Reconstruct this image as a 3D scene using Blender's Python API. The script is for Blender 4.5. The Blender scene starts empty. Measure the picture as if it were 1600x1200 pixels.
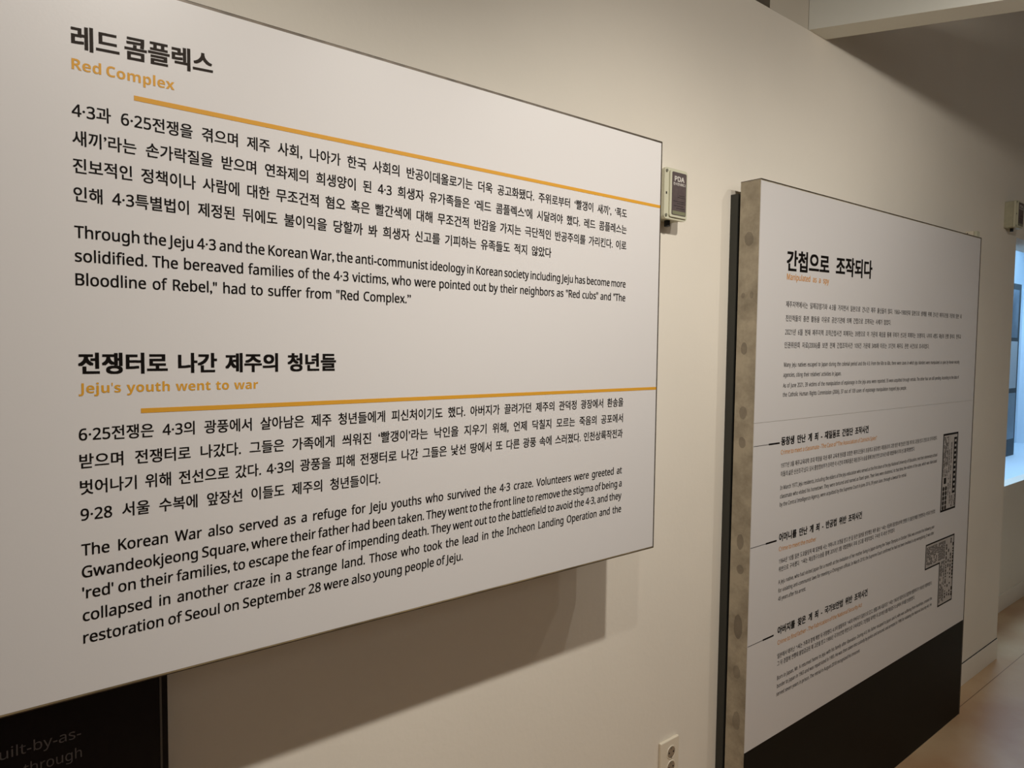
import bpy, bmesh, math, random
from mathutils import Vector, Matrix
from mathutils.geometry import tessellate_polygon

# ------------------------------------------------------------------ camera
S = bpy.context.scene
COL = S.collection
cam_data = bpy.data.cameras.new('camera')
cam = bpy.data.objects.new('camera', cam_data)
COL.objects.link(cam)
cam_data.sensor_width = 36.0
cam_data.lens = 1090.0 * 36.0 / 1600.0
cam_data.clip_start = 0.02
rot = Matrix(((0.78029576, 0.02465299, -0.6249246),
              (-0.62531156, 0.04854324, -0.77886392),
              (0.01113454, 0.99851679, 0.05329388)))
EYE = 1.68
cam.matrix_world = Matrix.Translation((0, 0, EYE)) @ rot.to_4x4()
S.camera = cam

# ------------------------------------------------------------------ world and lights
w = bpy.data.worlds.new('world'); S.world = w; w.use_nodes = True
w.node_tree.nodes['Background'].inputs[0].default_value = (0.9, 0.85, 0.78, 1)
w.node_tree.nodes['Background'].inputs[1].default_value = 0.05
S.view_settings.view_transform = 'Standard'
S.view_settings.look = 'None'
S.view_settings.gamma = 1.0
S.view_settings.use_curve_mapping = False
S.view_settings.exposure = 0.15
S.cycles.use_denoising = True
S.cycles.max_bounces = 6

def lamp(name, loc, aim, power, cone, blend, col, size=0.012):
    d = bpy.data.lights.new(name, 'SPOT'); d.energy = power
    d.spot_size = math.radians(cone); d.spot_blend = blend
    d.shadow_soft_size = size; d.color = col
    o = bpy.data.objects.new(name, d); COL.objects.link(o)
    o.location = loc
    o.rotation_euler = (Vector(aim) - Vector(loc)).to_track_quat('-Z', 'Y').to_euler()
    return o
def area(name, loc, aim, power, sx, sy, col):
    d = bpy.data.lights.new(name, 'AREA'); d.energy = power; d.shape = 'RECTANGLE'
    d.size = sx; d.size_y = sy; d.color = col
    o = bpy.data.objects.new(name, d); COL.objects.link(o); o.location = loc
    o.rotation_euler = (Vector(aim) - Vector(loc)).to_track_quat('-Z', 'Y').to_euler()
    return o
WARM = (1.0, 0.95, 0.87)
# a row of track spotlights about a metre in front of the panels, just above the level of the beam's underside, plus an added lower spot
LY, LZ = 0.036, 2.755
lamp('spot_light', (0.355, LY, LZ), (-0.44, 1.05, 0.99), 44, 130, 1.0, WARM, 0.02)
lamp('spot_light', (1.017, LY, LZ), (1.70, 1.2, 0.0), 74, 125, 1.0, WARM, 0.03)
lamp('spot_light', (1.80, LY, LZ), (1.45, 1.2, 1.9), 14, 156, 1.0, WARM, 0.02)
lamp('spot_light', (2.33, LY, LZ), (3.40, 1.2, 1.10), 25, 148, 1.0, WARM, 0.02)
lamp('spot_light', (3.5, LY, 2.60), (3.6, 1.2, 0.0), 3.3, 94, 1.0, WARM, 0.02)  # added spot beyond the beam, lifts the right end of the wall
area('room_fill_light', (2.5, -2.3, 2.7), (2.5, 1.0, 1.0), 10, 6.0, 1.2, (1.0, 0.95, 0.9))
area('display_case_light', (6.0, 1.85, 2.62), (6.0, 1.85, 0.8), 36, 2.2, 0.35, (0.48, 0.72, 1.0))

# ------------------------------------------------------------------ materials
def mat(name, col, rough=0.6, metal=0.0, spec=0.5, noise=0.0, nscale=8.0, bump=0.0, bscale=120.0, emit=None, es=1.0, col2=None, stretch=(1, 1, 1)):
    m = bpy.data.materials.new(name); m.use_nodes = True
    nt = m.node_tree; b = nt.nodes['Principled BSDF']
    b.inputs['Roughness'].default_value = rough
    b.inputs['Metallic'].default_value = metal
    b.inputs['Specular IOR Level'].default_value = spec
    b.inputs['Base Color'].default_value = (*col, 1)
    tc = nt.nodes.new('ShaderNodeTexCoord')
    mp = nt.nodes.new('ShaderNodeMapping'); mp.inputs['Scale'].default_value = stretch
    nt.links.new(tc.outputs['Object'], mp.inputs['Vector'])
    if noise > 0 or col2:
        n = nt.nodes.new('ShaderNodeTexNoise'); n.inputs['Scale'].default_value = nscale
        n.inputs['Detail'].default_value = 6
        nt.links.new(mp.outputs[0], n.inputs['Vector'])
        r = nt.nodes.new('ShaderNodeValToRGB')
        c2 = col2 if col2 else tuple(c * (1 - noise) for c in col)
        r.color_ramp.elements[0].color = (*c2, 1); r.color_ramp.elements[1].color = (*col, 1)
        r.color_ramp.elements[0].position = 0.35; r.color_ramp.elements[1].position = 0.65
        nt.links.new(n.outputs['Fac'], r.inputs['Fac'])
        nt.links.new(r.outputs['Color'], b.inputs['Base Color'])
    if bump > 0:
        n2 = nt.nodes.new('ShaderNodeTexNoise'); n2.inputs['Scale'].default_value = bscale
        n2.inputs['Detail'].default_value = 4
        nt.links.new(mp.outputs[0], n2.inputs['Vector'])
        bp = nt.nodes.new('ShaderNodeBump'); bp.inputs['Strength'].default_value = bump
        bp.inputs['Distance'].default_value = 0.002
        nt.links.new(n2.outputs['Fac'], bp.inputs['Height'])
        nt.links.new(bp.outputs[0], b.inputs['Normal'])
    if emit:
        b.inputs['Emission Color'].default_value = (*emit, 1)
        b.inputs['Emission Strength'].default_value = es
    return m

M_WALL = mat('cream plaster', (0.82, 0.758, 0.655), 0.75, spec=0.25, noise=0.03, nscale=3, bump=0.25, bscale=60)
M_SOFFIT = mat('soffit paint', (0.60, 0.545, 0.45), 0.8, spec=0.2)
M_BEAM = mat('pale beam paint', (0.86, 0.86, 0.78), 0.6, spec=0.3, bump=0.1, bscale=40)
M_CEIL = mat('grey ceiling', (0.30, 0.28, 0.25), 0.9, spec=0.1, noise=0.1)
M_DARK = mat('void shade and print black', (0.03, 0.03, 0.028), 0.9, spec=0.1)
M_FLOOR = mat('polished brown floor', (0.58, 0.41, 0.24), 0.34, spec=0.4, nscale=2.6, col2=(0.47, 0.28, 0.15), bump=0.15, bscale=25)
M_SHEET = mat('satin white print sheet', (0.66, 0.632, 0.615), 0.38, spec=0.3, bump=0.03, bscale=300)
M_TRIM = mat('bronze trim', (0.11, 0.085, 0.06), 0.42, metal=0.4, noise=0.5, nscale=30)
M_INK = mat('black ink', (0.008, 0.006, 0.005), 0.5, spec=0.06)
M_INK2 = mat('dark brown ink', (0.030, 0.022, 0.017), 0.5, spec=0.06)
M_INK3 = mat('charcoal ink', (0.018, 0.014, 0.012), 0.5, spec=0.06)
M_ORANGE = mat('orange ink', (0.64, 0.315, 0.03), 0.5, spec=0.25)
M_ORANGE2 = mat('deep orange ink', (0.62, 0.265, 0.035), 0.5, spec=0.25)
M_BLACK = mat('gloss black panel', (0.004, 0.004, 0.008), 0.25, spec=0.25)
M_BASE = mat('matt black base', (0.005, 0.0045, 0.004), 0.5, spec=0.12)
M_BACK = mat('dark steel backing', (0.045, 0.045, 0.038), 0.5, metal=0.3)
M_GAP = mat('black gap', (0.008, 0.007, 0.006), 0.7)
M_EDGE = mat('grey edge strip', (0.12, 0.12, 0.12), 0.4, metal=0.4)
M_GREYINK = mat('grey ink', (0.15, 0.145, 0.155), 0.5)
M_BOX = mat('yellowed ivory plastic', (0.52, 0.50, 0.36), 0.45, noise=0.12, nscale=40)
M_BOXLID = mat('ivory plastic lid', (0.62, 0.60, 0.45), 0.4)
M_LABEL = mat('plum grey label', (0.115, 0.085, 0.08), 0.45, nscale=60, col2=(0.09, 0.065, 0.065))
M_LABEL2 = mat('olive label foot', (0.22, 0.22, 0.13), 0.45)
M_WHITEINK = mat('white ink', (0.72, 0.68, 0.62), 0.5)
M_SCREW = mat('screw', (0.30, 0.29, 0.22), 0.35, metal=0.6)
M_OUTLET = mat('ivory outlet plastic', (0.78, 0.70, 0.56), 0.35)
M_WELLSHADE = mat('outlet well shade', (0.30, 0.23, 0.16), 0.5)  # recess shade put into the colour of a flat disc
M_CASE = mat('pale case lining', (0.66, 0.78, 0.88), 0.6)
M_CASEFR = mat('dark blue frame', (0.012, 0.02, 0.026), 0.5)
M_PIC1 = mat('faded picture', (0.16, 0.24, 0.33), 0.5, nscale=5, col2=(0.09, 0.14, 0.2))
M_PIC2 = mat('pale text sheet', (0.55, 0.66, 0.75), 0.5)
M_PIC3 = mat('light blue picture', (0.27, 0.38, 0.48), 0.5, nscale=4, col2=(0.2, 0.3, 0.4))
M_DIFF = mat('case diffuser', (0.6, 0.8, 0.9), 0.5, emit=(0.5, 0.75, 1.0), es=1.0)
M_HILITE = mat('brass edge highlight', (0.50, 0.39, 0.22), 0.4, metal=0.5, noise=0.5, nscale=12)  # highlight on the panel's lower edge, put into the colour
M_SEAM = mat('floor seam', (0.20, 0.12, 0.07), 0.6)
M_NEWS = mat('grey newsprint', (0.48, 0.44, 0.41), 0.6, noise=0.15, nscale=80)

def stained_side():
    m = mat('stained steel side', (0.45, 0.385, 0.285), 0.55, metal=0.15, bump=0.2, bscale=80)
    nt = m.node_tree; b = nt.nodes['Principled BSDF']
    tc = nt.nodes.new('ShaderNodeTexCoord')
    n = nt.nodes.new('ShaderNodeTexNoise'); n.inputs['Scale'].default_value = 14; n.inputs['Detail'].default_value = 8
    n.inputs['Roughness'].default_value = 0.65
    nt.links.new(tc.outputs['Object'], n.inputs['Vector'])
    r = nt.nodes.new('ShaderNodeValToRGB')
    r.color_ramp.elements[0].position = 0.30; r.color_ramp.elements[0].color = (0.25, 0.21, 0.15, 1)
    r.color_ramp.elements[1].position = 0.62; r.color_ramp.elements[1].color = (0.45, 0.385, 0.285, 1)
    nt.links.new(n.outputs['Fac'], r.inputs['Fac'])
    prev = r.outputs['Color']
    sep = nt.nodes.new('ShaderNodeSeparateXYZ'); nt.links.new(tc.outputs['Object'], sep.inputs[0])
    def M(op, a, b_=None, c=None):
        x = nt.nodes.new('ShaderNodeMath'); x.operation = op
        for i, v in enumerate((a, b_, c)):
            if v is None: continue
            if isinstance(v, (int, float)): x.inputs[i].default_value = v
            else: nt.links.new(v, x.inputs[i])
        return x.outputs[0]
    wob = M('MULTIPLY', M('SUBTRACT', n.outputs['Fac'], 0.5), 1.6)
    for (y, z, ry, rz, k) in ((1.184, 2.006, .014, .020, .5), (1.190, 1.682, .011, .019, .55), (1.187, 1.491, .013, .020, .45),
                              (1.187, 1.400, .013, .018, .5), (1.184, 1.10, .012, .024, .5), (1.182, 1.016, .012, .014, .5),
                              (1.183, .84, .014, .035, .6), (1.183, .70, .012, .02, .4), (1.18, .55, .013, .03, .4), (1.198, 1.84, .006, .008, .4),
                              (1.17, 1.84, .006, .010, .4)):
        dy = M('DIVIDE', M('SUBTRACT', sep.outputs['Y'], y - 1.18), ry)
        dz = M('DIVIDE', M('SUBTRACT', sep.outputs['Z'], z), rz)
        d = M('ADD', M('ADD', M('MULTIPLY', dy, dy), M('MULTIPLY', dz, dz)), wob)
        f = M('MULTIPLY', M('LESS_THAN', d, 1.0), k)
        mx = nt.nodes.new('ShaderNodeMix'); mx.data_type = 'RGBA'
        nt.links.new(f, mx.inputs['Factor']); nt.links.new(prev, mx.inputs['A'])
        mx.inputs['B'].default_value = (0.12, 0.095, 0.07, 1)
        prev = mx.outputs['Result']
    nt.links.new(prev, b.inputs['Base Color'])
    return m
M_SIDE = stained_side()

# ------------------------------------------------------------------ helpers
def link_mesh(name, verts, faces, m, parent=None):
    me = bpy.data.meshes.new(name); me.from_pydata(verts, [], faces); me.update()
    bm = bmesh.new(); bm.from_mesh(me); bmesh.ops.recalc_face_normals(bm, faces=bm.faces); bm.to_mesh(me); bm.free()
    o = bpy.data.objects.new(name, me); COL.objects.link(o)
    if m: me.materials.append(m)
    if parent: o.parent = parent
    return o
def from_bm(name, bm, m, parent=None):
    me = bpy.data.meshes.new(name); bm.to_mesh(me); bm.free()
    o = bpy.data.objects.new(name, me); COL.objects.link(o)
    me.materials.append(m)
    if parent: o.parent = parent
    return o
def box(name, a, b, m, parent=None, bevel=0.0, seg=2):
    bm = bmesh.new(); bmesh.ops.create_cube(bm, size=1)
    for v in bm.verts:
        v.co = Vector([a[i] if v.co[i] < 0 else b[i] for i in range(3)])
    if bevel: bmesh.ops.bevel(bm, geom=list(bm.edges), offset=bevel, segments=seg, profile=0.5, affect='EDGES')
    return from_bm(name, bm, m, parent)
def prism(name, pts, y0, y1, m, parent=None):      # polygon in XZ pushed along Y
    n = len(pts)
    vs = [(p[0], y0, p[1]) for p in pts] + [(p[0], y1, p[1]) for p in pts]
    fs = [list(range(n)), list(range(2 * n - 1, n - 1, -1))] + [[i, (i + 1) % n, n + (i + 1) % n, n + i] for i in range(n)]
    return link_mesh(name, vs, fs, m, parent)
def boxes(name, lst, m, parent=None):
    bm = bmesh.new()
    for a, b in lst:
        r = bmesh.ops.create_cube(bm, size=1)
        for v in r['verts']:
            v.co = Vector([a[i] if v.co[i] < 0 else b[i] for i in range(3)])
    return from_bm(name, bm, m, parent)
def cyl(name, c, axis, r, h, m, parent=None, seg=24, r2=None):
    bm = bmesh.new()
    bmesh.ops.create_cone(bm, cap_ends=True, segments=seg, radius1=r, radius2=r if r2 is None else r2, depth=h)
    q = Vector((0, 0, 1)).rotation_difference(Vector(axis)).to_matrix().to_4x4()
    bmesh.ops.transform(bm, matrix=Matrix.Translation(c) @ q, verts=bm.verts)
    return from_bm(name, bm, m, parent)
def rrect(x0, x1, z0, z1, r, n=5):
    pts = []
    for cx, cz, a0 in ((x1 - r, z1 - r, 0), (x0 + r, z1 - r, 90), (x0 + r, z0 + r, 180), (x1 - r, z0 + r, 270)):
        for k in range(n + 1):
            a = math.radians(a0 + 90 * k / n); pts.append((cx + r * math.cos(a), cz + r * math.sin(a)))
    return pts
def thing(name, loc, label, cat, group=None):
    o = bpy.data.objects.new(name, None); COL.objects.link(o); o.empty_display_size = 0.05
    o.location = loc
    o['label'] = label; o['category'] = cat
    if group: o['group'] = group
    return o
def settle(root):
    # children were built in world coordinates: rebase them on the empty's location
    off = Matrix.Translation(-root.location)
    def walk(o):
        for c in o.children:
            if c.type == 'MESH': c.data.transform(off)
            walk(c)
    walk(root)
def structure(o): o['kind'] = 'structure'; return o

# lettering: filled outlines, one mesh per line of print, laid in the XZ plane just proud of the sheet
FONT = {}
def load_outlines():
    for code, r in OUTLINES.items():
        key = '*' + chr(code - 1000000) if code >= 1000000 else chr(code)
        loops = []; i = 1
        while i < len(r):
            n = r[i]; i += 1; x = y = 0; l = []
            for _ in range(n):
                x += r[i]; y += r[i + 1]; i += 2
                l.append((x / 400, y / 400))
            loops.append(l)
        def inside(p, l):
            c = False
            for k in range(len(l)):
                (ax, ay), (bx, by) = l[k - 1], l[k]
                if (ay > p[1]) != (by > p[1]) and p[0] < (bx - ax) * (p[1] - ay) / (by - ay) + ax: c = not c
            return c
        starts = []; s0 = 0
        for l in loops: starts.append(s0); s0 += len(l)
        inn = [[j for j in range(len(loops)) if j != k and inside((loops[k][0][0] + 1e-4, loops[k][0][1] + 1e-4), loops[j]) and inside((loops[k][1][0] + 1e-4, loops[k][1][1] + 1e-4), loops[j])] for k in range(len(loops))]
        tris = []
        for k in range(len(loops)):
            if len(inn[k]) % 2: continue
            grp = [k] + [j for j in range(len(loops)) if k in inn[j] and len(inn[j]) == len(inn[k]) + 1]
            idx = [starts[j] + q for j in grp for q in range(len(loops[j]))]
            for tri in tessellate_polygon([[Vector((x, y, 0)) for x, y in loops[j]] for j in grp]):
                tris.append(tuple(idx[q] for q in tri))
        FONT[key] = (r[0] / 400, [p for l in loops for p in l], tris)
def lettering(name, lines, size, m, parent, y, bold=0.0, sx=0.95, heavy=False, space=0.25):
    out = []
    for (txt, x0, z0, x1, z1) in lines:
        pen = 0.0; items = []; gaps = 0
        for ch in txt:
            if ch == ' ': items.append(None); gaps += 1; continue
            g = FONT['*' + ch] if heavy and ('*' + ch) in FONT else FONT[ch]
            items.append(g)
        adv = sum(g[0] for g in items if g)
        W = x1 - x0
        first, last = items[0], items[-1]
        lsb = min(p[0] for p in first[1]); rsb = last[0] - max(p[0] for p in last[1])
        ink = adv - lsb - rsb
        sp = space
        if gaps:
            sp = (W / (size * sx) - ink) / gaps
            sp = min(space * 2.3, max(space * 0.75, sp))
        s = W / ((ink + sp * gaps) * size)            # horizontal scale that makes the line fill its measure
        sl = (z1 - z0) / W
        V, F = [], []; pen = -lsb
        offs = [(0, 0)] if not bold else [(bold * a, bold * b) for a, b in ((-1, -.7), (1, -.7), (1, .7), (-1, .7), (0, 0))]
        for g in items:
            if g is None: pen += sp; continue
            for oi, (ox, oy) in enumerate(offs):
                n = len(V)
                for (px, py) in g[1]:
                    X = (pen + px) * size * s + ox
                    V.append((x0 + X, y - oi * 2e-6, z0 + py * size + oy + sl * X))
                F += [(n + a, n + b, n + c) for a, b, c in g[2]]
            pen += g[0]
        me = bpy.data.meshes.new(name); me.from_pydata(V, [], F); me.update(); me.materials.append(m)
        o = bpy.data.objects.new(name, me); COL.objects.link(o)
        if parent: o.parent = parent
        out.append(o)
    return out

# ---- outlines of the lettering, by character code (+1000000 for the heavy cut): advance, then per loop its point count and steps in 1/400 em
OUTLINES = {
12593:[368,6,72,243,0,-27,192,0,0,-162,32,0,0,189],
44032:[368,8,265,331,0,-362,33,0,0,187,58,0,0,28,-58,0,0,147,14,39,292,0,-28,133,0,-10,-49,-20,-45,-30,-41,-40,-35,-50,-31,18,-25,63,39,46,46,32,52,18,57,6,60],
44033:[368,6,66,102,0,-27,202,0,0,-106,33,0,0,133,8,268,331,0,-212,33,0,0,92,53,0,0,28,-53,0,0,92,14,36,308,0,-27,130,0,-9,-35,-20,-31,-30,-27,-39,-23,-49,-17,14,-26,58,22,47,29,35,38,22,45,7,52],
44036:[368,8,267,331,0,-265,34,0,0,127,53,0,0,28,-53,0,0,110,14,35,303,0,-28,133,0,-10,-36,-20,-33,-31,-29,-39,-24,-48,-19,14,-26,58,24,47,32,35,39,22,47,8,53,6,75,93,0,-116,241,0,0,27,-208,0,0,89],
44048:[368,4,73,109,0,-135,228,0,0,135,4,268,82,0,-81,-162,0,0,81,8,268,331,0,-205,33,0,0,89,53,0,0,28,-53,0,0,88,14,36,307,0,-27,130,0,-9,-34,-20,-31,-30,-27,-39,-23,-48,-17,13,-26,58,21,47,30,35,38,22,45,7,51],
44052:[368,8,268,331,0,-203,33,0,0,85,53,0,0,28,-53,0,0,90,14,36,308,0,-27,130,0,-9,-35,-19,-31,-30,-27,-40,-23,-48,-17,13,-27,58,22,48,30,35,38,21,45,8,52,47,240,114,0,-26,-2,-17,-6,-19,-10,-18,-15,-18,-18,-14,-18,13,-14,17,-10,18,-6,19,-2,45,-32,0,0,-26,-3,-21,-9,-21,-15,-20,-20,-16,-25,-13,17,-24,19,9,17,12,14,14,11,15,9,17,8,-17,11,-17,13,-14,16,-13,20,-9,19,10,16,13,13,15,10,16,8,17,9,-17,12,-16,14,-14,17,-12,20,-9,17,24,-25,12,-21,16,-14,19,-9,22,-4,22,0,26],
44053:[368,20,187,110,-40,-3,-32,-9,-25,-15,-15,-19,-6,-24,6,-24,15,-20,25,-14,32,-9,40,-3,40,3,33,9,24,14,15,20,6,24,-6,24,-15,19,-24,15,-33,9,20,187,84,29,-2,24,-6,17,-9,12,-12,3,-15,-3,-15,-12,-12,-17,-9,-24,-6,-29,-2,-29,2,-23,6,-18,9,-11,12,-4,15,4,15,11,12,18,9,23,6,8,268,331,0,-217,33,0,0,96,53,0,0,27,-53,0,0,94,14,36,304,0,-27,131,0,-9,-36,-21,-32,-30,-28,-39,-23,-48,-18,14,-27,58,23,47,31,35,39,21,46,8,52],
44081:[368,20,206,105,-42,-3,-34,-9,-25,-14,-16,-18,-5,-23,5,-24,16,-18,25,-14,34,-9,42,-3,42,3,34,9,25,14,16,18,6,24,-6,23,-16,18,-25,14,-34,9,20,206,79,30,-2,25,-5,19,-9,12,-11,4,-14,-4,-15,-12,-11,-19,-9,-25,-5,-30,-2,-31,2,-24,5,-19,9,-12,11,-4,15,4,14,12,11,19,9,24,5,12,214,324,0,-203,32,0,0,87,47,0,0,-99,32,0,0,221,-32,0,0,-94,-47,0,0,88,14,38,301,0,-27,105,0,-8,-35,-16,-32,-25,-28,-32,-24,-40,-21,17,-24,49,26,39,33,28,38,17,45,6,49],
44144:[368,8,200,186,0,-28,84,0,0,-189,33,0,0,362,-33,0,0,-145,14,36,292,0,-27,132,0,-9,-49,-18,-45,-29,-40,-40,-36,-52,-31,18,-26,63,39,46,46,31,52,17,56,6,61],
44148:[368,8,206,219,0,-27,78,0,0,-129,34,0,0,267,-34,0,0,-111,14,44,303,0,-28,128,0,-10,-37,-21,-34,-31,-29,-38,-24,-46,-19,14,-27,56,25,47,32,35,41,22,47,8,53,6,89,90,0,-113,238,0,0,27,-205,0,0,86],
44163:[368,8,207,229,0,-28,77,0,0,-115,34,0,0,244,-34,0,0,-101,14,44,302,0,-27,126,0,-10,-37,-19,-32,-30,-28,-38,-24,-47,-19,14,-26,57,24,46,31,34,39,21,46,7,53,25,184,117,0,-17,-6,-29,-18,-27,-26,-21,-33,-17,-37,-10,13,-26,31,9,29,12,26,16,22,20,16,24,16,-23,21,-20,26,-17,28,-12,32,-8,13,26,-37,10,-33,17,-26,21,-17,26,-7,29,0,17],
44172:[368,4,296,331,0,-362,31,0,0,362,24,36,285,0,-27,106,0,-8,-44,-15,-41,-24,-38,-33,-34,-42,-30,19,-24,29,19,24,20,21,22,18,23,15,25,74,0,0,-169,32,0,0,334,-32,0,0,-138,-62,0,11,39,3,21,3,42],
44202:[368,6,67,104,0,-28,85,0,0,-107,33,0,0,135,6,202,104,0,-28,82,0,0,-107,34,0,0,135,26,190,191,0,-27,94,0,0,-43,34,0,0,209,-34,0,0,-62,-80,0,5,39,-165,0,0,-27,129,0,-9,-34,-21,-32,-30,-27,-39,-22,-48,-17,13,-26,43,15,39,20,31,24,26,28,18,32,88,0,0,-50],
44221:[368,20,200,110,-41,-3,-33,-9,-25,-14,-16,-20,-5,-24,5,-24,16,-19,25,-15,33,-9,41,-3,40,3,34,9,24,15,16,19,6,24,-6,24,-16,20,-24,14,-34,9,20,200,84,29,-2,24,-6,18,-9,12,-12,4,-15,-4,-15,-12,-12,-18,-8,-24,-6,-29,-2,-29,2,-25,6,-18,8,-11,12,-4,15,4,15,11,12,18,9,25,6,26,43,304,0,-28,127,0,-9,-35,-20,-32,-30,-28,-39,-23,-47,-18,13,-26,44,16,38,20,31,25,25,29,18,33,90,0,0,-48,-94,0,0,-27,94,0,0,-48,34,0,0,216,-34,0,0,-66,-82,0,4,40],
44228:[368,4,296,331,0,-362,31,0,0,362,26,36,285,0,-27,106,0,-8,-44,-16,-41,-24,-38,-32,-34,-42,-30,19,-24,38,26,30,29,25,31,19,34,13,36,59,0,0,-63,-65,0,0,-28,65,0,0,-125,31,0,0,334,-31,0,0,-91,-53,0,4,55],
44256:[368,9,55,294,0,-27,220,0,-3,-97,-11,-75,34,-4,10,78,3,62,0,63,8,147,176,0,-129,-127,0,0,-27,327,0,0,27,-167,0,0,129],
44277:[368,20,182,102,-43,-3,-34,-8,-27,-14,-16,-18,-6,-23,6,-23,16,-18,27,-14,34,-8,43,-3,43,3,35,8,26,14,16,18,6,23,-6,23,-16,18,-26,14,-35,8,20,182,77,32,-2,25,-5,20,-9,12,-11,4,-14,-4,-14,-12,-11,-20,-8,-25,-6,-32,-1,-31,1,-26,6,-19,8,-13,11,-4,14,4,14,13,11,19,9,26,5,9,59,312,0,-26,213,0,-2,-56,-7,-40,32,-4,5,21,5,39,0,66,8,154,232,0,-70,-134,0,0,-27,326,0,0,27,-159,0,0,70],
44284:[368,8,36,291,0,-27,150,0,-3,-69,-7,-64,32,-3,9,71,2,92,10,20,48,131,4,93,10,-2,24,-46,-4,-70,-4,0,110,-33,0,0,-111,-77,-1,8,264,331,0,-362,33,0,0,182,58,0,0,29,-58,0,0,151],
44288:[368,8,40,303,0,-28,146,0,-2,-50,-7,-45,33,-4,7,52,2,75,10,21,116,132,4,93,10,-2,25,-46,-5,-71,-5,0,77,-33,0,0,-78,-76,-1,8,268,331,0,-273,34,0,0,127,51,0,0,28,-51,0,0,118,6,73,83,0,-106,240,0,0,27,-207,0,0,79],
44305:[368,20,185,100,-41,-2,-34,-9,-24,-13,-16,-18,-5,-22,5,-23,16,-18,24,-14,34,-8,41,-3,41,3,33,8,25,14,15,18,6,23,-6,22,-15,18,-25,13,-33,9,20,185,74,29,-1,24,-5,18,-8,11,-11,4,-13,-4,-14,-11,-11,-18,-8,-24,-5,-29,-2,-30,2,-24,5,-18,8,-11,11,-4,14,4,13,11,11,18,8,24,5,8,40,308,0,-27,146,0,-3,-47,-6,-40,32,-3,8,46,2,71,10,21,130,132,4,93,10,-2,24,-46,-5,-71,-4,0,71,-33,0,0,-72,-76,-1,8,268,331,0,-226,34,0,0,99,51,0,0,28,-51,0,0,99],
44368:[368,9,54,294,0,-27,222,0,-3,-99,-10,-70,33,-4,10,72,3,61,0,67,12,190,166,0,-119,-57,0,0,119,-33,0,0,-119,-80,0,0,-27,327,0,0,27,-125,0,0,119],
44396:[368,16,20,152,0,-28,146,0,0,-156,33,0,0,156,148,0,0,28,-53,0,8,56,2,99,-243,0,0,-27,210,0,-2,-72,-9,-56],
44397:[368,23,54,91,0,-27,220,0,0,-95,34,0,0,122,-108,0,0,66,148,0,0,27,-52,0,8,47,2,83,-244,0,0,-28,211,0,-1,-35,-4,-42,-5,-25,-243,0,0,-27,147,0,0,-66],
44428:[368,17,50,309,0,-27,136,0,-3,-47,-5,-43,-160,-4,4,-28,98,2,0,-81,32,0,0,83,62,6,40,6,-2,24,-41,-5,6,49,2,65,8,206,134,0,-27,78,0,0,-50,34,0,0,273,-34,0,0,-196,6,71,87,0,-110,255,0,0,27,-222,0,0,83],
44480:[368,4,286,331,0,-362,33,0,0,362,16,49,303,0,-27,137,0,-3,-59,-8,-55,-157,-4,4,-28,96,2,0,-142,34,0,0,143,111,10,-3,25,-51,-4,8,62,2,77],
44536:[368,4,20,49,0,-27,327,0,0,27,9,56,292,0,-27,214,0,-3,-102,-11,-79,34,-4,10,83,3,65,0,64],
44537:[368,6,55,98,0,-27,220,0,0,-103,33,0,0,130,12,20,178,0,-27,328,0,0,27,-52,0,8,52,2,84,-244,0,0,-28,211,0,-2,-57,-8,-51],
44552:[368,4,60,102,0,-128,247,0,0,128,4,274,76,0,-75,-181,0,0,75,12,20,178,0,-27,328,0,0,27,-52,0,7,49,3,85,-244,0,0,-28,211,0,-2,-57,-9,-49],
44592:[368,4,284,331,0,-362,33,0,0,362,14,41,292,0,-27,136,0,-9,-50,-20,-45,-30,-41,-41,-35,-53,-31,18,-27,64,39,48,47,32,52,19,57,5,61],
44620:[368,8,271,331,0,-362,33,0,0,185,54,0,0,28,-54,0,0,149,14,30,292,0,-28,67,0,-4,-43,-10,-41,-15,-39,-21,-37,-29,-35,27,-19,34,44,23,46,16,49,8,51,2,52,14,140,292,0,-28,56,0,-4,-46,-8,-46,-13,-44,-21,-43,-29,-40,27,-19,34,50,23,53,14,54,6,55,2,54],
44760:[368,4,297,331,0,-362,32,0,0,362,14,28,287,0,-27,52,0,-3,-40,-6,-40,-11,-38,-17,-37,-23,-35,26,-16,27,44,18,47,11,47,5,48,2,47,22,230,321,0,-132,-46,0,3,41,1,57,-68,0,0,-27,40,0,-2,-42,-5,-44,-11,-44,-16,-43,-25,-41,26,-15,16,25,12,25,11,27,13,54,51,0,0,-175,31,0,0,334],
45132:[368,21,191,317,0,-27,83,0,-4,-48,-8,-44,-108,0,10,53,2,66,-117,0,0,-27,85,0,-2,-30,-6,-39,-6,-23,-100,0,0,-27,328,0,0,27,-53,0,9,53,2,66,13,60,0,0,-26,257,0,0,26,-224,0,0,44,213,0,0,90,-247,0,0,-27,214,0,0,-38,-213,0],
45180:[368,4,283,331,0,-362,33,0,0,362,14,33,292,0,-28,67,0,-5,-43,-10,-41,-15,-38,-22,-37,-28,-35,26,-19,34,43,24,47,16,48,9,51,3,52,14,144,292,0,-28,57,0,-4,-46,-8,-46,-14,-44,-21,-43,-28,-40,28,-18,33,49,22,53,14,55,7,54,2,54],
45208:[368,8,265,331,0,-362,33,0,0,190,58,0,0,27,-58,0,0,145,10,34,88,0,-27,96,2,69,7,36,7,-4,28,-68,-11,-96,-6,0,207,-33,0],
45209:[368,6,67,103,0,-27,201,0,0,-107,33,0,0,134,8,268,331,0,-208,33,0,0,91,53,0,0,27,-53,0,0,90,10,37,177,0,-28,94,2,68,7,36,7,-4,27,-67,-10,-94,-5,0,133,-33,0],
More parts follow.
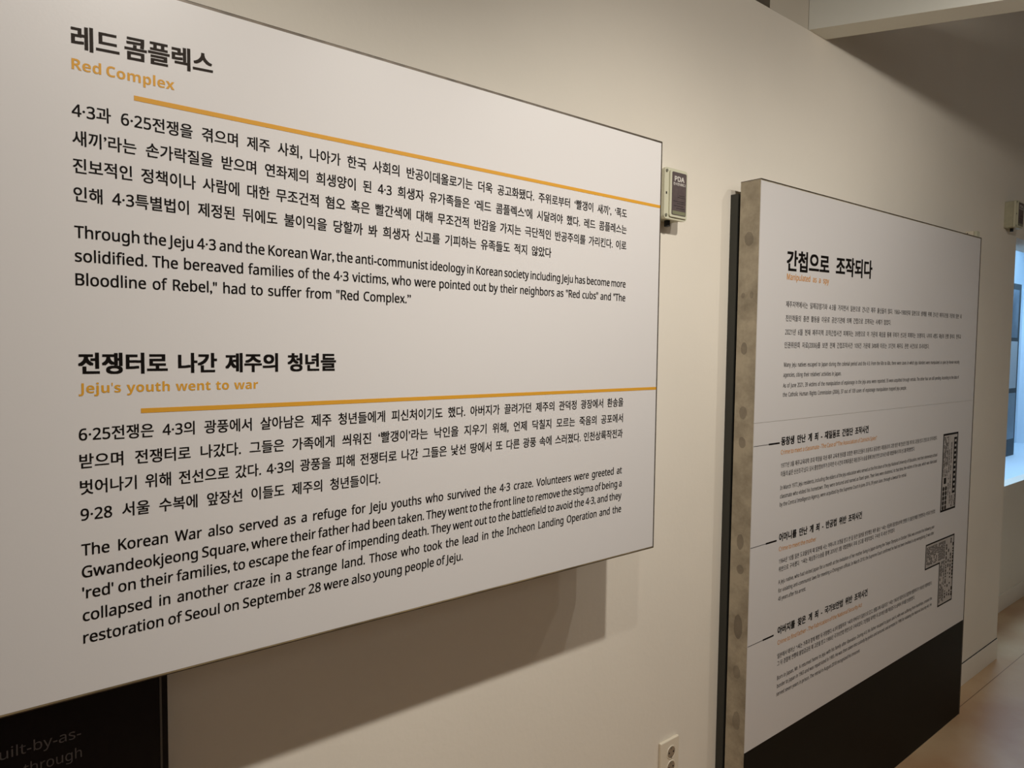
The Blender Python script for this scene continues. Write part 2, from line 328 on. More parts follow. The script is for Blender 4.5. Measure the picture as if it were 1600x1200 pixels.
45212:[368,11,37,162,0,-28,94,2,68,8,36,6,-4,28,-67,-11,-32,-3,-62,-2,0,142,-33,0,8,268,330,0,-261,33,0,0,126,53,0,0,28,-53,0,0,107,6,76,94,0,-117,238,0,0,27,-204,0,0,90],
45224:[368,4,73,106,0,-132,228,0,0,132,4,268,80,0,-79,-163,0,0,79,8,268,330,0,-204,33,0,0,94,53,0,0,28,-53,0,0,82,10,37,181,0,-27,94,2,68,7,36,7,-4,27,-67,-10,-94,-6,0,131,-33,0],
45228:[368,8,268,330,0,-202,33,0,0,89,53,0,0,28,-53,0,0,85,10,37,179,0,-28,94,2,68,8,36,6,-4,27,-67,-10,-94,-5,0,129,-33,0,46,240,113,-2,-43,-6,-19,-10,-18,-15,-17,-18,-15,-18,13,-14,17,-10,18,-6,19,-2,45,-32,0,0,-25,-3,-22,-9,-21,-15,-20,-20,-16,-25,-13,17,-24,19,9,17,12,14,14,11,15,9,18,8,-18,11,-17,13,-14,16,-13,20,-10,19,11,16,12,13,15,10,17,8,17,9,-17,12,-16,14,-14,17,-12,20,-9,17,24,-25,12,-21,16,-14,20,-9,21,-4,23,0,25],
45231:[368,8,268,331,0,-199,33,0,0,88,53,0,0,28,-53,0,0,83,10,37,191,0,-28,94,2,68,8,35,6,-4,28,-66,-11,-94,-5,0,121,-33,0,31,171,142,0,-40,-104,0,0,-27,104,0,-8,-22,-17,-20,-25,-17,-31,-13,-35,-7,12,-26,31,7,28,11,25,14,21,17,16,20,15,-20,21,-17,25,-14,29,-11,31,-7,12,26,-35,7,-31,13,-25,17,-18,20,-7,22,103,0,0,27,-104,0,0,40],
45236:[368,12,212,323,0,-335,32,0,0,168,50,0,0,-187,32,0,0,362,-32,0,0,-147,-50,0,0,139,9,38,92,0,-30,71,2,81,10,-4,29,-49,-8,-66,-3,0,195,-33,0],
45240:[368,12,212,324,0,-250,32,0,0,124,49,0,0,-136,32,0,0,268,-32,0,0,-104,-49,0,0,98,6,88,99,0,-119,248,0,0,28,-215,0,0,91,10,38,164,0,-28,73,1,52,5,27,5,-3,27,-49,-7,-67,-3,0,136,-33,0],
45320:[368,8,174,212,0,-28,111,0,0,-216,33,0,0,363,-33,0,0,-119,10,40,84,0,-28,94,2,66,7,33,6,-4,27,-62,-9,-94,-5,0,206,-33,0],
45380:[368,12,182,214,0,-26,102,0,0,-126,34,0,0,268,-34,0,0,-46,-102,0,0,-27,102,0,0,-43,6,86,86,0,-109,241,0,0,27,-208,0,0,82,10,41,144,0,-28,90,2,63,6,34,6,-4,27,-62,-9,-88,-4,0,160,-33,0],
45716:[368,4,20,146,0,-26,328,0,0,26,6,64,318,0,-123,246,0,0,27,-213,0,0,96,6,62,83,0,-105,250,0,0,27,-217,0,0,78],
45768:[368,4,283,331,0,-362,33,0,0,362,11,43,91,0,-29,98,2,72,9,37,7,-4,28,-70,-11,-34,-4,-66,-2,0,204,-33,0],
45796:[368,8,265,331,0,-363,33,0,0,192,59,0,0,28,-59,0,0,143,11,36,296,0,-237,102,1,64,6,33,5,-4,28,-61,-8,-102,-4,0,181,135,0,0,28],
45797:[368,6,66,98,0,-27,202,0,0,-103,33,0,0,130,8,268,331,0,-213,33,0,0,94,53,0,0,28,-53,0,0,91,11,37,305,0,-160,105,2,62,5,29,6,-4,26,-56,-8,-103,-4,0,106,126,0,0,27],
45800:[368,8,268,331,0,-262,33,0,0,127,53,0,0,28,-53,0,0,107,11,37,300,0,-167,105,1,62,6,29,5,-4,27,-56,-8,-103,-4,0,112,126,0,0,28,6,76,95,0,-118,241,0,0,27,-209,0,0,91],
45804:[368,11,36,310,0,-148,105,1,62,6,30,6,-4,26,-57,-8,-103,-4,0,94,127,0,0,27,8,268,331,0,-182,33,0,0,78,53,0,0,28,-53,0,0,76,13,72,1,0,-27,242,0,0,27,-210,0,0,40,197,0,0,89,-230,0,0,-26,197,0,0,-38,-196,0],
45817:[368,20,186,108,-41,-3,-33,-9,-25,-14,-15,-19,-6,-24,6,-24,15,-19,25,-15,33,-8,41,-3,40,3,33,8,24,15,16,19,5,24,-5,24,-16,19,-24,14,-33,9,20,186,81,29,-2,24,-5,18,-9,11,-11,4,-15,-4,-15,-11,-12,-18,-8,-24,-6,-29,-2,-30,2,-24,6,-18,8,-11,12,-4,15,4,15,11,11,18,9,24,5,8,268,331,0,-215,33,0,0,93,53,0,0,28,-53,0,0,94,11,36,303,0,-159,106,2,62,5,29,5,-3,28,-57,-9,-104,-3,0,104,127,0,0,27],
45824:[368,12,213,323,0,-335,31,0,0,170,51,0,0,-189,32,0,0,362,-32,0,0,-145,-51,0,0,137,11,33,287,0,-229,82,1,50,5,25,5,-3,27,-46,-7,-75,-3,0,174,101,0,0,27],
45908:[368,11,38,296,0,-238,100,1,62,6,30,5,-4,27,-57,-8,-98,-3,0,183,131,0,0,27,8,181,200,0,-28,104,0,0,-204,33,0,0,363,-33,0,0,-131],
45909:[368,6,76,96,0,-27,208,0,0,-100,34,0,0,127,11,40,306,0,-175,101,2,58,5,29,5,-4,27,-54,-8,-98,-4,0,120,132,0,0,28,8,183,237,0,-27,101,0,0,-96,34,0,0,217,-34,0,0,-94],
45912:[368,11,41,301,0,-181,98,1,61,5,30,5,-4,27,-56,-8,-96,-3,0,127,132,0,0,27,8,183,230,0,-26,101,0,0,-138,34,0,0,264,-34,0,0,-100,6,86,86,0,-112,241,0,0,28,-208,0,0,84],
45936:[368,4,295,331,0,-362,32,0,0,362,8,222,322,0,-129,-77,0,0,-28,77,0,0,-177,32,0,0,334,11,34,286,0,-230,83,1,49,5,24,4,-3,28,-44,-7,-77,-3,0,175,103,0,0,27],
46020:[368,16,62,302,0,-167,105,0,0,-93,-147,0,0,-28,328,0,0,28,-148,0,0,93,110,0,0,27,-215,0,0,112,211,0,0,28],
46041:[368,20,183,100,-42,-3,-35,-8,-25,-14,-16,-18,-6,-23,6,-22,16,-19,25,-13,35,-8,42,-3,43,3,34,8,26,13,15,19,6,22,-6,23,-15,18,-26,14,-34,8,20,183,74,31,-2,25,-5,19,-8,12,-11,4,-14,-4,-13,-12,-11,-19,-8,-25,-5,-31,-2,-31,2,-25,5,-19,8,-11,11,-4,13,4,14,11,11,19,8,25,5,16,61,314,0,-120,106,0,0,-42,-147,0,0,-26,327,0,0,26,-147,0,0,42,109,0,0,27,-215,0,0,67,212,0,0,26],
46076:[368,17,34,294,0,-146,63,0,0,-72,-81,-1,4,-28,108,3,77,9,-2,24,-75,-6,0,71,62,0,0,27,-123,0,0,92,120,0,0,27,12,219,323,0,-335,31,0,0,165,44,0,0,-184,32,0,0,362,-32,0,0,-151,-44,0,0,143],
46096:[368,17,40,308,0,-117,60,0,0,-43,-82,-1,4,-27,106,3,75,9,-2,24,-69,-7,0,42,58,0,0,27,-118,0,0,63,116,0,0,27,12,219,324,0,-214,31,0,0,92,42,0,0,-94,32,0,0,223,-32,0,0,-101,-42,0,0,94,44,246,92,-2,-27,-7,-18,-10,-17,-14,-16,-18,-13,-19,13,-14,15,-10,18,-6,18,-2,27,-32,0,-3,-30,-9,-21,-15,-18,-21,-15,-25,-10,16,-25,20,8,17,11,15,13,12,16,9,16,8,-17,10,-15,14,-14,16,-12,19,-9,19,9,16,12,13,14,10,16,8,17,9,-17,12,-15,15,-14,18,-11,20,-8,15,25,-25,10,-20,15,-15,18,-9,20,-3,31],
46104:[368,4,282,331,0,-363,33,0,0,363,17,26,47,138,3,97,10,-3,25,-102,-8,0,71,78,0,0,27,-152,0,0,95,150,0,0,26,-183,0,0,-148,74,0,0,-72,-101,-1],
46108:[368,4,283,330,0,-270,33,0,0,270,17,26,106,135,3,95,10,-2,24,-97,-7,0,50,71,0,0,26,-141,0,0,68,139,0,0,27,-172,0,0,-121,70,0,0,-52,-102,-1,6,82,78,0,-101,246,0,0,27,-213,0,0,74],
46244:[368,4,284,330,0,-361,32,0,0,361,9,22,106,101,1,0,-127,33,0,0,128,104,10,-2,25,-98,-7,-142,-2,8,52,310,0,-130,179,0,0,27,-145,0,0,77,140,0,0,26],
46300:[368,4,20,46,0,-28,328,0,0,28,8,62,297,0,-167,248,0,0,27,-216,0,0,113,212,0,0,27],
46308:[368,4,20,180,0,-27,327,0,0,27,8,64,319,0,-110,244,0,0,27,-212,0,0,56,208,0,0,27,13,60,0,0,-27,256,0,0,27,-223,0,0,36,212,0,0,85,-245,0,0,-26,212,0,0,-34,-212,0],
46316:[368,4,20,162,0,-27,327,0,0,27,4,60,95,0,-120,247,0,0,120,4,275,68,0,-66,-183,0,0,66,8,61,319,0,-121,249,0,0,27,-216,0,0,67,212,0,0,27],
46321:[368,4,20,159,0,-28,327,0,0,28,20,183,100,-42,-3,-35,-8,-25,-13,-16,-18,-6,-23,6,-23,16,-18,25,-13,35,-9,42,-2,43,2,34,9,26,13,15,18,6,23,-6,23,-15,18,-26,13,-34,8,20,183,74,31,-2,25,-5,19,-8,12,-11,4,-13,-4,-14,-12,-11,-19,-8,-25,-5,-31,-1,-31,1,-25,5,-19,8,-11,11,-4,14,4,13,11,11,19,8,25,5,8,61,316,0,-123,248,0,0,27,-215,0,0,69,212,0,0,27],
46405:[368,20,190,107,-41,-3,-34,-9,-25,-14,-15,-19,-6,-24,6,-23,15,-20,25,-14,34,-8,41,-3,41,3,33,8,25,14,16,20,5,23,-5,24,-16,19,-25,14,-33,9,20,190,81,30,-2,24,-5,18,-9,11,-12,4,-15,-4,-14,-11,-12,-18,-9,-24,-5,-30,-2,-30,2,-24,5,-18,9,-12,12,-4,14,4,15,12,12,18,9,24,5,8,274,330,0,-217,33,0,0,95,47,0,0,28,-47,0,0,94,10,33,302,0,-161,62,2,38,6,-4,28,-28,-5,-36,-3,0,106,58,0,0,27,10,144,302,0,-160,58,1,54,7,-4,28,-29,-6,-47,-2,0,105,64,0,0,27],
46412:[368,12,300,331,0,-148,-42,0,0,140,-31,0,0,-336,31,0,0,169,42,0,0,-187,32,0,0,362,10,30,285,0,-222,51,2,32,5,-3,28,-21,-4,-28,-3,0,167,47,0,0,27,10,124,285,0,-222,56,2,34,6,-4,28,-24,-5,-32,-3,0,167,49,0,0,27],
46608:[368,8,192,297,0,-161,130,0,0,28,-96,0,0,106,92,0,0,27,8,166,118,0,-76,-146,0,0,-27,328,0,0,27,-149,0,0,76,12,48,164,0,-28,63,1,43,5,23,4,-3,28,-38,-7,-55,-3,0,105,89,0,0,27,-122,0],
46972:[368,8,265,331,0,-363,33,0,0,191,59,0,0,28,-59,0,0,144,15,34,297,0,-27,130,0,0,-76,-129,0,0,-138,103,1,66,6,33,6,-3,27,-63,-9,-103,-3,0,83,129,0,0,130],
46973:[368,6,66,92,0,-28,202,0,0,-95,33,0,0,123,15,35,309,0,-27,130,0,0,-47,-129,0,0,-105,101,1,66,6,33,5,-3,27,-64,-8,-101,-4,0,52,130,0,0,100,8,268,330,0,-219,33,0,0,99,53,0,0,28,-53,0,0,92],
46988:[368,4,73,97,0,-123,228,0,0,123,4,268,71,0,-70,-163,0,0,70,8,268,330,0,-215,33,0,0,95,53,0,0,28,-53,0,0,92,15,35,311,0,-27,130,0,0,-47,-129,0,0,-103,101,1,66,6,33,5,-3,26,-64,-8,-101,-3,0,51,130,0,0,99],
47084:[368,8,216,192,0,-28,68,0,0,-196,33,0,0,363,-33,0,0,-139,15,32,297,0,-27,130,0,0,-72,-128,0,0,-143,98,2,63,5,31,5,-2,28,-61,-8,-97,-4,0,87,128,0,0,127],
47112:[368,4,295,331,0,-362,32,0,0,362,15,31,291,0,-27,97,0,0,-72,-96,0,0,-134,77,1,55,5,29,4,-3,28,-52,-8,-74,-2,0,79,96,0,0,126,8,222,322,0,-121,-45,0,0,-27,45,0,0,-186,31,0,0,334],
47113:[368,6,83,88,0,-28,209,0,0,-91,33,0,0,119,4,293,330,0,-225,32,0,0,225,15,36,303,0,-27,96,0,0,-49,-96,0,0,-105,81,1,51,5,27,5,-4,27,-48,-8,-75,-3,0,53,96,0,0,101,8,222,324,0,-86,-44,0,0,-27,44,0,0,-103,32,0,0,216],
47140:[368,12,211,150,0,-28,73,0,0,-154,33,0,0,363,-33,0,0,-83,-71,0,0,-27,71,0,0,-71,15,32,298,0,-27,126,0,0,-75,-124,0,0,-143,91,1,62,5,33,5,-2,27,-61,-7,-91,-4,0,89,124,0,0,129],
47144:[368,15,34,305,0,-27,123,0,0,-53,-122,0,0,-112,97,1,56,4,27,4,-4,27,-50,-6,-93,-3,0,59,122,0,0,106,12,214,189,0,-27,70,0,0,-98,34,0,0,266,-34,0,0,-60,-70,0,0,-27,70,0,0,-54,6,84,84,0,-106,244,0,0,28,-211,0,0,78],
47168:[368,4,295,331,0,-362,32,0,0,362,14,31,291,0,-27,93,0,0,-72,-92,0,0,-136,73,2,80,8,-3,28,-50,-7,-68,-3,0,81,92,0,0,126,12,176,146,0,-27,47,0,0,-131,32,0,0,336,-32,0,0,-88,-47,0,0,-27,47,0,0,-63],
47196:[368,21,61,136,0,-27,106,0,0,-68,-147,0,0,-27,328,0,0,27,-148,0,0,68,116,0,0,27,-222,0,0,58,213,0,0,110,-247,0,0,-27,214,0,0,-56,-213,0],
47308:[368,21,61,136,0,-27,51,0,0,-68,-92,0,0,-27,328,0,0,27,-88,0,0,68,56,0,0,27,-222,0,0,58,213,0,0,110,-247,0,0,-27,214,0,0,-56,-213,0,4,144,41,0,68,83,0,0,-68],
47449:[368,14,56,72,0,-28,218,0,0,-75,34,0,0,103,-49,0,0,41,89,0,0,27,-328,0,0,-27,88,0,0,-41,4,140,113,86,0,0,-41,-86,0,13,62,196,0,-26,251,0,0,26,-218,0,0,38,211,0,0,88,-245,0,0,-27,212,0,0,-37,-211,0],
47476:[368,4,20,42,0,-28,328,0,0,28,13,61,135,0,-27,255,0,0,27,-222,0,0,58,213,0,0,110,-247,0,0,-27,214,0,0,-56,-213,0],
47480:[368,4,20,130,0,-27,328,0,0,27,6,63,75,0,-98,251,0,0,27,-218,0,0,71,13,62,189,0,-26,251,0,0,26,-218,0,0,40,211,0,0,90,-245,0,0,-27,212,0,0,-38,-211,0],
47484:[368,4,20,163,0,-26,328,0,0,26,13,60,-2,0,-24,258,0,0,24,-226,0,0,33,215,0,0,77,-248,0,0,-24,215,0,0,-30,-214,0,13,62,214,0,-24,250,0,0,24,-217,0,0,31,211,0,0,75,-245,0,0,-24,212,0,0,-29,-211,0],
47532:[368,4,284,331,0,-363,32,0,0,363,15,40,297,0,-27,134,0,0,-75,-133,0,0,-139,102,2,72,6,38,5,-3,27,-72,-8,-104,-4,0,84,133,0,0,129],
47548:[368,4,283,330,0,-214,33,0,0,214,4,83,96,0,-122,233,0,0,122,4,284,70,0,-69,-169,0,0,69,15,38,309,0,-27,132,0,0,-46,-131,0,0,-103,103,2,67,5,35,5,-4,27,-66,-8,-103,-3,0,49,131,0,0,99],
47564:[368,4,35,298,0,-167,166,0,0,167,4,169,271,0,-113,-102,0,0,113,8,268,331,0,-265,33,0,0,127,53,0,0,28,-53,0,0,110,6,76,91,0,-114,241,0,0,27,-209,0,0,87],
47566:[368,4,35,307,0,-148,166,0,0,148,4,169,280,0,-94,-102,0,0,94,20,246,71,-23,-2,-18,-7,-14,-10,-9,-14,-4,-18,4,-17,9,-14,14,-11,18,-6,23,-2,22,2,18,6,14,11,9,14,3,17,-3,18,-9,14,-14,10,-18,7,20,246,48,12,-2,10,-3,8,-6,5,-7,2,-10,-2,-9,-5,-8,-8,-5,-10,-4,-12,-1,-13,1,-10,4,-8,5,-5,8,-2,9,2,10,5,7,8,6,10,3,8,268,331,0,-185,33,0,0,76,53,0,0,27,-53,0,0,82,9,58,113,0,-135,33,1,36,3,41,10,-6,26,-30,-8,-42,-4,0,107,8,230,141,0,-32,-75,0,0,-25,181,0,0,25,-74,0,0,32],
47672:[368,4,166,269,0,-182,-99,0,0,182,12,285,331,0,-132,-86,0,0,96,-165,0,0,-235,165,0,0,112,86,0,0,-204,33,0,0,363],
47728:[368,4,166,269,0,-182,-99,0,0,182,4,199,217,86,0,0,-73,-86,0,12,285,331,0,-87,-86,0,0,51,-165,0,0,-235,165,0,0,57,86,0,0,-149,33,0,0,363],
47732:[368,4,169,272,0,-116,-100,0,0,116,4,202,240,82,0,0,-50,-82,0,12,284,330,0,-63,-82,0,0,32,-165,0,0,-169,165,0,0,32,82,0,0,-96,34,0,0,264,6,85,90,0,-113,241,0,0,27,-208,0,0,86],
47749:[368,4,169,276,0,-107,-100,0,0,107,20,198,106,-41,-3,-33,-9,-25,-14,-16,-19,-5,-23,5,-24,16,-19,25,-14,33,-8,41,-3,42,3,33,8,25,14,15,19,6,24,-6,23,-15,19,-25,14,-33,9,20,198,80,30,-2,25,-5,18,-9,11,-12,4,-14,-4,-15,-11,-12,-18,-8,-25,-6,-30,-1,-30,1,-24,6,-18,8,-11,12,-4,15,4,14,11,12,18,9,24,5,4,284,245,0,-45,-82,0,0,45,12,37,303,0,-161,165,0,0,31,82,0,0,-56,34,0,0,214,-34,0,0,-59,-82,0,0,31],
47784:[368,4,276,274,0,-117,-185,0,0,117,12,58,301,0,-171,109,0,0,-87,-147,0,0,-28,328,0,0,28,-148,0,0,87,108,0,0,171],
47924:[368,4,62,311,0,-141,244,0,0,141,4,273,284,0,-88,-179,0,0,88,8,20,121,0,-27,146,0,0,-125,33,0,0,125,149,0,0,27],
47928:[368,4,62,314,0,-127,243,0,0,127,4,272,287,0,-74,-178,0,0,74,8,20,146,0,-27,150,0,0,-73,32,0,0,73,146,0,0,27,6,61,80,0,-103,250,0,0,27,-217,0,0,76],
48124:[368,4,39,299,0,-168,169,0,0,168,4,175,272,0,-114,-104,0,0,114,4,283,330,0,-260,33,0,0,260,6,84,95,0,-114,244,0,0,27,-211,0,0,87],
48128:[368,4,39,311,0,-148,169,0,0,148,4,175,284,0,-95,-104,0,0,95,4,283,331,0,-186,33,0,0,186,13,83,0,0,-27,245,0,0,27,-212,0,0,39,200,0,0,87,-234,0,0,-26,202,0,0,-36,-201,0],
48152:[368,8,35,304,0,-178,167,0,0,178,-32,0,0,-60,-102,0,0,60,4,68,218,102,0,0,-66,-102,0,8,268,330,0,-265,33,0,0,129,53,0,0,27,-53,0,0,109,6,76,90,0,-113,241,0,0,27,-209,0,0,86],
48155:[368,8,35,310,0,-168,167,0,0,168,-32,0,0,-55,-102,0,0,55,4,68,229,102,0,0,-61,-102,0,8,268,331,0,-212,33,0,0,97,53,0,0,28,-53,0,0,87,9,74,1,0,-27,236,0,0,27,-202,0,0,71,196,0,0,27,-230,0],
48156:[368,8,35,316,0,-158,167,0,0,158,-32,0,0,-52,-102,0,0,52,4,68,238,102,0,0,-53,-102,0,8,268,331,0,-187,33,0,0,82,53,0,0,27,-53,0,0,78,13,72,0,0,-27,242,0,0,27,-210,0,0,39,197,0,0,88,-230,0,0,-27,197,0,0,-36,-196,0],
48169:[368,20,186,104,-41,-3,-33,-9,-25,-14,-15,-18,-6,-23,6,-24,15,-18,25,-14,33,-9,41,-3,40,3,33,9,25,14,15,18,5,24,-5,23,-15,18,-25,14,-33,9,20,186,77,29,-2,24,-5,18,-8,11,-11,4,-14,-4,-14,-11,-12,-18,-8,-24,-6,-29,-1,-30,1,-24,6,-18,8,-11,12,-4,14,4,14,11,11,18,8,24,5,8,35,308,0,-167,167,0,0,167,-32,0,0,-54,-102,0,0,54,4,68,227,102,0,0,-59,-102,0,8,268,331,0,-217,33,0,0,98,53,0,0,28,-53,0,0,91],
48260:[368,4,68,182,100,0,0,-95,-100,0,16,34,302,0,-242,166,0,0,109,85,0,0,-201,33,0,0,363,-33,0,0,-135,-85,0,0,106,-32,0,0,-94,-100,0,0,94],
48277:[368,4,71,230,97,0,0,-56,-97,0,8,86,116,0,-142,231,0,0,142,-33,0,0,-44,-165,0,0,44,4,119,46,165,0,0,-45,-165,0,16,284,331,0,-89,-83,0,0,70,-33,0,0,-55,-97,0,0,55,-33,0,0,-166,163,0,0,68,83,0,0,-81,34,0,0,198],
48279:[368,4,71,224,97,0,0,-60,-97,0,16,284,331,0,-97,-83,0,0,75,-33,0,0,-58,-97,0,0,58,-33,0,0,-171,163,0,0,69,83,0,0,-127,34,0,0,251,25,184,105,0,-10,-6,-28,-18,-25,-26,-20,-34,-16,-37,-10,13,-26,32,8,29,13,26,16,22,19,16,23,16,-23,22,-20,26,-16,30,-12,32,-8,13,26,-38,10,-33,15,-27,21,-17,25,-7,28,0,10],
48324:[368,4,71,236,97,0,0,-53,-97,0,4,284,254,0,-40,-83,0,0,40,16,38,314,0,-158,163,0,0,32,83,0,0,-46,33,0,0,189,-33,0,0,-52,-83,0,0,35,-33,0,0,-52,-97,0,0,52,13,85,0,0,-26,246,0,0,26,-213,0,0,38,199,0,0,86,-233,0,0,-26,200,0,0,-34,-199,0],
48372:[368,4,92,214,184,0,0,-67,-184,0,16,58,305,0,-185,109,0,0,-78,-147,0,0,-27,328,0,0,27,-148,0,0,78,108,0,0,185,-32,0,0,-64,-184,0,0,64],
48373:[368,6,56,82,0,-27,217,0,0,-86,33,0,0,113,4,96,256,175,0,0,-42,-175,0,16,63,322,0,-135,104,0,0,-43,-147,0,0,-27,327,0,0,27,-147,0,0,43,104,0,0,135,-33,0,0,-41,-175,0,0,41],
48376:[368,4,96,245,175,0,0,-47,-175,0,16,20,133,0,-27,327,0,0,27,-147,0,0,39,104,0,0,144,-33,0,0,-45,-175,0,0,45,-33,0,0,-144,104,0,0,-39,6,62,77,0,-100,248,0,0,27,-215,0,0,73],
48400:[368,4,72,220,114,0,0,-55,-114,0,17,21,43,130,3,93,11,-2,24,-96,-8,0,65,73,0,0,163,-33,0,0,-55,-114,0,0,55,-32,0,0,-163,73,0,0,-66,-97,-1,8,265,331,0,-362,33,0,0,182,57,0,0,28,-57,0,0,152],
48512:[368,8,61,316,0,-156,245,0,0,156,-33,0,0,-50,-179,0,0,50,4,94,240,179,0,0,-53,-179,0,8,20,116,0,-26,146,0,0,-121,33,0,0,121,149,0,0,26],
48520:[368,8,63,325,0,-119,241,0,0,119,-33,0,0,-34,-175,0,0,34,4,96,266,175,0,0,-34,-175,0,21,60,-1,0,-26,256,0,0,26,-223,0,0,35,212,0,0,80,-105,0,0,35,147,0,0,27,-327,0,0,-27,146,0,0,-35,-106,0,0,-25,212,0,0,-31,-212,0],
48744:[368,8,30,314,0,-155,96,0,0,155,-28,0,0,-51,-40,0,0,51,4,58,237,40,0,0,-52,-40,0,8,149,314,0,-155,96,0,0,155,-28,0,0,-51,-40,0,0,51,4,177,237,40,0,0,-52,-40,0,8,278,331,0,-191,32,0,0,84,45,0,0,28,-45,0,0,79,13,75,0,0,-27,248,0,0,27,-216,0,0,38,203,0,0,86,-236,0,0,-26,204,0,0,-35,-203,0],
49324:[368,25,108,300,0,-65,-4,-40,-13,-38,-20,-35,-26,-29,-30,-20,20,-27,24,16,21,20,18,25,16,28,11,31,12,-29,15,-26,18,-24,20,-19,23,-15,20,27,-29,19,-25,28,-20,33,-13,37,-5,38,0,65,8,265,331,0,-362,33,0,0,187,59,0,0,28,-59,0,0,147],
49328:[368,25,109,309,0,-45,-4,-32,-12,-30,-19,-26,-25,-21,-31,-15,18,-26,25,11,21,16,18,18,15,22,11,24,12,-22,15,-19,17,-17,21,-14,23,-11,17,27,-30,14,-24,20,-19,24,-12,27,-4,29,0,46,8,268,331,0,-267,33,0,0,128,53,0,0,28,-53,0,0,111,6,76,89,0,-112,241,0,0,27,-207,0,0,85],
49332:[368,25,108,318,0,-28,-4,-31,-12,-28,-19,-25,-25,-19,-30,-15,16,-26,25,11,22,15,18,18,15,20,12,24,11,-21,14,-18,18,-16,20,-12,23,-10,18,25,-30,13,-24,19,-19,22,-12,26,-4,28,0,28,8,268,331,0,-189,33,0,0,82,53,0,0,28,-53,0,0,79,13,72,0,0,-27,242,0,0,27,-210,0,0,39,197,0,0,87,-230,0,0,-27,197,0,0,-35,-196,0],
49334:[368,4,187,119,0,-147,114,0,0,147,4,272,94,0,-97,-56,0,0,97,25,108,316,0,-29,-4,-32,-12,-29,-19,-25,-25,-20,-30,-14,16,-27,25,12,22,15,18,18,16,21,11,24,11,-21,14,-18,18,-16,20,-13,23,-10,18,26,-30,13,-24,19,-19,22,-12,27,-4,29,0,28,8,268,331,0,-193,33,0,0,86,53,0,0,27,-53,0,0,80,15,52,-2,0,-26,66,1,58,6,-3,25,-33,-4,-56,-2,0,38,81,0,0,83,-114,0,0,-25,82,0,0,-33,-81,0],
49345:[368,20,186,102,-41,-3,-33,-9,-25,-13,-15,-19,-6,-22,6,-23,15,-19,25,-13,33,-9,41,-2,40,2,33,9,25,13,15,19,5,23,-5,22,-15,19,-25,13,-33,9,20,186,75,29,-2,24,-5,18,-8,11,-11,4,-13,-4,-14,-11,-11,-18,-8,-24,-5,-29,-2,-30,2,-24,5,-18,8,-11,11,-4,14,4,13,11,11,18,8,24,5,25,108,312,0,-37,-4,-32,-12,-30,-19,-26,-24,-21,-31,-15,18,-27,24,12,21,16,18,18,15,22,11,24,11,-21,15,-20,17,-16,21,-14,22,-11,18,26,-29,14,-25,20,-18,23,-12,27,-4,28,0,40,8,268,331,0,-220,33,0,0,98,53,0,0,28,-53,0,0,94],
49352:[368,25,96,297,0,-69,-4,-38,-10,-36,-16,-33,-22,-28,-28,-21,21,-25,20,15,18,19,15,22,13,25,9,28,9,-25,12,-23,14,-21,17,-17,20,-14,20,26,-27,20,-21,26,-15,32,-10,34,-3,36,0,67,12,216,323,0,-336,32,0,0,171,48,0,0,-189,32,0,0,362,-32,0,0,-146,-48,0,0,138],
49353:[368,6,82,92,0,-27,210,0,0,-96,33,0,0,123,25,96,309,0,-48,-4,-25,-9,-26,-16,-23,-21,-21,-26,-15,18,-26,20,11,17,14,15,17,13,19,9,20,9,-18,12,-17,14,-15,17,-12,19,-10,17,26,-25,13,-20,18,-15,22,-9,23,-3,25,0,48,12,216,324,0,-210,31,0,0,95,46,0,0,-97,32,0,0,218,-32,0,0,-94,-46,0,0,88],
49373:[368,20,206,99,-41,-3,-34,-8,-25,-13,-15,-18,-6,-23,6,-22,15,-18,25,-13,34,-9,41,-2,41,2,34,9,25,13,15,18,6,22,-6,23,-15,18,-25,13,-34,8,20,206,74,30,-2,24,-5,18,-8,12,-11,4,-14,-4,-13,-12,-11,-18,-8,-24,-5,-30,-2,-30,2,-24,5,-19,8,-11,11,-4,13,4,14,11,11,19,8,24,5,25,96,308,0,-48,-4,-25,-9,-25,-16,-23,-21,-20,-26,-16,18,-25,20,11,17,14,15,16,13,19,9,20,9,-18,12,-16,14,-15,17,-12,19,-9,18,25,-25,13,-21,18,-15,21,-9,23,-3,24,0,48,12,216,324,0,-205,31,0,0,87,46,0,0,-99,32,0,0,223,-32,0,0,-96,-46,0,0,90],
49436:[368,8,285,331,0,-123,-84,0,0,-27,84,0,0,-213,33,0,0,363,25,113,300,0,-65,-4,-40,-13,-39,-20,-35,-26,-28,-30,-21,20,-27,24,16,21,21,19,25,15,28,11,31,12,-29,15,-27,18,-23,22,-20,23,-15,20,26,-30,20,-25,27,-20,34,-14,37,-4,39,0,65],
49440:[368,8,284,330,0,-84,-78,0,0,-28,78,0,0,-158,34,0,0,270,25,111,309,0,-45,-4,-32,-12,-30,-19,-27,-25,-22,-31,-15,18,-26,24,12,21,16,19,19,15,22,11,25,11,-22,14,-21,18,-17,20,-15,23,-11,18,26,-30,15,-24,20,-19,25,-11,28,-4,29,0,46,6,85,90,0,-113,241,0,0,27,-208,0,0,86],
49548:[368,8,166,131,0,-88,-146,0,0,-27,328,0,0,27,-149,0,0,88,25,165,306,0,-27,-8,-35,-20,-32,-30,-26,-36,-20,-38,-12,14,-27,33,10,32,15,29,21,24,25,17,29,18,-29,24,-25,29,-21,32,-15,33,-10,14,27,-38,12,-36,20,-30,26,-21,32,-7,35,0,27],
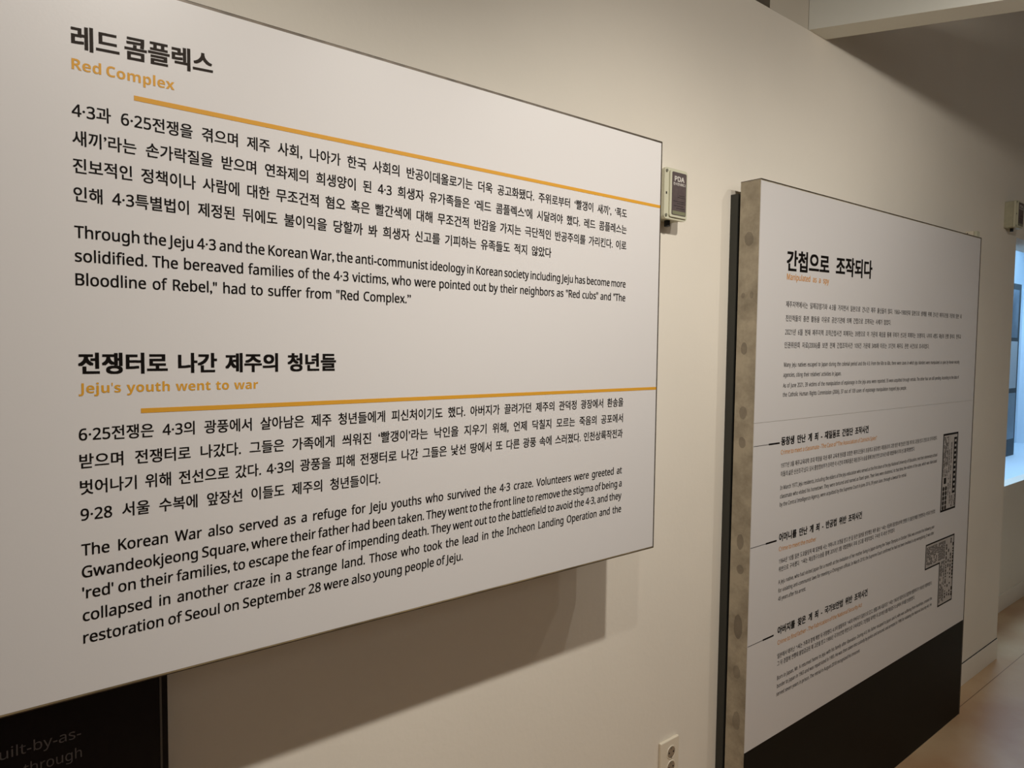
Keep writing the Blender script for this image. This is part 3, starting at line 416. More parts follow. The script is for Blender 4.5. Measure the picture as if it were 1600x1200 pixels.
49549:[368,6,56,87,0,-27,217,0,0,-91,33,0,0,118,8,167,204,0,-55,-147,0,0,-27,328,0,0,27,-148,0,0,55,25,166,325,0,-16,-7,-28,-19,-25,-28,-20,-34,-16,-38,-8,12,-27,33,8,31,12,27,16,23,20,17,23,17,-23,23,-20,28,-16,31,-12,32,-8,13,27,-38,8,-35,16,-28,20,-19,25,-7,28,0,16],
49552:[368,6,62,80,0,-103,248,0,0,27,-215,0,0,76,8,167,198,0,-61,-147,0,0,-27,328,0,0,27,-148,0,0,61,25,166,321,0,-16,-6,-29,-19,-26,-28,-22,-34,-17,-38,-10,13,-27,33,9,30,13,27,17,22,21,17,24,17,-24,23,-21,27,-17,30,-13,32,-9,13,27,-37,10,-35,16,-27,22,-19,27,-7,29,0,16],
49569:[368,20,183,95,-42,-3,-35,-8,-26,-13,-15,-17,-6,-22,6,-22,15,-17,26,-13,35,-8,42,-2,43,2,34,8,26,13,15,17,6,22,-6,22,-15,17,-26,13,-34,8,20,183,69,31,-2,26,-4,18,-8,12,-10,4,-13,-4,-13,-12,-10,-18,-8,-26,-4,-31,-2,-31,2,-25,4,-19,8,-11,10,-4,13,4,13,11,10,19,8,25,4,8,20,151,0,-27,327,0,0,27,-147,0,0,53,-33,0,0,-53,25,166,325,0,-16,-7,-28,-19,-25,-28,-20,-34,-16,-38,-8,12,-27,33,8,31,12,27,16,23,20,17,23,17,-23,23,-20,28,-16,31,-12,32,-8,13,27,-38,8,-35,16,-28,20,-19,25,-7,28,0,16],
49688:[368,25,166,318,0,-20,-7,-30,-19,-27,-29,-22,-35,-16,-39,-10,13,-27,33,8,32,13,28,18,24,21,17,25,17,-25,24,-21,28,-18,31,-13,34,-8,13,27,-39,10,-35,17,-29,22,-20,26,-7,30,0,20,8,20,127,0,-27,146,0,0,-131,33,0,0,131,148,0,0,27],
49828:[368,4,20,45,0,-27,328,0,0,27,25,165,306,0,-28,-8,-36,-20,-32,-30,-28,-35,-21,-38,-12,14,-27,33,10,32,17,28,21,24,26,17,30,18,-30,24,-26,28,-22,32,-16,32,-10,16,27,-39,12,-35,21,-30,28,-21,32,-7,36,0,28],
49884:[368,4,283,331,0,-363,33,0,0,363,25,115,300,0,-65,-5,-41,-13,-39,-21,-35,-27,-28,-31,-20,20,-28,25,16,22,20,19,25,16,29,12,31,13,-30,15,-26,19,-24,22,-19,24,-15,20,27,-31,19,-26,27,-21,34,-14,37,-5,40,0,65],
49888:[368,4,283,330,0,-265,33,0,0,265,6,84,90,0,-113,244,0,0,27,-211,0,0,86,25,114,310,0,-36,-4,-33,-12,-31,-19,-28,-25,-22,-30,-16,17,-27,24,13,22,16,18,20,15,22,11,25,12,-23,15,-21,18,-19,21,-15,23,-11,18,26,-30,16,-25,21,-19,26,-12,29,-4,32,0,36],
49900:[368,4,283,330,0,-205,33,0,0,205,4,83,104,0,-130,233,0,0,130,4,284,78,0,-77,-169,0,0,77,25,114,316,0,-35,-4,-31,-12,-29,-20,-25,-25,-21,-30,-15,16,-26,25,12,22,15,18,18,16,22,11,23,12,-22,15,-20,19,-16,21,-14,24,-11,16,26,-29,14,-26,19,-19,24,-12,28,-4,29,0,35],
50444:[368,4,286,331,0,-362,34,0,0,362,8,26,46,140,4,51,5,51,7,-3,25,-50,-6,-51,-4,-143,-3,43,176,299,-1,-56,-3,-19,-6,-20,-10,-20,-14,-17,-13,18,-10,19,-7,21,-3,19,-1,55,-32,0,0,-37,-2,-22,-6,-23,-11,-23,-16,-21,-22,-16,18,-25,15,11,13,13,11,15,16,33,13,-34,10,-16,12,-13,15,-12,15,12,13,13,9,15,14,34,6,-17,9,-16,11,-15,13,-12,16,-11,18,25,-22,15,-16,20,-12,23,-6,24,-2,23,0,37],
50472:[368,4,288,331,0,-362,33,0,0,362,42,174,299,0,-81,-5,-51,-6,-27,-10,-26,-15,-23,-14,24,-11,26,-6,27,-4,50,0,81,-31,0,0,-81,-2,-30,-6,-31,-10,-31,-16,-28,-23,-23,21,-23,15,13,12,16,10,18,14,39,14,-41,10,-19,12,-16,15,-14,16,14,12,16,10,19,14,41,14,-40,10,-18,13,-16,15,-13,20,24,-23,22,-16,28,-10,31,-6,31,-1,31,0,81],
50500:[368,20,116,303,-30,-6,-25,-16,-19,-27,-12,-35,-5,-42,5,-43,12,-35,19,-26,25,-17,30,-6,30,6,25,17,19,26,12,35,5,43,-5,42,-12,35,-19,27,-25,16,20,116,273,20,-4,16,-13,12,-20,8,-27,3,-32,-3,-33,-8,-27,-12,-20,-16,-13,-20,-4,-20,4,-16,13,-12,20,-8,27,-3,33,3,32,8,27,12,20,16,13,8,265,331,0,-362,33,0,0,189,59,0,0,28,-59,0,0,145],
50504:[368,20,121,305,-31,-4,-26,-12,-20,-19,-13,-25,-5,-29,5,-29,13,-25,20,-19,26,-12,31,-4,30,4,26,12,21,19,13,25,4,29,-4,29,-13,25,-21,19,-26,12,20,121,276,20,-2,17,-9,13,-12,9,-17,3,-20,-3,-20,-9,-16,-13,-13,-17,-8,-20,-3,-20,3,-17,8,-13,13,-9,16,-3,20,3,20,9,17,13,12,17,9,8,268,331,0,-267,33,0,0,129,53,0,0,28,-53,0,0,110,6,76,92,0,-115,241,0,0,27,-209,0,0,88],
50506:[368,20,120,310,-30,-4,-26,-11,-20,-18,-13,-23,-5,-27,5,-28,13,-23,20,-18,26,-11,30,-4,30,4,26,11,20,18,13,23,4,28,-4,27,-13,23,-20,18,-26,11,20,120,283,20,-3,17,-8,13,-11,8,-16,3,-18,-3,-19,-8,-15,-13,-12,-17,-8,-20,-3,-20,3,-17,8,-13,12,-8,15,-3,19,3,18,8,16,13,11,17,8,20,246,72,-23,-3,-18,-6,-14,-11,-9,-14,-4,-18,4,-17,9,-14,14,-11,18,-6,23,-2,22,2,18,6,14,11,9,14,3,17,-3,18,-9,14,-14,11,-18,6,20,246,48,12,-2,10,-3,8,-6,5,-7,2,-10,-2,-9,-5,-7,-8,-6,-10,-4,-12,-1,-13,1,-10,4,-8,6,-5,7,-2,9,2,10,5,7,8,6,10,3,8,268,331,0,-181,33,0,0,72,53,0,0,28,-53,0,0,81,9,58,111,0,-133,33,1,36,3,41,10,-6,26,-30,-8,-42,-4,0,105,8,230,141,0,-32,-75,0,0,-25,181,0,0,25,-74,0,0,32],
50520:[368,20,121,310,-31,-4,-26,-12,-20,-18,-13,-23,-5,-29,5,-28,13,-23,20,-18,26,-12,31,-4,31,4,26,12,20,18,13,23,4,28,-4,29,-13,23,-20,18,-26,12,20,121,282,20,-3,17,-8,14,-12,8,-16,3,-19,-3,-19,-8,-15,-14,-12,-17,-8,-20,-3,-20,3,-17,8,-14,12,-8,15,-3,19,3,19,8,16,14,12,17,8,8,268,331,0,-206,33,0,0,92,53,0,0,27,-53,0,0,87,46,240,108,-2,-36,-6,-19,-10,-19,-15,-17,-18,-14,-18,13,-14,17,-11,18,-6,19,-2,38,-31,0,0,-19,-3,-21,-10,-21,-15,-20,-20,-16,-25,-13,17,-25,19,9,17,12,14,14,12,16,9,17,8,-18,10,-16,14,-15,16,-12,19,-10,19,10,16,13,13,15,11,17,8,17,9,-18,12,-16,14,-14,17,-11,20,-10,17,25,-25,12,-21,16,-14,19,-9,22,-4,22,0,19],
50521:[368,20,121,309,-31,-4,-26,-11,-20,-18,-13,-24,-5,-28,5,-28,13,-24,20,-18,26,-11,31,-4,31,4,26,11,20,18,13,24,4,28,-4,28,-13,24,-20,18,-26,11,20,121,281,20,-3,17,-7,14,-12,8,-16,3,-19,-3,-19,-8,-16,-14,-12,-17,-8,-20,-2,-20,2,-17,8,-14,12,-8,16,-3,19,3,19,8,16,14,12,17,7,20,186,105,-41,-3,-33,-8,-25,-14,-15,-19,-6,-24,6,-23,15,-19,25,-14,33,-8,41,-3,40,3,33,8,24,14,16,19,5,23,-5,24,-16,19,-24,14,-33,8,20,186,78,29,-1,24,-6,18,-8,11,-12,4,-14,-4,-14,-11,-11,-18,-9,-24,-5,-29,-2,-30,2,-24,5,-18,9,-11,11,-4,14,4,14,11,12,18,8,24,6,8,268,331,0,-215,33,0,0,97,53,0,0,27,-53,0,0,91],
50526:[368,20,121,310,-31,-4,-26,-11,-20,-18,-13,-24,-5,-28,5,-28,13,-24,20,-17,26,-12,31,-4,31,4,26,12,20,17,13,24,4,28,-4,28,-13,24,-20,18,-26,11,20,121,282,20,-3,17,-7,14,-12,8,-16,3,-19,-3,-19,-8,-16,-14,-12,-17,-7,-20,-3,-20,3,-17,7,-14,12,-8,16,-3,19,3,19,8,16,14,12,17,7,8,268,330,0,-204,33,0,0,89,53,0,0,27,-53,0,0,88,12,67,2,0,-28,247,0,0,28,-54,0,0,78,50,0,0,26,-240,0,0,-26,50,0,0,-78,4,153,80,75,0,0,-78,-75,0],
50556:[368,20,116,303,-30,-6,-25,-16,-19,-27,-12,-35,-5,-42,5,-43,12,-35,19,-26,25,-17,30,-6,30,6,25,17,19,26,12,35,5,43,-5,42,-12,35,-19,27,-25,16,20,116,273,20,-4,16,-13,12,-20,8,-27,3,-32,-3,-33,-8,-27,-12,-20,-16,-13,-20,-4,-20,4,-16,13,-12,20,-8,27,-3,33,3,32,8,27,12,20,16,13,12,265,331,0,-362,33,0,0,135,58,0,0,28,-58,0,0,80,58,0,0,28,-58,0,0,91],
50577:[368,20,121,309,-31,-4,-26,-11,-20,-18,-13,-24,-5,-28,5,-28,13,-24,20,-18,26,-11,31,-4,31,4,26,11,20,18,13,24,4,28,-4,28,-13,24,-20,18,-26,11,20,121,281,20,-3,17,-7,14,-12,8,-16,3,-19,-3,-19,-8,-16,-14,-12,-17,-8,-20,-2,-20,2,-17,8,-14,12,-8,16,-3,19,3,19,8,16,14,12,17,7,20,186,105,-41,-3,-33,-8,-25,-14,-15,-19,-6,-24,6,-23,15,-19,25,-14,33,-8,41,-3,40,3,33,8,24,14,16,19,5,23,-5,24,-16,19,-24,14,-33,8,20,186,78,29,-1,24,-6,18,-8,11,-12,4,-14,-4,-14,-11,-11,-18,-9,-24,-5,-29,-2,-30,2,-24,5,-18,9,-11,11,-4,14,4,14,11,12,18,8,24,6,12,268,331,0,-215,33,0,0,56,52,0,0,28,-52,0,0,49,52,0,0,28,-52,0,0,54],
50612:[368,20,116,273,20,-4,16,-13,13,-20,7,-27,3,-32,-3,-33,-7,-27,-13,-20,-16,-13,-20,-4,-19,4,-16,13,-12,20,-8,27,-3,33,3,32,8,27,12,20,16,13,27,285,331,0,-138,-79,0,-6,37,-13,31,-19,23,-24,14,-28,5,-29,-6,-25,-16,-19,-27,-12,-35,-5,-42,5,-43,12,-35,19,-26,25,-17,29,-6,29,6,24,15,19,24,12,32,6,39,79,0,0,-198,33,0,0,363],
50616:[368,20,119,278,20,-3,16,-8,13,-13,9,-16,3,-20,-3,-20,-9,-17,-13,-13,-16,-8,-20,-3,-20,3,-17,8,-13,13,-9,17,-3,20,3,20,9,16,13,13,17,8,27,119,307,-30,-4,-26,-12,-20,-19,-13,-25,-4,-29,4,-29,13,-25,20,-19,26,-12,30,-5,27,4,24,10,19,16,14,20,7,25,74,0,0,-139,34,0,0,266,-34,0,0,-100,-73,0,-7,26,-14,21,-20,16,-24,11,6,87,91,0,-114,241,0,0,27,-208,0,0,87],
50632:[368,20,119,282,19,-2,17,-8,13,-12,9,-16,3,-18,-3,-19,-9,-16,-13,-12,-17,-8,-19,-3,-20,3,-17,8,-13,12,-8,16,-3,19,3,18,8,16,13,12,17,8,46,246,110,-2,-38,-6,-19,-10,-19,-15,-17,-18,-14,-18,13,-14,17,-11,18,-6,19,-2,40,-32,0,0,-21,-3,-21,-9,-21,-15,-20,-20,-16,-25,-13,16,-24,20,9,17,12,14,13,12,16,9,17,8,-18,10,-16,14,-15,16,-12,19,-10,19,11,16,12,13,15,11,17,8,17,9,-18,11,-16,15,-14,17,-11,20,-9,17,24,-25,12,-20,16,-15,19,-9,22,-4,22,0,21,27,284,331,0,-91,-74,0,-8,23,-13,20,-19,15,-24,9,-27,3,-30,-4,-26,-11,-20,-18,-12,-24,-5,-27,5,-28,12,-24,20,-18,26,-11,30,-4,27,3,24,10,19,15,14,20,7,24,74,0,0,-89,34,0,0,207],
50640:[368,4,296,331,0,-362,32,0,0,362,20,101,270,16,-5,13,-12,10,-20,6,-26,2,-32,-2,-33,-6,-26,-10,-20,-13,-12,-16,-4,-15,4,-13,12,-10,20,-6,26,-2,33,2,32,6,26,10,20,13,12,27,101,300,-26,-5,-21,-17,-16,-26,-10,-34,-4,-43,4,-43,10,-35,16,-26,21,-17,26,-6,25,6,21,14,16,24,11,32,4,39,46,0,0,-176,31,0,0,336,-31,0,0,-133,-46,0,-5,38,-11,30,-16,23,-20,14],
50669:[368,6,76,98,0,-27,208,0,0,-102,34,0,0,129,20,119,282,20,-3,16,-8,13,-12,9,-16,3,-19,-3,-20,-9,-16,-13,-13,-16,-7,-20,-3,-20,3,-17,7,-13,13,-9,16,-3,20,3,19,9,16,13,12,17,8,5,284,250,0,-54,-76,0,4,28,-4,26,27,119,310,-30,-4,-26,-12,-20,-18,-13,-24,-4,-28,4,-29,13,-24,20,-19,26,-11,30,-5,18,2,17,4,15,7,13,9,11,11,91,0,0,-51,34,0,0,213,-34,0,0,-53,-91,0,-11,11,-13,9,-15,7,-17,4],
50672:[368,20,119,278,20,-3,16,-8,13,-13,9,-17,3,-20,-3,-20,-9,-17,-13,-13,-16,-8,-20,-3,-20,3,-17,8,-13,13,-9,17,-3,20,3,20,9,17,13,13,17,8,6,284,247,0,-59,-77,0,5,29,-2,18,-3,12,27,119,308,-30,-5,-26,-12,-20,-19,-13,-25,-4,-30,4,-30,13,-25,20,-19,26,-12,30,-5,18,2,16,4,15,7,14,10,11,11,91,0,0,-97,34,0,0,267,-34,0,0,-56,-92,0,-11,11,-13,10,-15,7,-16,4,6,87,91,0,-114,241,0,0,27,-208,0,0,87],
50688:[368,20,119,283,19,-3,17,-7,13,-13,9,-16,3,-18,-3,-19,-9,-16,-13,-12,-17,-8,-19,-3,-20,3,-17,8,-13,12,-8,16,-3,19,3,18,8,16,13,13,17,7,5,207,254,77,0,0,-55,-77,0,4,27,27,284,331,0,-51,-93,0,-11,11,-13,9,-14,6,-17,4,-17,1,-30,-4,-26,-12,-20,-18,-12,-23,-5,-28,5,-28,12,-24,20,-18,26,-12,30,-4,18,2,16,4,15,6,13,9,11,11,92,0,0,-48,34,0,0,207,46,246,113,-2,-42,-6,-18,-10,-19,-15,-17,-18,-15,-18,14,-14,16,-11,18,-6,19,-2,44,-32,0,0,-24,-3,-22,-9,-21,-15,-19,-20,-17,-25,-12,16,-25,20,9,17,12,14,14,12,15,9,17,8,-17,10,-17,14,-14,16,-12,19,-10,19,10,16,13,13,15,11,16,8,18,9,-18,11,-16,15,-14,17,-12,20,-9,17,25,-25,12,-20,16,-15,19,-9,21,-4,23,0,24],
50724:[368,20,183,280,33,-3,27,-9,21,-14,14,-19,5,-23,-5,-23,-14,-19,-21,-14,-27,-9,-33,-3,-32,3,-27,9,-22,14,-13,19,-5,23,5,23,13,19,22,14,27,9,27,20,43,0,-28,328,0,0,28,-148,0,0,75,38,7,31,13,25,20,15,24,6,30,-7,32,-18,26,-27,20,-37,13,-43,4,-43,-4,-36,-13,-28,-20,-18,-26,-6,-32,5,-30,16,-24,24,-20,32,-13,38,-7,0,-75],
50728:[368,20,183,293,32,-2,26,-6,19,-9,12,-13,4,-15,-4,-16,-12,-12,-19,-10,-26,-5,-32,-2,-31,2,-26,5,-20,10,-12,12,-4,16,4,15,12,13,20,9,26,6,27,183,320,-43,-3,-35,-9,-27,-15,-16,-20,-6,-25,5,-23,14,-20,23,-14,31,-10,38,-5,0,-38,-147,0,0,-27,327,0,0,27,-147,0,0,38,38,5,30,10,23,14,14,20,5,23,-5,25,-17,20,-27,15,-35,9,6,62,82,0,-105,248,0,0,27,-215,0,0,78],
50732:[368,20,183,301,33,-1,26,-5,19,-8,11,-10,4,-13,-4,-13,-11,-11,-19,-7,-26,-5,-33,-2,-32,2,-26,5,-19,7,-12,11,-4,13,4,13,12,10,19,8,26,5,27,20,174,0,-27,327,0,0,27,-148,0,0,28,39,4,31,8,23,13,14,16,4,21,-5,22,-16,17,-26,13,-36,8,-44,2,-44,-2,-35,-8,-26,-13,-16,-17,-6,-22,5,-21,14,-16,22,-13,31,-8,38,-4,0,-28,13,60,-1,0,-26,256,0,0,26,-223,0,0,36,212,0,0,82,-245,0,0,-25,212,0,0,-32,-212,0],
50752:[368,20,128,279,21,-3,17,-7,13,-12,9,-16,3,-19,-3,-19,-9,-16,-13,-11,-17,-8,-21,-3,-21,3,-17,8,-14,11,-9,16,-3,19,3,19,9,16,14,12,17,7,29,21,47,130,3,47,4,46,7,-2,25,-97,-9,0,61,26,7,22,12,16,18,11,22,4,25,-5,28,-13,24,-21,18,-26,11,-31,4,-31,-4,-27,-11,-20,-18,-13,-24,-5,-28,4,-25,10,-22,17,-18,22,-12,27,-7,0,-62,-96,-1,8,265,331,0,-362,33,0,0,185,57,0,0,28,-57,0,0,149],
50864:[368,20,183,316,-42,-3,-35,-11,-27,-16,-17,-22,-6,-27,6,-27,17,-22,27,-16,35,-11,42,-3,42,3,35,11,27,16,17,22,6,27,-6,27,-17,22,-27,16,-35,11,20,183,290,31,-3,25,-7,20,-11,12,-14,5,-18,-5,-18,-12,-14,-20,-11,-25,-7,-31,-3,-31,3,-26,7,-19,11,-12,14,-5,18,5,18,12,14,19,11,26,7,8,20,124,0,-28,146,0,0,-127,33,0,0,127,149,0,0,28],
50865:[368,20,183,322,-43,-3,-35,-9,-27,-14,-16,-20,-6,-24,6,-24,16,-19,27,-14,35,-9,43,-3,43,3,36,9,26,14,17,19,5,24,-5,24,-17,20,-26,14,-36,9,20,183,296,32,-2,26,-6,19,-9,12,-12,4,-15,-4,-15,-12,-12,-19,-8,-26,-6,-32,-2,-31,2,-26,6,-20,8,-12,12,-4,15,4,15,12,12,20,9,26,6,14,56,85,0,-27,217,0,0,-89,33,0,0,116,-106,0,0,43,147,0,0,27,-327,0,0,-27,147,0,0,-43],
50868:[368,20,183,322,-42,-4,-35,-9,-27,-15,-17,-20,-6,-25,6,-25,17,-20,27,-15,35,-9,42,-4,43,4,35,9,26,15,17,20,6,25,-6,25,-17,20,-26,15,-35,9,20,183,295,31,-2,25,-6,19,-10,13,-13,4,-15,-4,-16,-13,-12,-19,-10,-25,-5,-31,-2,-30,2,-26,5,-19,10,-12,12,-4,16,4,15,12,13,19,10,26,6,8,20,147,0,-27,150,0,0,-73,33,0,0,73,145,0,0,27,6,62,82,0,-105,249,0,0,27,-216,0,0,78],
50872:[368,20,183,326,-44,-2,-35,-8,-26,-13,-16,-17,-6,-22,6,-22,16,-18,26,-12,35,-8,44,-3,44,3,36,8,26,12,16,18,5,22,-5,22,-16,17,-26,13,-36,8,20,183,301,33,-1,26,-5,19,-8,11,-10,4,-13,-4,-13,-11,-11,-19,-7,-26,-5,-33,-2,-32,2,-26,5,-19,7,-12,11,-4,13,4,13,12,10,19,8,26,5,21,60,-1,0,-26,256,0,0,26,-223,0,0,37,212,0,0,81,-105,0,0,34,147,0,0,27,-327,0,0,-27,146,0,0,-34,-106,0,0,-25,212,0,0,-32,-212,0],
50892:[368,20,136,313,-30,-4,-25,-9,-19,-15,-12,-20,-4,-23,4,-24,12,-20,19,-15,25,-9,30,-4,30,4,25,9,20,15,12,20,4,24,-4,23,-12,20,-20,15,-25,9,20,136,287,20,-2,16,-6,13,-10,8,-12,3,-15,-3,-16,-8,-12,-13,-10,-16,-6,-20,-2,-19,2,-17,6,-12,10,-8,12,-3,16,3,15,8,12,12,10,17,6,10,23,112,95,2,0,-134,33,0,0,136,65,5,42,6,-2,25,-98,-9,-140,-3,8,202,84,0,-26,82,0,0,-89,33,0,0,361,-33,0,0,-246],
50896:[368,20,136,316,-30,-3,-24,-8,-19,-14,-12,-17,-4,-21,4,-21,12,-18,19,-13,24,-8,30,-3,29,3,25,8,18,13,12,18,4,21,-4,21,-12,17,-18,14,-25,8,20,136,291,18,-2,16,-5,12,-8,8,-10,3,-13,-3,-13,-8,-11,-12,-8,-16,-4,-18,-2,-19,2,-16,4,-13,8,-7,11,-3,13,3,13,7,10,13,8,16,5,10,22,136,100,2,0,-70,34,0,0,72,59,5,39,5,-3,24,-96,-8,-137,-3,8,209,117,0,-24,74,0,0,-37,33,0,0,274,-33,0,0,-213,6,69,82,0,-105,256,0,0,27,-223,0,0,78],
50900:[368,20,136,324,-30,-3,-25,-7,-19,-11,-12,-15,-4,-19,4,-18,12,-15,19,-11,25,-7,30,-3,29,3,25,7,19,11,12,15,4,18,-4,19,-12,15,-19,11,-25,7,20,136,301,19,-2,16,-4,12,-6,8,-9,3,-11,-3,-10,-8,-9,-12,-6,-16,-5,-19,-1,-20,1,-16,5,-12,6,-8,9,-2,10,2,11,8,9,12,6,16,4,9,23,170,94,1,0,-55,33,0,0,56,106,10,-2,22,-96,-7,-139,-3,8,211,158,0,-21,72,0,0,-19,33,0,0,212,-33,0,0,-172,13,75,-3,0,-24,253,0,0,24,-221,0,0,32,209,0,0,75,-242,0,0,-23,209,0,0,-29,-208,0],
50948:[368,20,138,314,-30,-4,-26,-10,-19,-15,-13,-21,-4,-25,4,-24,13,-21,19,-16,26,-10,30,-3,30,3,26,10,19,16,13,21,4,24,-4,25,-13,21,-19,15,-26,10,20,138,286,20,-2,17,-6,13,-10,8,-13,3,-16,-3,-15,-8,-13,-13,-10,-17,-6,-20,-3,-20,3,-16,6,-13,10,-8,13,-3,15,3,16,8,13,13,10,16,6,4,284,330,0,-361,32,0,0,361,10,24,106,100,2,0,-128,33,0,0,130,62,6,41,7,-2,25,-99,-10,-140,-4],
50976:[368,20,183,316,-42,-3,-35,-11,-27,-16,-17,-22,-6,-27,6,-26,17,-22,27,-16,35,-11,42,-3,42,3,35,11,27,16,17,22,6,26,-6,27,-17,22,-27,16,-35,11,20,183,290,31,-3,25,-7,20,-11,12,-14,5,-18,-5,-17,-12,-15,-20,-10,-25,-7,-31,-2,-31,2,-26,7,-19,10,-12,15,-5,17,5,18,12,14,19,11,26,7,12,20,125,0,-27,84,0,0,-129,34,0,0,129,90,0,0,-129,34,0,0,129,86,0,0,27],
50977:[368,20,183,322,-43,-3,-35,-9,-27,-14,-16,-19,-6,-24,6,-24,16,-19,27,-14,35,-9,43,-3,43,3,36,9,26,14,17,19,5,24,-5,24,-17,19,-26,14,-36,9,20,183,296,32,-2,26,-5,19,-9,12,-12,4,-15,-4,-15,-12,-12,-19,-9,-26,-5,-32,-2,-31,2,-26,5,-20,9,-12,12,-4,15,4,15,12,12,20,9,26,5,14,56,84,0,-26,217,0,0,-89,33,0,0,115,-46,0,0,46,87,0,0,26,-327,0,0,-26,86,0,0,-46,4,139,130,89,0,0,-46,-89,0],
51004:[368,20,183,308,-42,-5,-36,-13,-28,-21,-19,-28,-6,-33,6,-34,19,-27,28,-21,36,-13,42,-5,43,5,36,13,28,21,18,27,7,34,-7,33,-18,28,-28,21,-36,13,20,183,281,33,-4,27,-9,21,-16,14,-20,5,-24,-5,-24,-14,-20,-21,-16,-27,-9,-33,-4,-32,4,-27,9,-22,16,-13,20,-5,24,5,24,13,20,22,16,27,9,4,20,44,0,-27,328,0,0,27],
51008:[368,4,20,140,0,-26,327,0,0,26,20,183,318,-43,-3,-35,-9,-27,-15,-16,-20,-6,-25,6,-24,16,-21,27,-15,35,-9,43,-3,43,3,35,9,27,15,17,21,5,24,-5,25,-17,20,-27,15,-35,9,20,183,292,32,-2,26,-6,19,-10,12,-12,4,-16,-4,-15,-12,-13,-19,-9,-26,-6,-32,-2,-31,2,-26,6,-20,9,-12,13,-4,15,4,16,12,12,20,10,26,6,6,62,82,0,-105,248,0,0,27,-215,0,0,78],
51012:[368,20,183,324,-44,-2,-35,-8,-26,-13,-16,-17,-6,-22,6,-22,16,-18,26,-12,35,-8,44,-3,44,3,36,8,26,12,16,18,5,22,-5,22,-16,17,-26,13,-36,8,20,183,300,33,-2,26,-5,19,-8,11,-10,4,-13,-4,-13,-11,-11,-19,-7,-26,-5,-33,-2,-32,2,-26,5,-19,7,-12,11,-4,13,4,13,12,10,19,8,26,5,4,20,175,0,-27,327,0,0,27,13,60,-1,0,-26,256,0,0,26,-223,0,0,37,212,0,0,81,-245,0,0,-25,212,0,0,-32,-212,0],
51020:[368,20,183,323,-43,-3,-35,-9,-27,-14,-16,-19,-6,-24,6,-24,16,-18,27,-14,35,-9,43,-3,44,3,35,9,26,14,17,18,5,24,-5,24,-17,19,-26,14,-35,9,20,183,296,32,-1,26,-6,19,-8,12,-12,4,-15,-4,-14,-12,-12,-19,-8,-26,-6,-32,-2,-31,2,-26,6,-20,8,-12,12,-4,14,4,15,12,12,20,8,26,6,4,60,93,0,-119,247,0,0,119,4,274,66,0,-65,-182,0,0,65,4,20,155,0,-27,327,0,0,27],
51032:[368,20,137,304,-32,-4,-26,-11,-21,-18,-13,-24,-5,-28,5,-28,13,-24,21,-18,26,-11,32,-4,32,4,27,11,20,18,13,24,5,28,-5,28,-13,24,-20,18,-27,11,20,137,276,21,-3,18,-8,14,-11,8,-16,4,-19,-4,-19,-8,-15,-14,-12,-18,-8,-21,-2,-21,2,-18,8,-13,12,-9,15,-3,19,3,19,9,16,13,11,18,8,4,282,331,0,-363,33,0,0,363,7,26,48,136,3,49,5,50,8,-3,24,-98,-10,-138,-2],
51060:[368,4,283,331,0,-363,33,0,0,363,20,125,303,-30,-6,-25,-16,-20,-27,-12,-35,-5,-42,5,-43,12,-35,20,-26,25,-17,30,-6,30,6,25,17,20,26,12,35,5,43,-5,42,-12,35,-20,27,-25,16,20,125,273,20,-4,16,-13,13,-20,8,-27,3,-32,-3,-33,-8,-27,-13,-20,-16,-13,-20,-4,-20,4,-16,13,-13,20,-8,27,-3,33,3,32,8,27,13,20,16,13],
51061:[368,6,75,96,0,-27,208,0,0,-100,33,0,0,127,4,283,331,0,-215,33,0,0,215,20,122,309,-30,-4,-26,-11,-20,-18,-13,-24,-5,-28,5,-29,13,-23,20,-18,26,-12,30,-4,31,4,26,12,20,18,13,23,5,29,-5,28,-13,24,-20,18,-26,11,20,122,281,21,-3,17,-8,13,-12,8,-15,3,-19,-3,-20,-8,-16,-13,-12,-17,-7,-21,-3,-20,3,-17,7,-13,12,-9,16,-3,20,3,19,9,15,13,12,17,8],
51064:[368,4,283,330,0,-264,33,0,0,264,20,122,305,-30,-4,-26,-12,-20,-19,-13,-24,-5,-30,5,-29,13,-25,20,-18,26,-13,30,-4,31,4,26,13,20,18,13,25,5,29,-5,30,-13,24,-20,19,-26,12,20,122,276,20,-2,17,-9,14,-12,8,-17,3,-20,-3,-20,-8,-16,-14,-13,-17,-8,-20,-3,-20,3,-17,8,-13,13,-9,16,-3,20,3,20,9,17,13,12,17,9,6,84,93,0,-116,244,0,0,27,-211,0,0,89],
51068:[368,20,122,318,-31,-4,-26,-11,-20,-17,-12,-22,-5,-27,5,-26,12,-22,20,-17,26,-11,31,-4,30,4,26,11,20,17,12,22,5,26,-5,27,-12,22,-20,17,-26,11,20,122,290,19,-2,17,-8,13,-11,9,-14,3,-18,-3,-17,-9,-15,-13,-11,-17,-7,-19,-3,-20,3,-17,7,-13,11,-9,15,-3,17,3,18,9,14,13,11,17,8,4,283,331,0,-185,33,0,0,185,13,84,0,0,-26,245,0,0,26,-213,0,0,40,200,0,0,88,-234,0,0,-27,202,0,0,-36,-200,0],
51088:[368,29,27,294,0,-28,82,0,0,-46,-5,-37,-13,-37,-21,-33,-26,-28,-30,-20,20,-27,23,16,22,20,19,25,16,28,12,31,12,-28,15,-26,19,-23,21,-19,23,-15,19,27,-30,19,-25,27,-20,31,-13,34,-5,35,0,46,80,0,0,28,8,265,331,0,-362,33,0,0,188,59,0,0,28,-59,0,0,146],
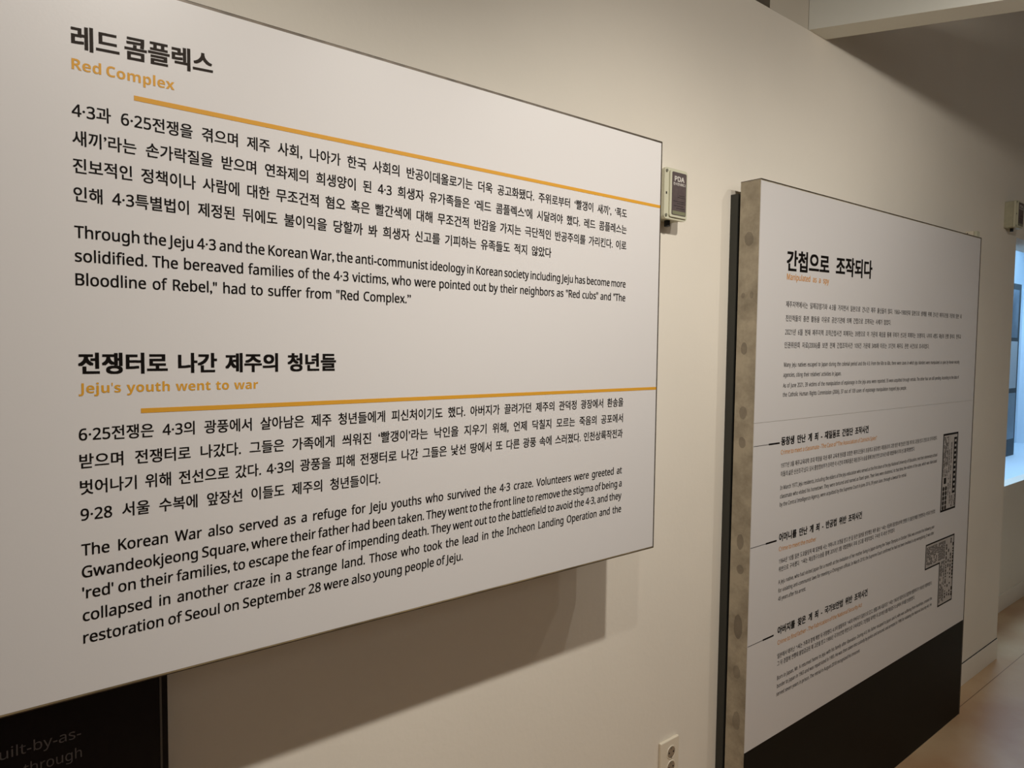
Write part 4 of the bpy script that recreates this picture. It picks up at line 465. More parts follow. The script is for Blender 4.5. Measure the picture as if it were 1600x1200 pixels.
51089:[368,6,66,94,0,-28,202,0,0,-97,33,0,0,125,29,28,306,0,-28,81,0,0,-14,-4,-30,-12,-28,-19,-24,-25,-21,-31,-14,18,-26,24,11,22,15,18,18,15,20,11,24,11,-21,15,-19,17,-17,21,-14,23,-10,17,26,-30,14,-24,19,-18,23,-12,26,-4,28,0,14,80,0,0,28,8,268,331,0,-218,33,0,0,95,53,0,0,28,-53,0,0,95],
51109:[368,20,186,103,-41,-3,-33,-8,-25,-14,-15,-19,-6,-23,6,-23,15,-18,25,-14,33,-8,41,-3,40,3,33,8,25,14,15,18,5,23,-5,23,-15,19,-25,14,-33,8,20,186,76,29,-1,24,-5,18,-9,11,-11,4,-14,-4,-14,-11,-11,-18,-8,-24,-5,-29,-2,-30,2,-24,5,-18,8,-11,11,-4,14,4,14,11,11,18,9,24,5,29,28,304,0,-27,81,0,0,-15,-4,-30,-12,-28,-19,-24,-25,-20,-31,-15,17,-26,25,11,22,15,18,18,15,21,11,24,12,-21,14,-18,18,-16,21,-13,23,-10,16,26,-30,13,-24,18,-18,23,-12,25,-4,28,0,14,80,0,0,27,8,268,331,0,-218,33,0,0,98,53,0,0,28,-53,0,0,92],
51116:[368,12,218,323,0,-336,31,0,0,170,47,0,0,-188,32,0,0,362,-32,0,0,-146,-47,0,0,138,29,25,288,0,-27,70,0,0,-28,-3,-43,-10,-38,-16,-34,-22,-28,-28,-21,21,-26,21,16,18,19,15,22,12,26,9,28,9,-25,12,-23,14,-20,18,-16,20,-14,19,26,-27,19,-22,26,-16,32,-9,35,-3,39,0,28,65,0,0,27],
51137:[368,20,206,100,-41,-2,-34,-9,-25,-13,-15,-18,-6,-23,6,-22,15,-19,25,-13,34,-9,41,-2,41,2,34,9,25,13,15,19,6,22,-6,23,-15,18,-25,13,-34,9,20,206,75,30,-2,24,-5,18,-8,12,-11,4,-14,-4,-14,-12,-11,-18,-8,-24,-5,-30,-1,-30,1,-24,5,-19,8,-11,11,-4,14,4,14,11,11,19,8,24,5,27,28,301,0,-27,67,0,-3,-43,-10,-26,-15,-23,-20,-20,-26,-15,18,-26,20,11,17,14,14,16,12,18,9,20,9,-18,11,-16,14,-14,16,-12,18,-9,18,25,-25,14,-20,17,-14,21,-9,24,-3,42,64,0,0,27,12,216,324,0,-203,32,0,0,86,45,0,0,-98,32,0,0,221,-32,0,0,-96,-45,0,0,90],
51201:[368,6,76,95,0,-27,208,0,0,-99,34,0,0,126,29,32,306,0,-27,80,0,0,-15,-4,-30,-13,-28,-19,-25,-25,-20,-30,-15,17,-26,25,11,21,16,19,18,15,21,12,24,11,-21,14,-20,18,-16,20,-14,23,-11,17,26,-29,14,-24,20,-19,23,-11,26,-4,28,0,14,79,0,0,27,8,284,331,0,-95,-70,0,0,-27,70,0,0,-95,34,0,0,217],
51204:[368,8,284,330,0,-99,-72,0,0,-27,72,0,0,-139,34,0,0,265,6,87,89,0,-112,241,0,0,27,-208,0,0,85,29,32,301,0,-27,80,0,0,-18,-4,-30,-13,-28,-19,-25,-25,-20,-30,-15,17,-27,25,12,21,15,19,19,15,21,11,24,11,-22,15,-19,18,-17,20,-14,23,-10,17,26,-29,14,-24,19,-19,24,-11,26,-4,27,0,18,79,0,0,27],
51216:[368,4,83,101,0,-127,235,0,0,127,4,285,75,0,-74,-169,0,0,74,8,284,331,0,-91,-71,0,0,-27,71,0,0,-94,34,0,0,212,29,32,308,0,-28,80,0,0,-13,-4,-30,-13,-28,-19,-25,-25,-21,-30,-14,17,-27,25,12,21,15,19,18,15,22,11,23,11,-21,15,-19,18,-17,20,-14,23,-11,17,27,-29,14,-24,19,-19,24,-11,26,-4,27,0,13,79,0,0,28],
51221:[368,20,198,104,-41,-3,-33,-8,-25,-14,-16,-19,-5,-24,5,-23,16,-19,25,-13,33,-9,41,-3,42,3,33,9,25,13,15,19,6,23,-6,24,-15,19,-25,14,-33,8,20,198,78,30,-2,25,-5,18,-9,11,-11,4,-15,-4,-14,-11,-11,-18,-9,-25,-5,-30,-2,-30,2,-24,5,-18,9,-11,11,-4,14,4,15,11,11,18,9,24,5,8,284,331,0,-94,-71,0,0,-28,71,0,0,-94,34,0,0,216,29,32,304,0,-27,80,0,0,-12,-4,-31,-12,-28,-20,-25,-25,-21,-30,-15,17,-27,25,12,21,16,19,18,15,22,12,24,11,-21,14,-19,18,-17,20,-14,23,-11,17,27,-29,14,-24,19,-19,23,-11,27,-4,27,0,12,79,0,0,27],
51228:[368,4,295,331,0,-362,32,0,0,362,8,223,322,0,-121,-60,0,0,-27,60,0,0,-186,31,0,0,334,29,26,288,0,-27,68,0,0,-33,-3,-39,-10,-38,-16,-34,-22,-29,-27,-22,20,-25,20,16,18,20,15,23,12,27,9,28,9,-26,12,-25,15,-21,17,-19,20,-14,20,24,-27,21,-22,28,-15,32,-10,36,-3,37,0,33,65,0,0,27],
51276:[368,12,218,203,0,-27,66,0,0,-57,34,0,0,212,-34,0,0,-69,-66,0,0,-27,66,0,0,-32,29,32,306,0,-27,80,0,0,-18,-4,-30,-12,-28,-19,-24,-25,-20,-30,-15,17,-26,24,11,22,15,18,18,15,21,12,23,11,-21,14,-19,18,-16,20,-14,23,-10,17,26,-29,14,-24,19,-18,23,-12,26,-4,28,0,17,78,0,0,27,46,246,108,-2,-36,-6,-19,-10,-19,-15,-17,-18,-14,-18,13,-14,17,-11,18,-6,19,-2,38,-32,0,0,-19,-3,-21,-9,-21,-15,-20,-20,-16,-25,-13,16,-24,20,9,17,12,14,13,12,16,9,17,8,-18,10,-16,14,-15,16,-12,19,-10,19,11,16,12,13,15,11,17,8,17,9,-18,11,-16,15,-14,17,-11,20,-9,17,24,-25,12,-20,16,-15,19,-9,22,-4,22,0,19],
51312:[368,8,167,130,0,-87,-147,0,0,-28,328,0,0,28,-148,0,0,87,29,47,298,0,-28,119,0,0,-7,-7,-34,-21,-30,-29,-25,-36,-19,-37,-11,14,-26,32,9,32,15,28,20,24,24,18,28,18,-27,24,-24,28,-20,32,-14,33,-10,14,27,-38,10,-36,19,-30,25,-21,29,-7,34,0,7,119,0,0,28],
51313:[368,6,56,86,0,-26,217,0,0,-91,33,0,0,117,27,50,316,0,-27,112,0,-7,-23,-19,-20,-27,-17,-33,-12,-38,-7,12,-27,35,7,32,11,28,15,23,19,15,23,16,-23,23,-19,28,-15,32,-11,34,-7,13,27,-38,7,-33,12,-27,17,-19,20,-7,23,112,0,0,27,8,167,204,0,-55,-147,0,0,-27,328,0,0,27,-148,0,0,55],
51340:[368,27,32,297,0,-27,81,0,-5,-33,-12,-26,-19,-22,-25,-19,-30,-13,16,-26,25,10,22,14,18,17,16,20,11,22,11,-21,15,-18,18,-15,21,-13,24,-10,16,26,-29,13,-25,17,-19,22,-11,24,-5,31,80,0,0,27,11,20,44,130,3,47,5,47,6,-2,25,-37,-5,-59,-4,0,72,-33,0,0,-73,-97,-1,8,265,331,0,-362,33,0,0,184,57,0,0,28,-57,0,0,150],
51396:[368,4,282,331,0,-363,33,0,0,363,27,40,296,0,-27,82,0,-5,-33,-13,-25,-19,-23,-26,-18,-31,-12,16,-26,25,10,23,13,19,17,16,19,12,23,12,-21,15,-18,19,-15,22,-13,25,-9,16,26,-31,12,-25,17,-20,21,-12,24,-5,31,83,0,0,27,11,26,45,136,4,49,4,50,8,-3,25,-40,-6,-62,-4,0,71,-34,0,0,-73,-100,-1],
51452:[368,27,51,308,0,-26,114,0,-7,-30,-19,-25,-28,-21,-34,-15,-38,-9,13,-27,33,8,31,13,28,17,23,21,16,24,17,-24,23,-21,28,-17,31,-13,33,-8,13,27,-38,9,-34,15,-28,21,-19,25,-7,30,114,0,0,26,8,20,125,0,-27,146,0,0,-129,33,0,0,129,148,0,0,27],
51453:[368,14,56,86,0,-27,217,0,0,-90,33,0,0,117,-106,0,0,47,148,0,0,27,-328,0,0,-27,147,0,0,-47,27,50,316,0,-27,112,0,-7,-23,-19,-20,-27,-17,-33,-12,-38,-7,12,-27,35,7,32,11,28,15,23,19,15,23,16,-23,23,-19,28,-15,32,-11,34,-7,13,27,-38,7,-33,12,-27,17,-19,20,-7,23,112,0,0,27],
51473:[368,20,183,71,31,-2,25,-5,19,-7,12,-11,4,-13,-4,-13,-12,-11,-19,-7,-25,-5,-31,-2,-31,2,-25,5,-19,7,-11,11,-4,13,4,13,11,11,19,7,25,5,27,20,162,0,-28,147,0,0,-38,-37,-4,-30,-8,-22,-13,-14,-17,-5,-21,6,-22,15,-18,26,-13,35,-8,42,-2,43,2,34,8,26,13,15,18,6,22,-5,21,-14,17,-22,13,-29,8,-37,4,0,38,147,0,0,28,27,50,314,0,-27,112,0,-8,-22,-19,-20,-27,-17,-33,-12,-37,-6,12,-27,35,7,32,11,28,15,23,19,15,22,16,-22,23,-19,28,-15,32,-11,35,-7,12,27,-37,6,-34,12,-27,17,-18,20,-8,22,112,0,0,27],
51648:[368,4,283,331,0,-362,33,0,0,362,29,32,294,0,-28,84,0,0,-46,-5,-37,-14,-37,-21,-34,-26,-27,-30,-20,19,-27,24,16,22,20,20,25,16,28,12,31,12,-29,16,-26,20,-23,22,-19,24,-14,19,27,-31,18,-26,26,-21,31,-14,35,-5,36,0,46,85,0,0,28],
51652:[368,4,283,330,0,-264,33,0,0,264,29,34,301,0,-27,82,0,0,-20,-4,-30,-12,-28,-19,-25,-26,-20,-30,-15,17,-26,25,12,22,15,18,18,16,21,11,23,12,-21,15,-20,18,-16,22,-14,23,-10,17,26,-30,13,-25,19,-19,23,-13,26,-4,29,0,20,82,0,0,27,6,84,90,0,-113,244,0,0,27,-211,0,0,86],
51656:[368,4,283,331,0,-188,33,0,0,188,13,84,-1,0,-26,245,0,0,26,-213,0,0,40,200,0,0,87,-234,0,0,-26,202,0,0,-37,-200,0,27,34,310,0,-27,82,0,-4,-32,-12,-26,-19,-24,-26,-19,-30,-13,15,-27,26,11,22,14,19,18,15,20,12,23,12,-20,15,-19,19,-16,21,-13,25,-10,16,26,-31,13,-25,17,-19,22,-13,25,-4,30,82,0,0,27],
52268:[368,32,110,328,0,-46,-80,0,0,-27,80,0,0,-10,-4,-29,-12,-27,-19,-23,-25,-19,-30,-14,17,-26,24,10,22,15,18,17,15,20,11,22,11,-21,15,-18,18,-16,21,-13,23,-9,17,26,-30,13,-24,18,-19,22,-12,25,-4,37,80,0,0,27,-79,0,0,46,8,268,331,0,-268,33,0,0,128,53,0,0,27,-53,0,0,113,6,76,86,0,-109,241,0,0,27,-209,0,0,82],
52272:[368,31,110,332,0,-38,-80,0,0,-27,80,0,-4,-31,-12,-22,-20,-19,-25,-16,-30,-11,15,-26,25,9,22,12,19,15,16,18,11,20,12,-18,15,-16,19,-14,21,-11,24,-8,15,26,-30,10,-25,14,-18,19,-13,20,-4,29,80,0,0,27,-79,0,0,38,8,268,331,0,-191,33,0,0,83,53,0,0,27,-53,0,0,81,13,72,-1,0,-26,242,0,0,26,-210,0,0,38,197,0,0,85,-230,0,0,-26,197,0,0,-34,-196,0],
52285:[368,20,186,100,-41,-3,-33,-8,-25,-13,-15,-18,-6,-23,6,-23,15,-18,25,-13,33,-8,41,-3,40,3,33,8,25,13,15,18,5,23,-5,23,-15,18,-25,13,-33,8,20,186,74,29,-2,24,-5,18,-8,11,-10,4,-14,-4,-14,-11,-11,-18,-8,-24,-5,-29,-1,-30,1,-24,5,-18,8,-11,11,-4,14,4,14,11,10,18,8,24,5,32,110,332,0,-45,-80,0,0,-27,80,0,0,-7,-4,-29,-12,-26,-19,-22,-25,-19,-30,-13,17,-26,24,10,22,14,18,17,15,20,11,22,12,-19,15,-18,18,-15,20,-12,24,-10,16,27,-30,12,-24,17,-19,20,-12,24,-4,33,80,0,0,27,-79,0,0,45,8,268,331,0,-222,33,0,0,101,53,0,0,27,-53,0,0,94],
52286:[368,32,110,332,0,-43,-80,0,0,-27,80,0,0,-6,-4,-28,-12,-25,-19,-22,-25,-18,-30,-12,16,-27,24,11,22,13,19,16,15,19,11,22,11,-20,15,-17,19,-15,21,-12,23,-9,16,25,-30,12,-24,17,-19,21,-12,23,-4,32,80,0,0,27,-79,0,0,43,8,268,331,0,-210,33,0,0,93,53,0,0,28,-53,0,0,89,27,70,101,0,-27,101,0,-9,-21,-17,-20,-25,-16,-30,-13,-34,-8,12,-26,31,8,29,11,25,14,20,17,15,21,16,-20,20,-18,25,-15,29,-11,30,-7,13,26,-34,8,-30,13,-25,16,-17,20,-9,21,101,0,0,27],
52292:[368,32,94,318,0,-54,-68,0,0,-28,68,0,0,-16,-3,-36,-10,-35,-16,-32,-21,-27,-27,-21,19,-25,21,15,17,19,15,22,12,24,9,27,9,-25,13,-23,15,-20,17,-17,20,-14,19,25,-27,19,-21,26,-16,30,-10,33,-3,51,68,0,0,28,-68,0,0,54,12,218,323,0,-336,31,0,0,170,47,0,0,-188,32,0,0,362,-32,0,0,-146,-47,0,0,138],
52293:[368,6,82,90,0,-28,210,0,0,-93,33,0,0,121,32,95,326,0,-43,-65,0,0,-27,65,0,0,-4,-3,-27,-9,-25,-15,-23,-20,-19,-25,-14,16,-24,20,10,17,14,15,16,12,18,9,20,9,-18,12,-17,14,-15,17,-12,20,-10,16,25,-25,13,-21,18,-15,21,-9,24,-3,29,64,0,0,27,-64,0,0,43,12,216,324,0,-213,32,0,0,96,45,0,0,-98,32,0,0,221,-32,0,0,-96,-45,0,0,90],
52376:[368,8,207,186,0,-28,77,0,0,-190,34,0,0,363,-34,0,0,-145,33,112,324,0,-56,-82,0,0,-27,82,0,0,-27,-4,-37,-13,-35,-19,-32,-25,-26,-30,-20,18,-25,24,14,21,19,18,24,15,26,12,29,11,-28,16,-25,18,-21,22,-18,23,-14,19,26,-30,18,-26,25,-20,31,-13,33,-4,36,0,27,80,0,0,27,-80,0,0,56],
52377:[368,6,76,92,0,-28,208,0,0,-96,34,0,0,124,8,284,331,0,-106,-73,0,0,-28,73,0,0,-87,34,0,0,221,32,110,332,0,-45,-80,0,0,-27,80,0,0,-9,-4,-29,-12,-26,-19,-23,-24,-19,-30,-14,16,-26,24,11,22,14,18,17,15,20,11,22,12,-20,15,-19,19,-16,21,-13,24,-10,15,27,-30,13,-24,17,-19,22,-13,25,-4,36,80,0,0,27,-79,0,0,45],
52380:[368,33,110,328,0,-46,-80,0,0,-26,80,0,0,-12,-4,-29,-12,-27,-19,-24,-24,-19,-30,-14,16,-26,24,11,22,14,18,17,15,20,12,23,11,-21,15,-19,18,-16,22,-13,23,-10,17,26,-30,13,-25,19,-19,22,-13,26,-4,27,0,12,80,0,0,26,-79,0,0,46,8,284,330,0,-111,-73,0,0,-27,73,0,0,-132,34,0,0,270,6,87,84,0,-107,241,0,0,27,-208,0,0,80],
52393:[368,8,86,114,0,-140,231,0,0,140,-33,0,0,-43,-165,0,0,43,4,119,45,165,0,0,-44,-165,0,32,110,332,0,-42,-80,0,0,-26,80,0,0,-6,-4,-27,-12,-25,-19,-22,-25,-18,-30,-12,16,-26,24,10,22,13,19,16,15,19,11,22,12,-20,15,-17,19,-15,22,-12,24,-9,15,26,-30,11,-25,17,-19,20,-12,23,-5,32,80,0,0,26,-79,0,0,42,8,284,331,0,-97,-71,0,0,-27,71,0,0,-77,33,0,0,201],
52397:[368,20,198,102,-41,-3,-33,-8,-25,-14,-16,-18,-5,-23,5,-23,16,-19,25,-13,33,-9,41,-2,42,2,33,9,25,13,15,19,6,23,-6,23,-15,18,-25,14,-33,8,20,198,76,31,-2,24,-5,18,-8,11,-11,4,-14,-4,-14,-11,-11,-18,-8,-24,-6,-31,-1,-30,1,-24,6,-18,8,-11,11,-4,14,4,14,11,11,18,8,24,5,32,110,332,0,-45,-80,0,0,-27,80,0,0,-6,-4,-29,-12,-26,-19,-23,-24,-19,-30,-14,16,-26,24,11,22,14,18,17,15,20,12,23,11,-20,15,-18,19,-15,21,-13,24,-9,16,26,-30,12,-25,17,-19,21,-12,24,-5,33,80,0,0,27,-79,0,0,45,8,284,331,0,-103,-72,0,0,-28,72,0,0,-88,34,0,0,219],
52404:[368,4,295,331,0,-362,32,0,0,362,8,223,322,0,-134,-55,0,0,-28,55,0,0,-172,31,0,0,334,32,94,318,0,-54,-67,0,0,-27,67,0,0,-18,-3,-35,-10,-35,-16,-32,-21,-28,-27,-21,19,-25,21,15,17,19,15,22,12,25,9,26,9,-25,13,-23,15,-20,17,-17,20,-14,19,25,-27,19,-21,26,-16,30,-10,34,-3,52,66,0,0,27,-66,0,0,54],
52488:[368,8,167,124,0,-82,-147,0,0,-28,328,0,0,28,-148,0,0,82,31,167,323,0,-49,-117,0,0,-28,117,0,-7,-31,-18,-28,-28,-22,-36,-17,-40,-10,13,-26,34,8,31,13,28,16,23,21,17,25,17,-25,22,-21,28,-16,32,-13,33,-8,13,26,-40,10,-35,17,-28,22,-19,28,-7,31,117,0,0,28,-117,0,0,49],
52509:[368,20,183,90,-43,-3,-34,-7,-26,-13,-15,-16,-6,-21,6,-22,15,-16,26,-12,34,-8,43,-2,43,2,34,8,26,12,15,16,6,22,-6,21,-15,16,-26,13,-34,7,20,183,64,31,-1,26,-4,18,-7,12,-10,4,-12,-4,-13,-12,-9,-18,-7,-26,-5,-31,-1,-31,1,-25,5,-19,7,-11,9,-4,13,4,12,11,10,19,7,25,4,8,167,188,0,-44,-147,0,0,-28,327,0,0,28,-147,0,0,44,31,54,296,0,-27,111,0,-8,-22,-18,-19,-27,-15,-34,-11,-39,-6,10,-26,35,6,32,9,28,13,23,16,16,20,17,-20,23,-16,28,-13,32,-9,35,-6,10,26,-39,6,-34,11,-28,15,-18,19,-8,22,113,0,0,27,-114,0,0,36,-33,0,0,-36],
52636:[368,21,60,-2,0,-25,256,0,0,25,-223,0,0,34,212,0,0,80,-105,0,0,33,146,0,0,25,-326,0,0,-25,147,0,0,-33,-107,0,0,-25,212,0,0,-31,-212,0,31,54,299,0,-25,110,0,-9,-20,-19,-16,-27,-13,-33,-9,-38,-4,9,-26,36,5,32,8,28,11,23,15,17,19,17,-19,23,-15,29,-11,32,-8,35,-5,10,26,-38,4,-34,9,-27,13,-19,16,-9,20,112,0,0,25,-114,0,0,34,-33,0,0,-34],
52824:[368,4,283,331,0,-362,33,0,0,362,33,120,324,0,-56,-84,0,0,-27,84,0,0,-27,-4,-38,-13,-35,-20,-32,-26,-26,-30,-19,18,-25,24,14,22,19,19,23,16,26,11,29,12,-27,16,-25,19,-21,22,-18,24,-14,18,26,-31,18,-26,25,-20,30,-13,34,-5,36,0,27,83,0,0,27,-83,0,0,56],
52828:[368,4,283,330,0,-267,33,0,0,267,6,84,88,0,-111,244,0,0,27,-211,0,0,84,32,118,329,0,-47,-82,0,0,-26,82,0,0,-10,-4,-29,-12,-27,-20,-24,-25,-19,-30,-14,17,-26,24,11,22,14,18,17,15,21,12,22,12,-21,15,-18,19,-17,21,-13,24,-10,16,27,-30,13,-25,18,-20,22,-12,26,-4,37,81,0,0,26,-81,0,0,47],
52832:[368,4,283,331,0,-192,33,0,0,192,13,84,-1,0,-26,245,0,0,26,-213,0,0,39,200,0,0,84,-234,0,0,-26,202,0,0,-34,-200,0,31,118,333,0,-41,-82,0,0,-26,82,0,-5,-26,-13,-24,-20,-20,-24,-16,-30,-12,16,-26,25,10,22,13,19,16,15,19,12,21,12,-20,16,-17,19,-15,22,-12,25,-9,15,26,-30,10,-25,16,-20,19,-13,22,-5,25,81,0,0,26,-81,0,0,41],
53092:[368,4,60,93,0,-119,245,0,0,119,4,273,66,0,-65,-180,0,0,65,11,59,318,0,-26,215,0,-1,-36,-223,-6,5,-28,217,10,-8,-52,34,-2,7,52,2,88,8,153,204,0,-48,-133,0,0,-27,326,0,0,27,-160,0,0,48],
53188:[368,12,20,46,0,-28,327,0,0,28,-121,0,0,92,-33,0,0,-92,-55,0,0,92,-34,0,0,-92,11,59,296,0,-28,216,0,-1,-59,-225,-9,5,-29,219,13,-9,-87,33,-3,8,78,2,124],
53416:[368,4,283,330,0,-262,33,0,0,262,19,46,303,0,-27,130,0,-5,-27,-5,-17,-138,-6,5,-27,120,9,-16,-20,-19,-18,-25,-17,-29,-14,-34,-13,13,-26,63,26,47,35,33,41,18,47,6,54,6,84,86,0,-112,244,0,0,28,-211,0,0,84],
53468:[368,15,34,289,0,-231,84,1,50,5,25,4,-3,27,-46,-6,-78,-3,0,81,105,0,0,27,-105,0,0,68,111,0,0,27,12,216,323,0,-336,32,0,0,171,48,0,0,-189,32,0,0,362,-32,0,0,-145,-48,0,0,137],
53552:[368,8,210,194,0,-27,75,0,0,-199,33,0,0,363,-33,0,0,-137,15,37,298,0,-243,100,2,62,5,30,4,-3,28,-58,-8,-98,-3,0,86,118,0,0,27,-118,0,0,74,134,0,0,28],
53685:[368,20,183,86,-43,-3,-35,-7,-25,-12,-16,-16,-5,-20,5,-21,16,-16,25,-12,35,-7,43,-2,43,2,35,7,25,12,16,16,5,21,-5,20,-16,16,-25,12,-35,7,20,183,60,32,-1,25,-4,18,-7,12,-9,4,-11,-4,-12,-12,-9,-18,-7,-25,-4,-32,-1,-32,1,-25,4,-18,7,-12,9,-4,12,4,11,12,9,18,7,25,4,20,63,320,0,-146,103,0,0,-35,-146,0,0,-27,327,0,0,27,-147,0,0,35,108,0,0,26,-212,0,0,36,201,0,0,25,-201,0,0,33,210,0,0,26],
53945:[368,4,20,140,0,-27,327,0,0,27,6,56,78,0,-27,215,0,0,-82,33,0,0,109,12,63,321,0,-147,245,0,0,26,-212,0,0,36,201,0,0,25,-201,0,0,34,210,0,0,26],
54252:[368,20,50,150,0,-26,116,0,0,-82,-146,0,0,-28,328,0,0,28,-149,0,0,82,117,0,0,26,-55,0,0,119,56,0,0,27,-268,0,0,-27,56,0,0,-119,4,138,269,90,0,0,-119,-90,0],
54253:[368,6,56,79,0,-27,217,0,0,-83,33,0,0,110,20,20,142,0,-27,327,0,0,27,-147,0,0,44,114,0,0,26,-53,0,0,78,55,0,0,28,-266,0,0,-28,55,0,0,-78,-53,0,0,-26,115,0,0,-44,4,138,290,90,0,0,-78,-90,0],
54413:[368,20,183,68,31,-2,25,-5,19,-7,11,-10,4,-13,-4,-12,-11,-11,-19,-7,-25,-5,-31,-1,-31,1,-25,5,-19,7,-11,11,-4,12,4,13,11,10,19,7,25,5,27,20,154,0,-26,147,0,0,-35,-37,-4,-30,-8,-22,-13,-14,-16,-4,-21,5,-21,16,-18,25,-12,35,-8,42,-2,43,2,34,8,26,12,15,18,6,21,-5,21,-13,16,-22,13,-30,8,-37,4,0,35,147,0,0,26,12,52,215,0,-27,262,0,0,27,-53,0,0,75,55,0,0,27,-266,0,0,-27,55,0,0,-75,4,138,290,90,0,0,-75,-90,0],
54540:[368,4,20,170,0,-27,327,0,0,27,12,52,225,0,-25,262,0,0,25,-53,0,0,69,55,0,0,26,-266,0,0,-26,55,0,0,-69,4,138,294,90,0,0,-69,-90,0,13,60,-2,0,-25,256,0,0,25,-223,0,0,34,212,0,0,79,-245,0,0,-25,212,0,0,-30,-212,0],
54588:[368,4,284,331,0,-362,33,0,0,362,13,23,58,135,4,96,10,-2,25,-58,-6,0,174,40,0,0,27,-205,0,0,-27,40,0,0,-178,-49,-1,4,101,265,60,0,0,-175,-60,-3],
54589:[368,6,75,93,0,-27,208,0,0,-97,33,0,0,124,4,283,331,0,-220,33,0,0,220,13,30,133,129,3,91,10,-2,24,-54,-4,0,108,36,0,0,28,-194,0,0,-28,36,0,0,-113,-46,0,4,104,274,58,0,0,-110,-58,-2],
54616:[368,20,126,216,-28,-4,-25,-11,-19,-18,-12,-23,-4,-27,4,-28,12,-23,19,-17,25,-11,28,-4,29,4,24,11,19,17,12,23,4,28,-4,27,-12,23,-19,18,-24,11,20,126,188,19,-2,15,-8,12,-12,8,-15,3,-18,-3,-19,-8,-15,-12,-12,-15,-7,-19,-3,-18,3,-16,7,-12,12,-8,15,-2,19,2,18,8,15,12,12,16,8,8,265,331,0,-362,33,0,0,185,59,0,0,28,-59,0,0,149,8,109,326,0,-53,-91,0,0,-27,213,0,0,27,-89,0,0,53],
54617:[368,20,128,247,-29,-3,-24,-9,-19,-13,-11,-18,-4,-22,4,-22,11,-18,19,-14,24,-9,29,-3,28,3,24,9,18,14,12,18,4,22,-4,22,-12,18,-18,13,-24,9,20,128,221,18,-2,15,-5,12,-8,7,-11,2,-13,-2,-14,-7,-11,-12,-8,-15,-5,-18,-2,-19,2,-15,5,-11,8,-8,11,-2,14,2,13,8,11,11,8,15,5,6,66,85,0,-27,202,0,0,-89,33,0,0,116,8,111,332,0,-40,-90,0,0,-26,213,0,0,26,-90,0,0,40,8,268,331,0,-227,33,0,0,99,53,0,0,28,-53,0,0,100],
54620:[368,20,128,240,-29,-3,-24,-9,-19,-14,-11,-19,-4,-23,4,-22,11,-19,19,-14,24,-9,29,-3,28,3,24,9,18,14,12,19,4,22,-4,23,-12,19,-18,14,-24,9,20,128,214,18,-2,15,-5,12,-9,7,-12,2,-14,-2,-14,-7,-11,-12,-9,-15,-5,-18,-2,-19,2,-15,5,-11,9,-8,11,-2,14,2,14,8,12,11,9,15,5,8,268,330,0,-271,33,0,0,125,53,0,0,28,-53,0,0,118,8,111,330,0,-44,-90,0,0,-26,213,0,0,26,-90,0,0,44,6,76,81,0,-104,241,0,0,27,-209,0,0,77],
54624:[368,20,128,256,-30,-3,-24,-7,-18,-13,-11,-16,-4,-20,4,-20,11,-17,18,-12,24,-8,30,-2,29,2,24,8,18,12,11,17,4,20,-4,20,-11,16,-18,13,-24,7,20,128,232,18,-2,15,-5,12,-7,7,-9,2,-12,-2,-12,-7,-10,-12,-7,-15,-4,-18,-2,-19,2,-15,4,-11,7,-8,10,-2,12,2,12,8,9,11,7,15,5,8,268,332,0,-200,33,0,0,85,53,0,0,28,-53,0,0,87,13,72,-2,0,-25,242,0,0,25,-210,0,0,35,197,0,0,81,-230,0,0,-25,197,0,0,-32,-196,0,8,111,334,0,-36,-90,0,0,-26,213,0,0,26,-90,0,0,36],
54632:[368,4,74,92,0,-118,227,0,0,118,4,268,66,0,-65,-162,0,0,65,20,128,248,-29,-3,-24,-9,-19,-13,-11,-18,-4,-22,4,-22,11,-17,19,-14,24,-8,29,-3,28,3,24,8,18,14,12,17,4,22,-4,22,-12,18,-18,13,-24,9,20,128,222,18,-2,15,-5,12,-8,7,-11,2,-13,-2,-13,-7,-11,-12,-8,-15,-5,-18,-2,-19,2,-15,5,-11,8,-8,11,-2,13,2,13,8,11,11,8,15,5,8,268,331,0,-218,33,0,0,94,53,0,0,28,-53,0,0,96,8,111,334,0,-42,-90,0,0,-26,213,0,0,26,-90,0,0,42],
54637:[368,20,187,95,-40,-3,-33,-8,-24,-13,-16,-17,-5,-22,5,-22,16,-17,24,-13,33,-8,40,-2,40,2,33,8,24,13,16,17,5,22,-5,22,-16,17,-24,13,-33,8,20,187,69,29,-2,24,-4,17,-8,11,-10,4,-13,-4,-13,-11,-10,-17,-8,-24,-4,-29,-2,-29,2,-24,4,-17,8,-11,10,-4,13,4,13,11,10,17,8,24,4,20,128,245,-29,-3,-24,-8,-19,-14,-11,-17,-4,-22,4,-21,11,-18,19,-13,24,-9,29,-2,28,2,24,9,18,13,12,18,4,21,-4,22,-12,17,-18,14,-24,8,20,128,220,18,-2,15,-5,12,-8,7,-11,2,-13,-2,-13,-7,-11,-12,-7,-15,-5,-18,-2,-19,2,-15,5,-11,7,-8,11,-2,13,2,13,8,11,11,8,15,5,8,268,331,0,-233,33,0,0,104,53,0,0,28,-53,0,0,101,8,111,334,0,-44,-90,0,0,-26,213,0,0,26,-90,0,0,44],
54644:[368,20,109,218,-25,-4,-21,-11,-17,-18,-11,-23,-3,-27,3,-27,11,-23,17,-18,21,-11,25,-4,26,4,21,11,17,18,10,23,4,27,-4,27,-10,23,-17,18,-21,11,20,109,190,16,-3,13,-7,10,-12,7,-15,2,-18,-2,-18,-7,-15,-10,-11,-13,-8,-16,-2,-16,2,-13,8,-10,11,-6,15,-3,18,3,18,6,15,10,12,13,7,8,93,320,0,-51,-74,0,0,-27,180,0,0,27,-73,0,0,51,12,217,322,0,-336,31,0,0,165,46,0,0,-182,32,0,0,362,-32,0,0,-153,-46,0,0,144],
